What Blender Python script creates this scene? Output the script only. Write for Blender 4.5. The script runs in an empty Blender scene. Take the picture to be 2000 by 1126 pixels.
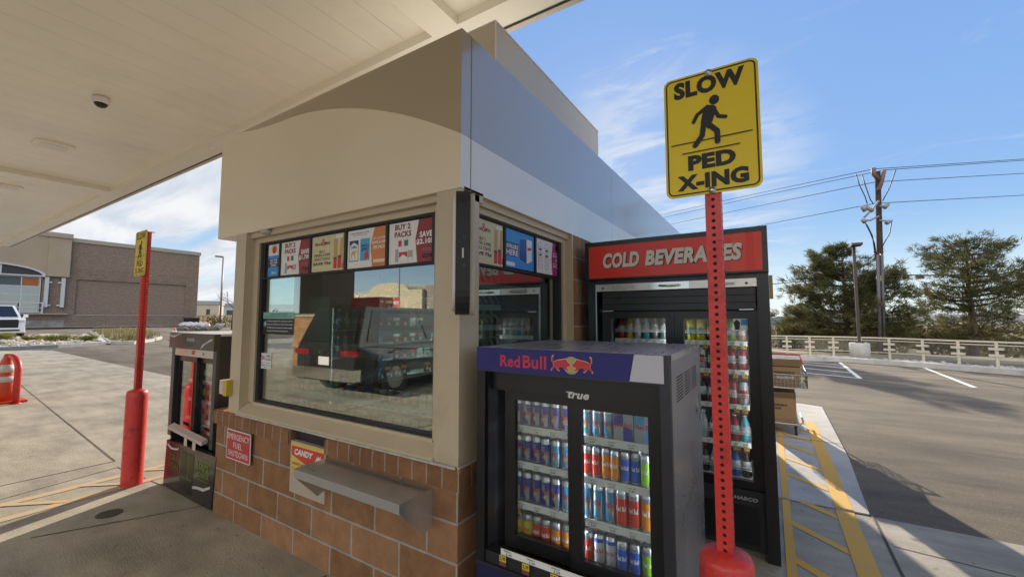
import bpy, bmesh, math, random
from mathutils import Vector, Matrix
R = math.radians
random.seed(7)
scene = bpy.context.scene
COL = scene.collection

# ------------------------------------------------------------------ camera
CAM = Vector((1.347, -1.651, 1.56))
YAW, PITCH, FPX = R(31.967), R(4.091), 805.66
cd = bpy.data.cameras.new("camera")
cd.sensor_width = 36.0
cd.lens = FPX / 2000 * 36.0
cd.clip_start = 0.05
cd.clip_end = 4000
cam = bpy.data.objects.new("camera", cd)
COL.objects.link(cam)
cam.location = CAM
cam.rotation_euler = (R(90) + PITCH, 0, YAW)
scene.camera = cam

# ------------------------------------------------------------------ sun and sky
SUN_EL, SUN_AZ = R(21), R(-19)            # azimuth measured from +Y, negative towards -X
sdir = Vector((math.sin(SUN_AZ) * math.cos(SUN_EL), math.cos(SUN_AZ) * math.cos(SUN_EL), math.sin(SUN_EL)))
sl = bpy.data.lights.new("sun", 'SUN')
sl.energy = 3.2
sl.angle = R(0.5)
sl.color = (1.0, 0.87, 0.68)
sun = bpy.data.objects.new("sun", sl)
COL.objects.link(sun)
sun.location = (0, 30, 30)
sun.rotation_euler = sdir.to_track_quat('Z', 'Y').to_euler()

world = bpy.data.worlds.new("World")
scene.world = world
world.use_nodes = True
nt = world.node_tree
for n in list(nt.nodes):
    nt.nodes.remove(n)
def wn(t, **k):
    n = nt.nodes.new(t)
    for a, b in k.items():
        setattr(n, a, b)
    return n
wout = wn('ShaderNodeOutputWorld')
bg = wn('ShaderNodeBackground')
bg.inputs[1].default_value = 0.15
sky = wn('ShaderNodeTexSky', sky_type='NISHITA')
sky.sun_disc = False
sky.sun_elevation = SUN_EL
sky.sun_rotation = SUN_AZ
sky.altitude = 1600
sky.air_density = 1.0
sky.dust_density = 0.2
sky.ozone_density = 2.6
tc = wn('ShaderNodeTexCoord')
sep = wn('ShaderNodeSeparateXYZ')
nt.links.new(tc.outputs['Generated'], sep.inputs[0])
def wm(op, a, b=None, c=None, clamp=False):
    n = wn('ShaderNodeMath', operation=op)
    n.use_clamp = clamp
    for i, v in enumerate((a, b, c)):
        if v is None:
            continue
        if isinstance(v, (int, float)):
            n.inputs[i].default_value = v
        else:
            nt.links.new(v, n.inputs[i])
    return n.outputs[0]
zc = wm('MAXIMUM', sep.outputs[2], 0.0)
den = wm('ADD', zc, 0.12)
cx = wm('DIVIDE', sep.outputs[0], den)
cy = wm('DIVIDE', sep.outputs[1], den)
comb = wn('ShaderNodeCombineXYZ')
nt.links.new(cx, comb.inputs[0]); nt.links.new(cy, comb.inputs[1])
def wnoise(scale, sx, sy, rot, detail=8, rough=0.55, dist=0.4):
    mp = wn('ShaderNodeMapping')
    mp.inputs['Rotation'].default_value = (0, 0, R(rot))
    mp.inputs['Scale'].default_value = (sx, sy, 1)
    nt.links.new(comb.outputs[0], mp.inputs[0])
    n = wn('ShaderNodeTexNoise')
    n.inputs['Scale'].default_value = scale
    n.inputs['Detail'].default_value = detail
    n.inputs['Roughness'].default_value = rough
    n.inputs['Distortion'].default_value = dist
    nt.links.new(mp.outputs[0], n.inputs['Vector'])
    return n.outputs[0]
def wramp(v, a, b):
    n = wn('ShaderNodeMapRange')
    n.interpolation_type = 'SMOOTHSTEP'
    n.inputs[1].default_value = a; n.inputs[2].default_value = b
    nt.links.new(v, n.inputs[0])
    return n.outputs[0]
# the layered overcast in the west (-X side), broken wisps elsewhere
westness = wramp(wm('ADD', wm('MULTIPLY', sep.outputs[0], -1.0), wm('MULTIPLY', sep.outputs[1], -0.1)), 0.56, 0.80)
northness = wramp(sep.outputs[1], -0.15, 0.10)
westness = wm('MULTIPLY', westness, northness)
strat = wramp(wnoise(1.6, 0.35, 1.0, 20, dist=0.6), 0.30, 0.56)
wisp = wm('MULTIPLY', wramp(wnoise(1.3, 1.0, 1.8, -35, rough=0.62, dist=1.2), 0.58, 0.82), 0.45)
# brighter broken cloud around the hidden sun
dt = wn('ShaderNodeVectorMath', operation='DOT_PRODUCT')
nt.links.new(tc.outputs['Generated'], dt.inputs[0])
dt.inputs[1].default_value = (-0.196, 0.943, 0.270)
near = wramp(dt.outputs['Value'], 0.945, 0.995)
wisp = wm('ADD', wisp, wm('MULTIPLY', wm('MULTIPLY', near, 0.6), wramp(wnoise(2.4, 1.0, 1.6, -20, rough=0.6, dist=0.8), 0.35, 0.6)), None, True)
wisp2 = wm('MULTIPLY', wramp(wnoise(3.2, 0.6, 2.4, 60, rough=0.6, dist=0.5), 0.62, 0.82), 0.40)
lowband = wramp(sep.outputs[2], 0.0, 0.10)
wsum = wm('MULTIPLY', wm('ADD', wisp, wisp2, None, True), lowband)
cl = wm('MAXIMUM', wm('MULTIPLY', strat, westness), wm('MULTIPLY', wsum, wm('SUBTRACT', 1.0, wm('MULTIPLY', westness, 0.6))))
cloudcol = wn('ShaderNodeMix', data_type='RGBA')
cloudcol.inputs[6].default_value = (1.95, 2.15, 2.45, 1)
cloudcol.inputs[7].default_value = (2.75, 2.8, 2.85, 1)
nt.links.new(wramp(wnoise(2.2, 0.5, 1.6, 20), 0.35, 0.62), cloudcol.inputs[0])
mixc = wn('ShaderNodeMix', data_type='RGBA')
# pale haze low over the horizon
hz = wm('MULTIPLY', wm('SUBTRACT', 1.0, wramp(sep.outputs[2], -0.02, 0.20)), 0.72)
nt.links.new(cl, mixc.inputs[0])
# the low sun's glow is rolled off so that the whole sky keeps to a daylight range
smx = wn('ShaderNodeSeparateColor'); nt.links.new(sky.outputs[0], smx.inputs[0])
lum = wm('MAXIMUM', wm('MAXIMUM', smx.outputs[0], smx.outputs[1]), smx.outputs[2])
gain = wm('DIVIDE', 3.05, wm('ADD', lum, 0.9))
skyc = wn('ShaderNodeVectorMath', operation='SCALE')
nt.links.new(sky.outputs[0], skyc.inputs[0]); nt.links.new(gain, skyc.inputs['Scale'])
hmix = wn('ShaderNodeMix', data_type='RGBA')
hmix.inputs[7].default_value = (2.7, 3.0, 3.2, 1)
nt.links.new(hz, hmix.inputs[0]); nt.links.new(skyc.outputs[0], hmix.inputs[6])
nt.links.new(hmix.outputs[2], mixc.inputs[6])
nt.links.new(cloudcol.outputs[2], mixc.inputs[7])
# unseen bright cloud added behind the camera, opposite the sun, to fill the shade
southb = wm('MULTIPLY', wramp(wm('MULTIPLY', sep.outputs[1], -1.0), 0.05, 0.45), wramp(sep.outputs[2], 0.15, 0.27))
fill_bank = wm('MULTIPLY', southb, wramp(wnoise(1.2, 1.0, 1.0, 10), 0.30, 0.52))
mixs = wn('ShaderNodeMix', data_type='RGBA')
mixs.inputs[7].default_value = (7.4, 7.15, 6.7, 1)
nt.links.new(fill_bank, mixs.inputs[0]); nt.links.new(mixc.outputs[2], mixs.inputs[6])
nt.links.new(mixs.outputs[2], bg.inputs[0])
nt.links.new(bg.outputs[0], wout.inputs[0])

vs = scene.view_settings
vs.view_transform = 'Standard'
vs.look = 'None'
vs.gamma = 1
vs.exposure = 1.15
scene.cycles.max_bounces = 10
scene.cycles.diffuse_bounces = 5
scene.cycles.glossy_bounces = 5
scene.cycles.transmission_bounces = 6
scene.cycles.transparent_max_bounces = 16
scene.cycles.caustics_reflective = False
scene.cycles.caustics_refractive = False
scene.cycles.use_denoising = True

# ------------------------------------------------------------------ pixel helpers (real points on real planes)
_fw = Vector((-math.sin(YAW) * math.cos(PITCH), math.cos(YAW) * math.cos(PITCH), math.sin(PITCH)))
_rt = Vector((math.cos(YAW), math.sin(YAW), 0))
_up = _rt.cross(_fw)
def ray(x, y):
    return _fw + _rt * ((x - 1000) / FPX) + _up * ((563 - y) / FPX)
def onZ(x, y, z=0.0):
    d = ray(x, y); return CAM + d * ((z - CAM.z) / d.z)
def onY(x, y, Y):
    d = ray(x, y); return CAM + d * ((Y - CAM.y) / d.y)
def onX(x, y, X):
    d = ray(x, y); return CAM + d * ((X - CAM.x) / d.x)
def far(x, y, dep):
    return CAM + ray(x, y) * dep
SLOPE, SX0 = 0.011, -5.0
def slope(x):
    return max(0.0, SLOPE * (SX0 - x)) if x > -80 else SLOPE * 75
def onG(x, y):
    d = ray(x, y)
    t = (SLOPE * (SX0 - CAM.x) - CAM.z) / (d.z + SLOPE * d.x)
    return CAM + d * t

# ------------------------------------------------------------------ materials
def lin(c):
    return tuple(((v / 255) / 12.92 if v / 255 <= 0.04045 else ((v / 255 + 0.055) / 1.055) ** 2.4) for v in c)
_M = {}
def mat(name, c, rough=0.6, metal=0.0, var=0.0, scale=6.0, bump=0.0, bscale=60.0, emit=0.0, stretch=None, c2=None, spec=0.5, thr=(0.35, 0.65), coat=0.0, rvar=0.0, cior=1.5):
    if name in _M:
        return _M[name]
    m = bpy.data.materials.new(name)
    m.use_nodes = True
    t = m.node_tree
    b = t.nodes['Principled BSDF']
    b.inputs['Base Color'].default_value = (*c, 1)
    b.inputs['Roughness'].default_value = rough
    b.inputs['Metallic'].default_value = metal
    b.inputs['Specular IOR Level'].default_value = spec
    b.inputs['Coat Weight'].default_value = coat
    b.inputs['Coat IOR'].default_value = cior
    b.inputs['Coat Roughness'].default_value = 0.12 if cior > 1.6 else 0.04
    if emit:
        b.inputs['Emission Color'].default_value = (*c, 1)
        b.inputs['Emission Strength'].default_value = emit
    if var or bump or c2 or rvar:
        tcn = t.nodes.new('ShaderNodeTexCoord')
        mp = t.nodes.new('ShaderNodeMapping')
        t.links.new(tcn.outputs['Object'], mp.inputs[0])
        if stretch:
            mp.inputs['Scale'].default_value = stretch
        nz = t.nodes.new('ShaderNodeTexNoise')
        nz.inputs['Scale'].default_value = scale
        nz.inputs['Detail'].default_value = 6
        nz.inputs['Roughness'].default_value = 0.62
        t.links.new(mp.outputs[0], nz.inputs['Vector'])
        if var or c2:
            mr = t.nodes.new('ShaderNodeMapRange')
            mr.inputs[1].default_value, mr.inputs[2].default_value = thr
            t.links.new(nz.outputs[0], mr.inputs[0])
            mx = t.nodes.new('ShaderNodeMix'); mx.data_type = 'RGBA'
            a = tuple(v * (1 - var) for v in c)
            bb = c2 if c2 else tuple(min(1, v * (1 + var)) for v in c)
            if c2 and not var:
                a = c
            mx.inputs[6].default_value = (*a, 1); mx.inputs[7].default_value = (*bb, 1)
            t.links.new(mr.outputs[0], mx.inputs[0])
            t.links.new(mx.outputs[2], b.inputs['Base Color'])
        if rvar:
            mr2 = t.nodes.new('ShaderNodeMapRange')
            mr2.inputs[1].default_value, mr2.inputs[2].default_value = 0.3, 0.7
            mr2.inputs[3].default_value, mr2.inputs[4].default_value = max(0.02, rough - rvar), min(1, rough + rvar)
            t.links.new(nz.outputs[0], mr2.inputs[0])
            t.links.new(mr2.outputs[0], b.inputs['Roughness'])
        if bump:
            n2 = t.nodes.new('ShaderNodeTexNoise')
            n2.inputs['Scale'].default_value = bscale
            n2.inputs['Detail'].default_value = 5
            t.links.new(mp.outputs[0], n2.inputs['Vector'])
            bp = t.nodes.new('ShaderNodeBump')
            bp.inputs['Strength'].default_value = bump
            bp.inputs['Distance'].default_value = 0.02
            t.links.new(n2.outputs[0], bp.inputs['Height'])
            t.links.new(bp.outputs[0], b.inputs['Normal'])
    _M[name] = m
    return m

def dirt(m, scale, lo, hi, fac, stretch=(1, 1, 1), tint=(1, 1, 1), detail=5):
    """multiplies the base colour by a patchy wear or stain mask"""
    t = m.node_tree; b = t.nodes['Principled BSDF']; s = b.inputs['Base Color']
    mx = t.nodes.new('ShaderNodeMix'); mx.data_type = 'RGBA'; mx.blend_type = 'MULTIPLY'
    if s.is_linked: t.links.new(s.links[0].from_socket, mx.inputs[6])
    else: mx.inputs[6].default_value = s.default_value
    mx.inputs[7].default_value = (fac * tint[0], fac * tint[1], fac * tint[2], 1)
    tcn = t.nodes.new('ShaderNodeTexCoord'); mp = t.nodes.new('ShaderNodeMapping'); mp.inputs['Scale'].default_value = stretch
    mp.inputs['Location'].default_value = (scale * 3.7, scale * 1.3, 0)
    nz = t.nodes.new('ShaderNodeTexNoise'); nz.inputs['Scale'].default_value = scale; nz.inputs['Detail'].default_value = detail; nz.inputs['Roughness'].default_value = 0.6
    mr = t.nodes.new('ShaderNodeMapRange'); mr.inputs[1].default_value = lo; mr.inputs[2].default_value = hi
    t.links.new(tcn.outputs['Object'], mp.inputs[0]); t.links.new(mp.outputs[0], nz.inputs['Vector']); t.links.new(nz.outputs[0], mr.inputs[0]); t.links.new(mr.outputs[0], mx.inputs[0])
    t.links.new(mx.outputs[2], s)
    return m

def leaf_mat(name, c, c2, scale=1.0, thr=(.35, .65), tl=0.4):
    m = bpy.data.materials.new(name); m.use_nodes = True
    t = m.node_tree; t.nodes.remove(t.nodes['Principled BSDF']); out = t.nodes['Material Output']
    tcn = t.nodes.new('ShaderNodeTexCoord'); nz = t.nodes.new('ShaderNodeTexNoise'); nz.inputs['Scale'].default_value = scale; nz.inputs['Detail'].default_value = 5
    t.links.new(tcn.outputs['Object'], nz.inputs['Vector'])
    mr = t.nodes.new('ShaderNodeMapRange'); mr.inputs[1].default_value, mr.inputs[2].default_value = thr
    t.links.new(nz.outputs[0], mr.inputs[0])
    mx = t.nodes.new('ShaderNodeMix'); mx.data_type = 'RGBA'
    mx.inputs[6].default_value = (*c, 1); mx.inputs[7].default_value = (*c2, 1)
    t.links.new(mr.outputs[0], mx.inputs[0])
    d = t.nodes.new('ShaderNodeBsdfDiffuse'); tr = t.nodes.new('ShaderNodeBsdfTranslucent')
    t.links.new(mx.outputs[2], d.inputs[0]); t.links.new(mx.outputs[2], tr.inputs[0])
    ms = t.nodes.new('ShaderNodeMixShader'); ms.inputs[0].default_value = tl
    t.links.new(d.outputs[0], ms.inputs[1]); t.links.new(tr.outputs[0], ms.inputs[2]); t.links.new(ms.outputs[0], out.inputs[0])
    return m

def brick_mat(name, c1, c2, mortar, bw, bh, ms, off=0.5, bump=0.6, vec='xyz', rough=0.85, z0=0.0, squash=1.0):
    m = bpy.data.materials.new(name); m.use_nodes = True
    t = m.node_tree; b = t.nodes['Principled BSDF']
    b.inputs['Roughness'].default_value = rough
    b.inputs['Specular IOR Level'].default_value = 0.25
    tcn = t.nodes.new('ShaderNodeTexCoord'); sp = t.nodes.new('ShaderNodeSeparateXYZ')
    t.links.new(tcn.outputs['Object'], sp.inputs[0])
    ad = t.nodes.new('ShaderNodeMath'); ad.operation = 'ADD'
    t.links.new(sp.outputs[0], ad.inputs[0]); t.links.new(sp.outputs[1], ad.inputs[1])
    cb = t.nodes.new('ShaderNodeCombineXYZ')
    t.links.new(ad.outputs[0], cb.inputs[0])
    sb = t.nodes.new('ShaderNodeMath'); sb.operation = 'SUBTRACT'; sb.inputs[1].default_value = z0
    t.links.new(sp.outputs[2], sb.inputs[0]); t.links.new(sb.outputs[0], cb.inputs[1])
    # slightly wandering joints
    wz = t.nodes.new('ShaderNodeTexNoise'); wz.inputs['Scale'].default_value = 18
    t.links.new(tcn.outputs['Object'], wz.inputs['Vector'])
    wo = t.nodes.new('ShaderNodeVectorMath'); wo.operation = 'MULTIPLY_ADD'
    wo.inputs[1].default_value = (0.006, 0.006, 0); t.links.new(wz.outputs[1], wo.inputs[0]); t.links.new(cb.outputs[0], wo.inputs[2])
    br = t.nodes.new('ShaderNodeTexBrick')
    br.offset = off
    br.inputs['Scale'].default_value = 1.0
    br.inputs['Brick Width'].default_value = bw
    br.inputs['Row Height'].default_value = bh
    br.inputs['Mortar Size'].default_value = ms
    br.inputs['Mortar Smooth'].default_value = 0.25
    br.inputs['Bias'].default_value = -0.1
    br.inputs['Color1'].default_value = (*c1, 1); br.inputs['Color2'].default_value = (*c2, 1); br.inputs['Mortar'].default_value = (*mortar, 1)
    t.links.new(wo.outputs[0], br.inputs['Vector'])
    nz = t.nodes.new('ShaderNodeTexNoise'); nz.inputs['Scale'].default_value = 7; nz.inputs['Detail'].default_value = 8
    nz.inputs['Roughness'].default_value = 0.7
    t.links.new(tcn.outputs['Object'], nz.inputs['Vector'])
    mr = t.nodes.new('ShaderNodeMapRange'); mr.inputs[1].default_value = 0.3; mr.inputs[2].default_value = 0.7
    mr.inputs[3].default_value = 0.72; mr.inputs[4].default_value = 1.2
    t.links.new(nz.outputs[0], mr.inputs[0])
    vm = t.nodes.new('ShaderNodeVectorMath'); vm.operation = 'SCALE'
    t.links.new(br.outputs[0], vm.inputs[0]); t.links.new(mr.outputs[0], vm.inputs['Scale'])
    t.links.new(vm.outputs[0], b.inputs['Base Color'])
    n2 = t.nodes.new('ShaderNodeTexNoise'); n2.inputs['Scale'].default_value = 120; n2.inputs['Detail'].default_value = 4
    t.links.new(tcn.outputs['Object'], n2.inputs['Vector'])
    hm = t.nodes.new('ShaderNodeMath'); hm.operation = 'MULTIPLY_ADD'; hm.inputs[1].default_value = -1.6
    t.links.new(br.outputs[1], hm.inputs[0]); t.links.new(n2.outputs[0], hm.inputs[2])
    bp = t.nodes.new('ShaderNodeBump'); bp.inputs['Strength'].default_value = bump; bp.inputs['Distance'].default_value = 0.008
    t.links.new(hm.outputs[0], bp.inputs['Height']); t.links.new(bp.outputs[0], b.inputs['Normal'])
    return m

def glass_mat(name, tint=(0.7, 0.85, 0.82), refl=0.25, rough=0.0):
    m = bpy.data.materials.new(name); m.use_nodes = True
    t = m.node_tree
    t.nodes.remove(t.nodes['Principled BSDF'])
    out = t.nodes['Material Output']
    tr = t.nodes.new('ShaderNodeBsdfTransparent'); tr.inputs[0].default_value = (*tint, 1)
    gl = t.nodes.new('ShaderNodeBsdfGlossy'); gl.inputs['Roughness'].default_value = rough
    lw = t.nodes.new('ShaderNodeLayerWeight'); lw.inputs[0].default_value = 0.5
    mr = t.nodes.new('ShaderNodeMapRange'); mr.inputs[3].default_value = refl; mr.inputs[4].default_value = 1.0
    pw = t.nodes.new('ShaderNodeMath'); pw.operation = 'POWER'; pw.inputs[1].default_value = 3.0
    t.links.new(lw.outputs['Facing'], pw.inputs[0]); t.links.new(pw.outputs[0], mr.inputs[0])
    mx = t.nodes.new('ShaderNodeMixShader')
    t.links.new(mr.outputs[0], mx.inputs[0]); t.links.new(tr.outputs[0], mx.inputs[1]); t.links.new(gl.outputs[0], mx.inputs[2])
    t.links.new(mx.outputs[0], out.inputs[0])
    return m

# ------------------------------------------------------------------ mesh builder
FA = lambda y: (Vector((0, y, 0)), Vector((1, 0, 0)), Vector((0, 0, 1)))      # faces -Y
FB = lambda x: (Vector((x, 0, 0)), Vector((0, 1, 0)), Vector((0, 0, 1)))      # faces +X
FC = lambda y: (Vector((0, y, 0)), Vector((-1, 0, 0)), Vector((0, 0, 1)))     # faces +Y
FT = lambda z: (Vector((0, 0, z)), Vector((1, 0, 0)), Vector((0, 1, 0)))      # faces up
ORG = {}
class MB:
    def __init__(s):
        s.bm = bmesh.new()
    def box(s, x0, x1, y0, y1, z0, z1, mi=0):
        v = [s.bm.verts.new((x, y, z)) for z in (z0, z1) for y in (y0, y1) for x in (x0, x1)]
        for f in ((0, 2, 3, 1), (4, 5, 7, 6), (0, 1, 5, 4), (2, 6, 7, 3), (0, 4, 6, 2), (1, 3, 7, 5)):
            s.bm.faces.new([v[i] for i in f]).material_index = mi
        return s
    def hexa(s, pts, mi=0):
        v = [s.bm.verts.new(p) for p in pts]
        for f in ((0, 3, 2, 1), (4, 5, 6, 7), (0, 1, 5, 4), (1, 2, 6, 5), (2, 3, 7, 6), (3, 0, 4, 7)):
            s.bm.faces.new([v[i] for i in f]).material_index = mi
        return s
    def poly(s, fr, pts, d0, d1, mi=0):
        o, u, w = fr; n = u.cross(w)
        a = [s.bm.verts.new(o + u * p[0] + w * p[1] + n * d1) for p in pts]
        f = s.bm.faces.new(a); f.material_index = mi
        if d0 is None:
            return s
        b = [s.bm.verts.new(o + u * p[0] + w * p[1] + n * d0) for p in pts]
        s.bm.faces.new(list(reversed(b))).material_index = mi
        k = len(pts)
        for i in range(k):
            s.bm.faces.new((a[i], b[i], b[(i + 1) % k], a[(i + 1) % k])).material_index = mi
        return s
    def rect(s, fr, u0, u1, v0, v1, d0, d1, mi=0):
        return s.poly(fr, [(u0, v0), (u1, v0), (u1, v1), (u0, v1)], d0, d1, mi)
    def rrect(s, fr, u0, u1, v0, v1, r, d0, d1, mi=0, seg=5):
        return s.poly(fr, rr(u0, u1, v0, v1, r, seg), d0, d1, mi)
    def disc(s, fr, u, v, r, d0, d1, mi=0, seg=24, ry=None):
        return s.poly(fr, [(u + r * math.cos(2 * math.pi * i / seg), v + (ry or r) * math.sin(2 * math.pi * i / seg)) for i in range(seg)], d0, d1, mi)
    def stroke(s, fr, pts, w, d0, d1, mi=0):
        """a round-ended line of width w through pts, capsule by capsule (same plane, unioned by eye)"""
        for k, ((ax, ay), (bx, by)) in enumerate(zip(pts, pts[1:])):
            L = math.hypot(bx - ax, by - ay); a = math.atan2(by - ay, bx - ax)
            out = []
            for i in range(7):
                q = a + math.pi / 2 + math.pi * i / 6
                out.append((ax + w / 2 * math.cos(q), ay + w / 2 * math.sin(q)))
            for i in range(7):
                q = a - math.pi / 2 + math.pi * i / 6
                out.append((bx + w / 2 * math.cos(q), by + w / 2 * math.sin(q)))
            s.poly(fr, out, d0, d1 + k * 0.00012, mi)
        return s
    def cyl(s, p0, p1, r0, r1=None, seg=12, mi=0, cap=True, smooth=True):
        p0, p1 = Vector(p0), Vector(p1)
        r1 = r0 if r1 is None else r1
        d = (p1 - p0).normalized()
        a = d.orthogonal().normalized(); b = d.cross(a)
        A = []; B = []
        for i in range(seg):
            t = 2 * math.pi * i / seg
            e = a * math.cos(t) + b * math.sin(t)
            A.append(s.bm.verts.new(p0 + e * r0)); B.append(s.bm.verts.new(p1 + e * r1))
        for i in range(seg):
            f = s.bm.faces.new((A[i], A[(i + 1) % seg], B[(i + 1) % seg], B[i])); f.material_index = mi; f.smooth = smooth
        if cap:
            s.bm.faces.new(list(reversed(A))).material_index = mi
            s.bm.faces.new(B).material_index = mi
        return s
    def tube(s, pts, r, seg=8, mi=0, radii=None):
        pts = [Vector(p) for p in pts]
        rings = []
        prev = None
        for i, p in enumerate(pts):
            d = ((pts[min(i + 1, len(pts) - 1)] - pts[max(i - 1, 0)])).normalized()
            if prev is None:
                a = d.orthogonal().normalized()
            else:
                a = (prev - d * prev.dot(d)).normalized()
            prev = a
            b = d.cross(a)
            rr_ = radii[i] if radii else r
            rings.append([s.bm.verts.new(p + (a * math.cos(2 * math.pi * k / seg) + b * math.sin(2 * math.pi * k / seg)) * rr_) for k in range(seg)])
        for A, B in zip(rings, rings[1:]):
            for k in range(seg):
                f = s.bm.faces.new((A[k], A[(k + 1) % seg], B[(k + 1) % seg], B[k])); f.material_index = mi; f.smooth = True
        s.bm.faces.new(list(reversed(rings[0]))).material_index = mi
        s.bm.faces.new(rings[-1]).material_index = mi
        return s
    def lathe(s, prof, c=(0, 0, 0), seg=20, mif=None):
        c = Vector(c)
        rings = [[s.bm.verts.new(c + Vector((r * math.cos(2 * math.pi * k / seg), r * math.sin(2 * math.pi * k / seg), z))) for k in range(seg)] for r, z in prof]
        for j, (A, B) in enumerate(zip(rings, rings[1:])):
            for k in range(seg):
                f = s.bm.faces.new((A[k], A[(k + 1) % seg], B[(k + 1) % seg], B[k])); f.smooth = True
                if mif:
                    f.material_index = mif(j, k)
        f = s.bm.faces.new(list(reversed(rings[0])))
        if mif: f.material_index = mif(0, 0)
        f = s.bm.faces.new(rings[-1])
        if mif: f.material_index = mif(len(prof) - 1, 0)
        return s
    def build(s, name, m, parent=None, bevel=0.0, seg=2, loc=None, smooth=False):
        me = bpy.data.meshes.new(name)
        if bevel:
            bmesh.ops.bevel(s.bm, geom=[e for e in s.bm.edges if len(e.link_faces) == 2 and e.calc_face_angle(0) > 0.6], offset=bevel, segments=seg, affect='EDGES', profile=0.7, clamp_overlap=True)
        bmesh.ops.recalc_face_normals(s.bm, faces=s.bm.faces[:])
        if smooth:
            for f in s.bm.faces: f.smooth = True
        s.bm.to_mesh(me); s.bm.free()
        return link(name, me, m, parent, loc)
def link(name, me, m, parent=None, loc=None):
    for q in (m if isinstance(m, (list, tuple)) else [m]):
        me.materials.append(q)
    o = bpy.data.objects.new(name, me); COL.objects.link(o)
    if parent is not None:
        org = ORG[parent.name]
        o.parent = parent
    elif loc is not None:
        org = Vector(loc); o.location = org
    elif len(me.vertices):
        xs = [v.co for v in me.vertices]
        org = Vector(((min(v.x for v in xs) + max(v.x for v in xs)) / 2, (min(v.y for v in xs) + max(v.y for v in xs)) / 2, min(v.z for v in xs)))
        o.location = org
    else:
        org = Vector()
    ORG[o.name] = org
    me.transform(Matrix.Translation(-org))
    return o
def tag(o, label, cat, group=None):
    o['label'] = label; o['category'] = cat
    if group: o['group'] = group
    return o
def thing(name, label, cat, loc=(0, 0, 0), group=None):
    o = bpy.data.objects.new(name, None); COL.objects.link(o)
    o.location = loc; o.empty_display_size = 0.2
    ORG[o.name] = Vector(loc)
    return tag(o, label, cat, group)
def structure(o, kind='structure'):
    o['kind'] = kind; return o
def dup(root, loc, rz=None, label=None, group=None, sc=None):
    r = root.copy(); COL.objects.link(r); r.location = loc
    if rz is not None: r.rotation_euler = (0, 0, rz)
    if sc is not None: r.scale = (sc, sc, sc) if isinstance(sc, (int, float)) else sc
    if label: r['label'] = label
    if group: r['group'] = group
    for ch in list(root.children):
        c = ch.copy(); COL.objects.link(c); c.parent = r
        for g in list(ch.children):
            d = g.copy(); COL.objects.link(d); d.parent = c
    ORG[r.name] = Vector(loc)
    return r
def rr(u0, u1, v0, v1, r, seg=5):
    out = []
    for cx_, cy_, a in ((u1 - r, v0 + r, -90), (u1 - r, v1 - r, 0), (u0 + r, v1 - r, 90), (u0 + r, v0 + r, 180)):
        for i in range(seg + 1):
            t = R(a + 90 * i / seg)
            out.append((cx_ + r * math.cos(t), cy_ + r * math.sin(t)))
    return out
_TC = {}
def text_verts(s, bold=0.0, shear=0.0):
    key = (s, bold, shear)
    if key not in _TC:
        cu = bpy.data.curves.new('t', 'FONT'); cu.body = s; cu.size = 1; cu.offset = bold; cu.shear = shear
        cu.space_character = 1.06; cu.resolution_u = 3; cu.fill_mode = 'FRONT'
        o = bpy.data.objects.new('t', cu); COL.objects.link(o)
        dg = bpy.context.evaluated_depsgraph_get()
        me = bpy.data.meshes.new_from_object(o.evaluated_get(dg))
        _TC[key] = ([v.co.copy() for v in me.vertices], [tuple(p.vertices) for p in me.polygons])
        bpy.data.objects.remove(o); bpy.data.curves.remove(cu); bpy.data.meshes.remove(me)
    return _TC[key]
def text(name, s, fr, u0, u1, v0, v1, m, parent, d=0.0015, bold=0.02, shear=0.0, bend=None, lines=None):
    """lettering filling the box u0..u1, v0..v1; lines: list of (string, u0, u1, v0, v1) joined into one mesh"""
    V, F = [], []
    o, u, w = fr; n = u.cross(w)
    for (st, a0, a1, b0, b1) in (lines or [(s, u0, u1, v0, v1)]):
        vv, ff = text_verts(st, bold, shear)
        if not vv:
            continue
        x0 = min(p.x for p in vv); x1 = max(p.x for p in vv); y0 = min(p.y for p in vv); y1 = max(p.y for p in vv)
        k = len(V)
        for p in vv:
            U = a0 + (p.x - x0) / max(1e-6, x1 - x0) * (a1 - a0)
            W = b0 + (p.y - y0) / max(1e-6, y1 - y0) * (b1 - b0)
            if bend:
                cxx, cyy, r = bend; t = (U - cxx) / r
                V.append(Vector((cxx + (r + d) * math.sin(t), cyy - (r + d) * math.cos(t), W)))
            else:
                V.append(o + u * U + w * W + n * d)
        F += [tuple(i + k for i in q) for q in ff]
    me = bpy.data.meshes.new(name)
    me.from_pydata(V, [], F)
    return link(name, me, m, parent)
def sc0(u, v, Y):
    """a point seen on plane y=0, carried along its ray to plane y=Y"""
    k = (Y - CAM.y) / (0 - CAM.y)
    return CAM.x + (u - CAM.x) * k, CAM.z + (v - CAM.z) * k
# ------------------------------------------------------------------ shared materials
concrete = mat('concrete', (0.385, 0.350, 0.290), 0.85, var=0.22, scale=1.3, bump=0.25, bscale=45, stretch=(1, 2.2, 1))
concrete_w = mat('walkway_concrete', (0.47, 0.45, 0.42), 0.85, var=0.10, scale=2.2, bump=0.2, bscale=60)
kerbc = mat('kerb_concrete', (0.50, 0.48, 0.45), 0.85, var=0.12, scale=3, bump=0.2, bscale=30)
asphalt = mat('asphalt', (0.146, 0.119, 0.087), 0.9, var=0.30, scale=0.55, bump=0.5, bscale=70, stretch=(1.0, 2.6, 1))
yellow = mat('worn_yellow_paint', (0.74, 0.43, 0.08), 0.8, c2=(0.55, 0.42, 0.25), scale=9, thr=(0.50, 0.78))
yellow_old = mat('faded_yellow_paint', (0.66, 0.42, 0.14), 0.8, c2=(0.48, 0.42, 0.33), scale=7, thr=(0.30, 0.60))
whitep = mat('white_paint', (0.75, 0.75, 0.73), 0.7, var=0.1, scale=12)
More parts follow.
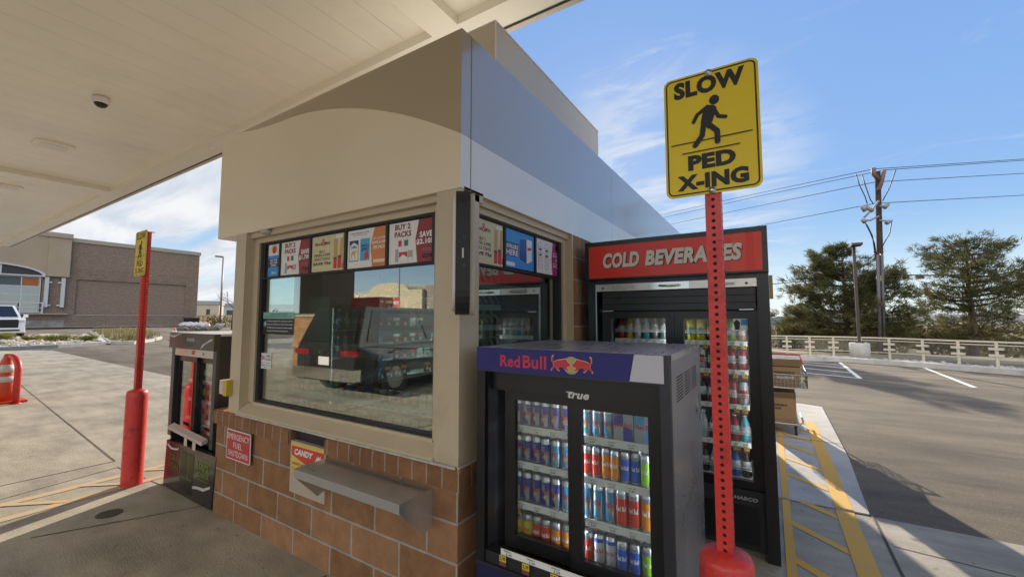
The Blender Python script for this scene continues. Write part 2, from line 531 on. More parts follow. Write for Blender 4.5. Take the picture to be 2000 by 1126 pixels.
joint_m = mat('joint_dark', (0.09, 0.08, 0.07), 0.9)
gravel_m = mat('gravel', (0.38, 0.34, 0.30), 0.95, var=0.5, scale=9, bump=1.0, bscale=16)
mulch_m = mat('mulch', (0.12, 0.10, 0.08), 0.95, var=0.5, scale=12, bump=1.0, bscale=20)
drygrass = mat('dry_ground', (0.20, 0.17, 0.11), 0.95, var=0.4, scale=0.25, bump=0.4, bscale=3)
cream = mat('cream_panel', (0.80, 0.66, 0.475), 0.30, spec=0.5, var=0.03, scale=0.8, coat=1.0, cior=2.3)
brown = mat('brown_panel', (0.36, 0.265, 0.155), 0.30, spec=0.5, var=0.03, scale=0.8, coat=1.0, cior=2.3)
tan_metal = mat('tan_metal', (0.56, 0.46, 0.32), 0.42, spec=0.5, var=0.04, scale=2)
black_m = mat('black_gloss', (0.012, 0.012, 0.014), 0.28)
black_matte = mat('black_matte', (0.016, 0.016, 0.018), 0.55)
char_m = mat('charcoal_metal', (0.055, 0.055, 0.065), 0.38, metal=0.6, rvar=0.1, scale=8)
steel = mat('brushed_steel', (0.66, 0.68, 0.69), 0.30, metal=0.8, rvar=0.03, scale=3, stretch=(1, 14, 14))
alum = mat('aluminium', (0.62, 0.62, 0.62), 0.35, metal=1.0, rvar=0.1, scale=10)
galv = mat('galvanised', (0.55, 0.55, 0.55), 0.45, metal=1.0, var=0.1, scale=20)
red_paint = mat('red_paint', (0.66, 0.040, 0.034), 0.42, c2=(0.40, 0.03, 0.028), thr=(.52, .70), scale=11, coat=0.15, bump=0.2, bscale=40, rvar=0.14)
white_m = mat('white_gloss', (0.78, 0.78, 0.77), 0.35)
whitetxt = mat('white_lettering', (0.80, 0.80, 0.80), 0.5)
blacktxt = mat('black_lettering', (0.012, 0.012, 0.012), 0.5)
canopy_w = mat('canopy_white', (0.86, 0.83, 0.745), 0.28, spec=0.5, var=0.03, scale=0.7)
canopy_b = mat('canopy_beam_white', (0.84, 0.81, 0.725), 0.26, spec=0.5)
tree_bark = mat('bark', (0.09, 0.065, 0.045), 0.95, var=0.35, scale=6, bump=0.8, bscale=14, stretch=(3, 3, 0.6))
needles = leaf_mat('pine_needles', (0.075, 0.082, 0.036), (0.17, 0.155, 0.07), 0.8, (0.38, 0.68))
leafy = leaf_mat('bush_leaves', (0.11, 0.108, 0.046), (0.20, 0.17, 0.08), 1.2)
dryleaf = leaf_mat('dry_leaves', (0.22, 0.16, 0.095), (0.13, 0.10, 0.06), 1.5)
juniper = leaf_mat('juniper_leaves', (0.10, 0.125, 0.035), (0.22, 0.20, 0.05), 3)

dirt(concrete, 0.9, 0.54, 0.72, 0.66, (1, .6, 1)); dirt(concrete, 14, 0.64, 0.70, 0.62); dirt(concrete, 0.35, 0.5, 0.7, 0.82, (3.2, .35, 1)); dirt(concrete, 55, 0.60, 0.72, 0.8)
dirt(concrete_w, 1.4, 0.55, 0.72, 0.78); dirt(concrete_w, 16, 0.64, 0.70, 0.66)
dirt(asphalt, 0.22, 0.46, 0.68, 0.72, (.5, 2.4, 1)); dirt(asphalt, 1.1, 0.56, 0.70, 0.78, (.6, 1.8, 1)); dirt(asphalt, 40, 0.60, 0.70, 1.5, detail=2)
dirt(red_paint, 5, 0.62, 0.68, 0.45, (1, 1, .5)); dirt(red_paint, 26, 0.68, 0.72, 0.35)
dirt(canopy_w, 0.7, 0.5, 0.75, 0.88); dirt(kerbc, 2.2, .52, .7, .7); dirt(cream, 2.5, 0.6, 0.8, 0.9, (1, 1, .25)); dirt(tan_metal, 5, 0.58, 0.75, 0.86)
# ------------------------------------------------------------------ ground
def sm(a, b, x):
    t = max(0, min(1, (x - a) / (b - a))); return t * t * (3 - 2 * t)
def gz(x, y):
    z = slope(x)
    east = sm(-40, -8, x)
    if y > 19.5:
        z -= east * (5.0 * sm(19.5, 75, y) + 8 * sm(75, 500, y)) + (1 - east) * 3.0 * sm(60, 200, y)
    return z
xs = [-2500, -900, -400, -200, -120, -80, -65, -55, -45, -35, -25, -20, -15, -10, -8, -5, -2, 0, 2, 4, 6, 8, 10, 14, 20, 30, 50, 90, 200, 500, 1200, 2500]
ys = [-2500, -800, -300, -150, -80, -40, -20, -10, 0, 10, 14, 18, 19.5, 21, 24, 28, 33, 40, 50, 60, 75, 110, 200, 350, 500, 900, 1600, 3000]
bm = bmesh.new()
gv = [[bm.verts.new((x, y, gz(x, y) - 0.012)) for x in xs] for y in ys]
for j in range(len(ys) - 1):
    for i in range(len(xs) - 1):
        f = bm.faces.new((gv[j][i], gv[j][i + 1], gv[j + 1][i + 1], gv[j + 1][i]))
        yy = (ys[j] + ys[j + 1]) / 2; xx = (xs[i] + xs[i + 1]) / 2
        f.material_index = 1 if (yy > 19.5 and xx > -22) or yy > 55 or xx < -75 or yy < -150 else 0
me = bpy.data.meshes.new('asphalt_lot'); bm.to_mesh(me); bm.free()
structure(link('ground', me, [asphalt, drygrass], None, (0, 0, 0)))

def sheet(name, polys, m, z=0.004, kind='structure'):
    b = bmesh.new()
    for p in polys:
        b.faces.new([b.verts.new((q[0], q[1], slope(q[0]) + z)) for q in p])
    bmesh.ops.recalc_face_normals(b, faces=b.faces[:])
    for f in b.faces:
        if f.normal.z < 0: f.normal_flip()
    me = bpy.data.meshes.new(name); b.to_mesh(me); b.free()
    o = link(name, me, m, None, (0, 0, 0)); return structure(o, kind)
sheet('concrete_apron', [[(-5, -40), (14, -40), (14, 2.72), (-5, 2.72)], [(-5, -40), (-5, 2.72), (-24.2, 2.93), (-25.4, 1.6), (-26.2, -40)]], concrete, 0.0)
w = MB(); w.poly(FT(0), [(-0.5, 2.724), (1.957, 2.724), (2.03, 4.3), (2.06, 7.46), (1.765, 7.6), (-0.5, 7.7)], -0.1, 0.012)
structure(w.build('walkway', concrete_w, None, loc=(0, 0, 0), bevel=0.01, seg=1))
# joints
def strip(p, q, w, ext=0):
    p, q = Vector(p[:2]), Vector(q[:2]); d = (q - p).normalized(); n = Vector((-d.y, d.x)) * w / 2
    p = p - d * ext; q = q + d * ext
    return [tuple(p + n), tuple(p - n), tuple(q - n), tuple(q + n)]
J = []
P = lambda x, y: onZ(x, y, 0.0)
jn = P(225, 900); jf = P(80, 790)
J.append(strip((-9.87, 0.273), (-4.79, -0.017), 0.012))
J.append(strip((-9.87, 0.273), (-24, 1.1), 0.012))
J.append(strip(P(0, 975), P(230, 912), 0.010))
J.append(strip(P(230, 912), P(318, 948), 0.010))
J.append(strip(P(60, 1050), P(410, 985), 0.014))
J.append(strip((1.36, 2.72), (2.0, 2.722), 0.02))
J.append(strip((1.98, 2.71), (1.92, -3), 0.018))
J.append(strip(P(1745, 1066), P(1985, 1126), 0.01))
J.append(strip((-1.0, -0.02), (-1.0, -11), 0.016))
J.append(strip((-4.79, -0.017), (-4.9, -11), 0.016))
sheet('expansion_joints', J, joint_m, 0.0025)
sheet('walkway_joints', [strip((1.36, 4.9), (2.03, 4.92), 0.015)], joint_m, 0.016)

# yellow hatching beside the coolers
H = [[(1.375, 2.73), (1.43, 2.73), (1.43, 5.95), (1.375, 5.95)], [(1.74, 2.73), (1.86, 2.73), (1.855, 6.08), (1.735, 6.08)]]
HF = [[(1.375, -1.5), (1.43, -1.5), (1.43, 2.715), (1.375, 2.715)], [(1.74, -1.5), (1.86, -1.5), (1.86, 2.715), (1.74, 2.715)]]
H.append([(1.43, 5.83), (1.735, 5.83), (1.735, 6.08), (1.43, 6.08)])
y = 5.67
while y > -1.2:
    (H if y > 3.0 else HF).append([(1.431, y - 0.042), (1.734, y - 0.312), (1.734, y - 0.222), (1.431, y + 0.048)])
    y -= 0.57
sheet('yellow_hatching', H, yellow, 0.0155)
sheet('apron_hatching', HF, yellow, 0.0035)
H2 = []
a0, a1 = P(0, 987), P(325, 907); b0, b1 = P(0, 1016), P(325, 927)
H2.append(strip(a0, a1, 0.10, 0.4)); H2.append(strip(b0, b1, 0.10, 0.4))
for k in range(-1, 3):
    t = k * 0.42
    m0 = a0.lerp(a1, t); m1 = b0.lerp(b1, t + 0.36)
    H2.append(strip(m0, m1, 0.055))
sheet('faded_yellow_hatching', H2[:2], yellow_old, 0.0035)
sheet('faded_yellow_chevrons', H2[2:], yellow_old, 0.0055)

# rear kerb, gravel bed, parking stripes
kf = [P(1380, 698), P(1510, 702), P(1640, 705.5), P(1788, 715.7), P(2000, 732.7)]
kf = [Vector((-14, 22.5, 0))] + kf + [Vector((8.3, 11.5, 0)), Vector((9.2, 5.0, 0))]
def offset_path(pts, dist):
    out = []
    for i, p in enumerate(pts):
        d = (pts[min(i + 1, len(pts) - 1)] - pts[max(i - 1, 0)]).normalized()
        out.append(Vector((p.x - d.y * dist, p.y + d.x * dist, 0)))
    return out
kb = offset_path(kf, 0.32)
k = MB()
for i in range(len(kf) - 1):
    a, b, c, d = kf[i], kf[i + 1], kb[i + 1], kb[i]
    k.hexa([(a.x, a.y, -0.1), (b.x, b.y, -0.1), (c.x, c.y, -0.1), (d.x, d.y, -0.1), (a.x, a.y, 0.14), (b.x, b.y, 0.14), (c.x, c.y, 0.14), (d.x, d.y, 0.14)])
structure(k.build('rear_kerb', kerbc, None, loc=(0, 0, 0)))
kc = offset_path(kf, 5.5)
b = bmesh.new()
for i in range(len(kf) - 1):
    b.faces.new([b.verts.new((q.x, q.y, zz)) for q, zz in ((kb[i], 0.11), (kb[i + 1], 0.11), (kc[i + 1], -0.15), (kc[i], -0.15))])
me = bpy.data.meshes.new('gravel_bed'); b.to_mesh(me); b.free()
structure(link('gravel_bed', me, gravel_m, None, (0, 0, 0)))
# loose stones on the bed
b = MB(); rs = random.Random(3)
for i in range(700):
    t = rs.random() * (len(kb) - 2.01) + 0.6; j = int(t); q = kb[j].lerp(kb[j + 1], t - j); q2 = kc[j].lerp(kc[j + 1], t - j)
    if q.x < -1: continue
    s = rs.random() ** 1.6; q = q.lerp(q2, 0.02 + s * 0.5); r = 0.03 + rs.random() * 0.06
    z = 0.11 - (0.02 + s * 0.5) * 0.26
    b.lathe([(r * 0.4, -r * 0.4), (r, 0.0), (r * 0.8, r * 0.4), (r * 0.25, r * 0.6)], (q.x, q.y, z), seg=6)
structure(b.build('loose_stones', mat('pale_stone', (0.42, 0.37, 0.32), 0.9, var=0.4, scale=2), None, loc=(0, 0, 0)), 'stuff')
S = []
def stripe(x0, y0, x1, y1, w=0.1): S.append(strip(P(x0, y0), P(x1, y1), w))
stripe(1640, 706.5, 1680, 738); stripe(1805, 717, 1903, 755)
for (a, b_) in (((1545, 704), (1650, 712)), ((1560, 709), (1660, 719)), ((1556, 716), (1664, 727)), ((1566, 726), (1674, 737))):
    S.append(strip(P(*a), P(*b_), 0.1))
sheet('parking_stripes', S, whitep, -0.008)

# ------------------------------------------------------------------ left planting bed (on the rising ground)
front = [onG(-260, 690), onG(0, 683), onG(110, 678), onG(200, 672)]
back = [onG(-200, 659), onG(0, 658), onG(110, 657), onG(185, 660)]
def bed(name, loop, m, h, kerbw=0.16):
    b = bmesh.new(); b.faces.new([b.verts.new((q.x, q.y, slope(q.x) + h)) for q in loop])
    for f in b.faces:
        f.normal_update()
        if f.normal.z < 0: f.normal_flip()
    me = bpy.data.meshes.new(name); b.to_mesh(me); b.free(); structure(link(name, me, m, None, (0, 0, 0)))
    cen = sum(loop, Vector()) / len(loop)
    k = MB()
    for i in range(len(loop)):
        a, c = loop[i], loop[(i + 1) % len(loop)]
        a2 = a + (a - cen).normalized() * 0.25; c2 = c + (c - cen).normalized() * 0.25
        k.hexa([(a.x, a.y, slope(a.x) - .1), (c.x, c.y, slope(c.x) - .1), (c2.x, c2.y, slope(c2.x) - .1), (a2.x, a2.y, slope(a2.x) - .1),
                (a.x, a.y, slope(a.x) + h + .04), (c.x, c.y, slope(c.x) + h + .04), (c2.x, c2.y, slope(c2.x) + h + .04), (a2.x, a2.y, slope(a2.x) + h + .04)])
    structure(k.build(name + '_kerb', kerbc, None, loc=(0, 0, 0)))
bed('planting_bed', front + list(reversed(back)), gravel_m, 0.10)
isl = [onG(218, 671), onG(262, 671), onG(296, 666), onG(312, 661), onG(290, 653.5), onG(250, 648), onG(178, 650)]
bed('grass_island', isl, mulch_m, 0.10)
pan = [onG(203, 672), onG(216, 671.2), onG(184, 658), onG(168, 652), onG(160, 653)]
sheet('drain_pan', [[(q.x, q.y) for q in pan]], kerbc, 0.03)
b = MB(); rs = random.Random(5)
def inside(loop, n):
    out = []
    lo = Vector((min(q.x for q in loop), min(q.y for q in loop))); hi = Vector((max(q.x for q in loop), max(q.y for q in loop)))
    while len(out) < n:
        p = (rs.uniform(lo.x, hi.x), rs.uniform(lo.y, hi.y)); c = False
        for i in range(len(loop)):
            a, d = loop[i], loop[i - 1]
            if (a.y > p[1]) != (d.y > p[1]) and p[0] < (d.x - a.x) * (p[1] - a.y) / (d.y - a.y) + a.x: c = not c
        if c: out.append(p)
    return out
for p in inside(front + list(reversed(back)), 900) + inside(isl, 120):
    r = 0.05 + rs.random() * 0.11
    b.lathe([(r * 0.4, -r * 0.3), (r, 0.0), (r * 0.75, r * 0.45), (r * 0.25, r * 0.65)], (p[0], p[1], slope(p[0]) + 0.12), seg=6)
structure(b.build('bed_stones', mat('tan_stone', (0.48, 0.42, 0.34), 0.9, var=0.45, scale=1.5), None, loc=(0, 0, 0)), 'stuff')
# dry grass tufts on the island
b = bmesh.new()
for p in inside(isl, 1400):
    a = rs.random() * 6.28; h = 0.18 + rs.random() * 0.35; wd = 0.02
    z = slope(p[0]) + 0.1
    v = [b.verts.new((p[0] - wd * math.cos(a), p[1] - wd * math.sin(a), z)), b.verts.new((p[0] + wd * math.cos(a), p[1] + wd * math.sin(a), z)),
         b.verts.new((p[0] + rs.uniform(-.15, .15), p[1] + rs.uniform(-.15, .15), z + h))]
    b.faces.new(v)
me = bpy.data.meshes.new('dry_grass'); b.to_mesh(me); b.free()
structure(link('dry_grass', me, mat('straw', (0.26, 0.22, 0.09), 0.9, var=0.4, scale=3), None, (0, 0, 0)), 'stuff')

# ------------------------------------------------------------------ kiosk
KL = 8.15
kiosk = thing('kiosk', 'cream and brown fuel station kiosk with brick base and large corner windows', 'kiosk')
bm1 = brick_mat('kiosk_block', (0.29, 0.15, 0.075), (0.41, 0.22, 0.115), (0.42, 0.37, 0.32), 0.40, 0.19, 0.008, bump=0.7, z0=-0.025)
bm2 = brick_mat('kiosk_soldier', (0.25, 0.12, 0.06), (0.32, 0.16, 0.08), (0.36, 0.29, 0.24), 0.105, 0.6, 0.006, off=0.0, bump=0.6, z0=0.4)
w = MB()
w.poly(FA(0), [(-2.54, -.05), (0, -.05), (0, .708), (-1.055, .708), (-1.055, .408), (-1.45, .408), (-1.45, .708), (-2.54, .708)], -.18, 0); w.box(-0.18, 0, 0.1801, KL, -0.05, 0.708); w.box(-2.54, -2.36, 0.1801, KL, -0.05, 0.708); w.box(-2.3599, -0.1801, KL - .18, KL, -0.05, 2.2)
w.box(-2.54, -0.1801, 0.1801, KL, -0.05, 0.03)
w.box(-0.18, 0.0, 1.45, KL - .1801, 0.82, 2.24)
w.box(-2.54, -2.40, 3.2, KL - .1801, 0.82, 2.24)
w.build('brick_wall', bm1, kiosk)
w = MB()
w.poly(FB(0), [(-0.026, 0.71), (0.2, 0.71), (0.2, 0.815), (-0.004, 0.813), (-0.026, 0.79)], -2.565, -1.46); w.poly(FB(0), [(-0.026, 0.71), (0.2, 0.71), (0.2, 0.815), (-0.004, 0.813), (-0.026, 0.79)], -1.055, 0.026)
w.poly(FA(0), [(0.026, 0.71), (0.026, 0.79), (0.004, 0.813), (-0.19, 0.815), (-0.19, 0.71)], -KL, -0.2001)
w.box(-2.565, -2.36, 0.2001, KL, 0.71, 0.81)
w.build('soldier_course', bm2, kiosk, bevel=0.012)
# caulk bead and sill
w = MB(); w.poly(FB(0), [(-0.012, 0.812), (0.13, 0.812), (0.13, 0.9), (0.085, 0.9), (-0.012, 0.835)], -2.2, -0.162)
w.poly(FA(0), [(0.012, 0.818), (-0.16, 0.818), (-0.16, 0.9), (-0.085, 0.9), (0.012, 0.838)], -1.43, -0.155)
w.build('window_sill', tan_metal, kiosk, bevel=0.004)
w = MB(); w.box(-2.2, -0.005, -0.021, -0.0125, 0.8105, 0.822); w.box(0.0125, 0.021, -0.02, 1.77, 0.8155, 0.826)
w.build('mortar_bead', mat('mortar', (0.52, 0.48, 0.43), 0.9, var=0.15, scale=20, bump=0.5, bscale=30), kiosk)
# posts
w = MB()
w.box(-2.36, -2.2, 0.0, 0.2, 0.81, 2.24); w.build('corner_post', tan_metal, kiosk, bevel=0.004)
w = MB(); w.box(-0.165, 0.0, 0.0, 0.165, 0.811, 2.239); w.build('corner_post', tan_metal, kiosk, bevel=0.004)
w = MB(); w.box(-0.16, 0.0, 1.43, 1.4499, 0.81, 2.24); w.build('corner_post', tan_metal, kiosk, bevel=0.004)
# window frames face A (glass at y=.1) and B (glass at x=-.09)
w = MB()
for x0, x1, z0, z1 in ((-2.2, -2.125, .9, 2.2), (-0.235, -0.165, .9, 2.2), (-2.125, -0.235, .8605, .905), (-2.125, -0.235, 2.16, 2.2)):
    w.box(x0, x1, 0.065, 0.14, z0, z1)
for y0, y1, z0, z1 in ((0.165, 0.2, .9, 2.2), (1.37, 1.43, .9, 2.2), (0.2, 1.37, .8605, .905), (0.2, 1.37, 2.165, 2.2)):
    w.box(-0.14, -0.055, y0, y1, z0, z1)
w.build('window_frame', tan_metal, kiosk, bevel=0.003)
w = MB()
for x0, x1, z0, z1 in ((-2.1249, -2.09, .905, 2.16), (-0.25, -0.2351, .905, 2.16), (-2.09, -0.25, .9051, .925)):
    w.box(x0, x1, 0.08, 0.125, z0, z1)
for y0, y1, z0, z1 in ((0.2001, 0.215, .905, 2.165), (1.33, 1.3699, .905, 2.165), (0.215, 1.33, .9051, .92)):
    w.box(-0.125, -0.07, y0, y1, z0, z1)
w.build('window_gasket', black_matte, kiosk)
gm = glass_mat('tinted_glass', (0.82, 0.94, 0.92), 0.30)
g = MB(); g.box(-2.09, -0.25, 0.1, 0.106, .925, 2.16); g.build('front_window_pane', gm, kiosk)
g = MB(); g.box(-0.106, -0.1, 0.215, 1.33, .92, 2.165); g.build('side_window_pane', gm, kiosk)
# left wall window
w = MB(); w.box(-2.36, -2.30, 0.2001, 0.24, .81, 2.24); w.box(-2.36, -2.30, .5, 3.2, .81, 2.24); w.box(-2.36, -2.3, .2401, .4999, .81, 1.2); w.box(-2.36, -2.3, .2401, .4999, 2.1, 2.24)
w.box(-2.40, -2.361, 1.5, 3.2, .81, 2.24)
w.build('side_wall', tan_metal, kiosk)
g = MB(); g.box(-2.335, -2.329, .24, .5, 1.2, 2.1); g.build('far_side_pane', glass_mat('plain_glass', (0.72, 0.88, 0.84), 0.10), kiosk)
# interior
w = MB(); w.box(-2.36, -0.18, 3.4, 3.45, 0.03, 2.3); w.box(-2.3, -0.17, 0.2, 3.4, 2.26, 2.3)
w.build('interior_partition', mat('interior_grey', (0.16, 0.17, 0.17), 0.6, var=0.1, scale=2), kiosk)
# lintel and fascia
w = MB(); w.box(-2.36, -0.0, 0.03, 0.2, 2.2001, 2.255); w.box(-0.2, -0.03, 0.2001, 1.45, 2.2001, 2.255)
w.build('lintel', tan_metal, kiosk, bevel=0.004)
FZ0, FZ1 = 2.241, 3.115
def arc(t):
    return min(FZ1, 2.53 + 0.57 * t - 0.155 * t * t) if t < 1.75 else min(FZ1, 3.0528 + 0.03 * (t - 1.75) * 4 * (t - 1.75) + 0.0275 * (t - 1.75))
pts = [(-2.69 * i / 48, arc(2.69 * i / 48)) for i in range(49)]
cut = [p for p in pts if p[1] < FZ1 - 1e-4]
last = cut[-1]
w = MB()
w.poly(FA(0.0), [(-2.69, FZ0), (0, FZ0)] + cut + [(last[0] - .1, FZ1), (-2.69, FZ1)], -0.1, 0.0)
w.rect(FB(0.0), 0.1001, 0.085, FZ0, 2.53, -0.1, -0.001)
w.poly(FB(0.0), [(0.1001, FZ0), (2.46, FZ0), (2.46, 2.53), (0.1001, 2.53)], -0.1, 0.0)
w.poly(FB(0.0), [(2.464, FZ0), (KL, FZ0), (KL, 2.53), (2.464, 2.53)], -0.1, 0.0)
w.rect(FB(-2.59), 0.1001, KL, FZ0, FZ1, -0.1, 0.0)
w.rect(FA(KL - .1), -2.589, -0.1001, FZ0, FZ1, -0.1, 0.0)
w.build('fascia_light', cream, kiosk)
w = MB()
w.poly(FA(0.0), cut + [(last[0] - .1, FZ1), (0, FZ1)], -0.1, 0.0)
w.poly(FB(0.0), [(0.1001, 2.53), (2.46, 2.53), (2.46, FZ1), (0.1001, FZ1)], -0.1, 0.0)
w.poly(FB(0.0), [(2.464, 2.53), (KL, 2.53), (KL, FZ1), (2.464, FZ1)], -0.1, 0.0)
w.build('fascia_dark', brown, kiosk)
w = MB(); w.box(-0.004, 0.0015, 0.082, 0.087, FZ0, FZ1); w.box(-2.63, -0.02, .03, KL - .03, FZ0 + .012, FZ0 + .02)
w.build('fascia_seam', mat('seam_grey', (0.2, 0.18, 0.16), 0.6), kiosk)
w = MB(); w.box(-2.589, -0.1, 0.1, KL - .1, 3.0, 3.05); w.build('roof', mat('roof_membrane', (0.5, 0.5, 0.48), 0.8), kiosk)
w = MB(); w.box(-2.3, -0.35, 0.83, 3.05, 3.04, 3.82); w.build('roof_screen', mat('screen_cream', (0.66, 0.58, 0.46), 0.35, spec=0.5), kiosk, bevel=0.006)
w = MB(); w.box(-2.305, -0.345, 0.825, 3.055, 3.82, 3.832); w.box(-.352, -.344, .822, .834, 3.04, 3.82); w.build('screen_coping', canopy_b, kiosk)
# soffit lamp under the fascia
t = thing('soffit_fixture', 'small flat grey fixture under the kiosk fascia above the left window edge', 'fixture', (-1.95, -0.03, 2.225))
MB().box(-2.06, -1.86, -0.005, 0.045, 2.236, 2.2405).build('mounting_plate', galv, t)
MB().lathe([(0.03, 2.205), (0.045, 2.215), (0.045, 2.236)], (-1.93, 0.02, 0), 16).build('lens', mat('lens_grey', (0.5, 0.5, 0.48), 0.3), t)

# ------------------------------------------------------------------ canopy
canopy = thing('canopy', 'wide white fuel canopy with panelled soffit overhanging the kiosk', 'canopy', (-8, -4, 4.4))
CZ = 4.5; Y1 = 1.71; Y0 = -7.0; XL, XR = -25.3, 9.0
fields = [(-24.9, -12.2), (-11.65, -1.55), (-1.21, 8.7)]
panel = MB()
for a, b_ in fields:
    n = max(1, round((b_ - a) / 0.385)); wd = (b_ - a) / n
    for i in range(n):
        panel.box(a + i * wd + 0.0021, a + (i + 1) * wd - 0.0021, Y0 + .35, 1.41, CZ + 0.10, CZ + 0.12)
panel.build('soffit_panels', canopy_w, canopy)
MB().box(XL + .1, XR - .1, Y0 + .1, Y1 - .1, CZ + 0.1205, CZ + 0.2).build('deck', mat('deck_dark', (0.30, 0.28, 0.24), 0.7), canopy)
bmb = MB()
bmb.box(XL, XR, 1.41, Y1, CZ, CZ + 0.12); bmb.box(XL, XR, Y0, Y0 + .35, CZ, CZ + 0.12)
edges = [XL] + [v for f in fields for v in f] + [XR]
for i in range(0, len(edges), 2):
    bmb.box(edges[i], edges[i + 1], Y0 + .3501, 1.4099, CZ, CZ + 0.12)
bmb.build('soffit_beams', canopy_b, canopy, bevel=0.004)
fa = MB(); fa.box(XL - .06, XR + .06, Y1, Y1 + .06, CZ - 0.015, CZ + 0.85); fa.box(XL - .06, XR + .06, Y0 - .06, Y0, CZ - 0.015, CZ + 0.85)
fa.box(XL - .06, XL, Y0, Y1, CZ - .015, CZ + .85); fa.box(XR, XR + .06, Y0, Y1, CZ - .015, CZ + .85)
fa.build('canopy_fascia', mat('canopy_fascia_cream', (0.62, 0.55, 0.48), 0.4), canopy)
MB().box(XL, XR, Y1 - .02, Y1 - .0005, CZ - 0.008, CZ - .0005).build('edge_trim', black_matte, canopy)
MB().box(-6.75, -6.62, 1.45, 1.53, CZ - 0.02, CZ - .0005).build('junction_plate', canopy_w, canopy)
# dome camera and ceiling lights
p = onZ(198, 190, 4.6)
t = thing('dome_camera', 'white dome security camera with dark lens hanging from the canopy soffit', 'camera', (p.x, p.y, 4.4))
MB().lathe([(0.078, 4.505), (0.088, 4.515), (0.094, 4.54), (0.094, 4.58), (0.07, 4.6)], (p.x, p.y, 0), 24).build('housing', white_m, t)
MB().lathe([(0.02, 4.452), (0.04, 4.460), (0.062, 4.478), (0.074, 4.503)], (p.x, p.y, 0), 24).build('lens_dome', black_m, t)
def canopy_light(x, y, lab):
    t = thing('canopy_light', lab, 'light fixture', (x, y, 4.56), 'flush light fixtures in the canopy soffit')
    MB().rrect(FT(0), x - .24, x + .24, y - .24, y + .24, 0.09, 4.565, 4.599).build('frame', canopy_b, t, bevel=0.008)
    MB().rrect(FT(0), x - .15, x + .15, y - .17, y + .17, 0.03, 4.557, 4.5645).build('diffuser', mat('diffuser', (0.72, 0.70, 0.64), 0.25), t)
l1 = onZ(105, 283, 4.6); l2 = onZ(12, 363, 4.6)
canopy_light(l1.x, l1.y, 'unlit square canopy light nearest the dome camera')
canopy_light(l2.x, l2.y, 'unlit square canopy light beyond the cross beam at the far soffit bay')
for x in (-20, -4.5, 3.5):
    pass
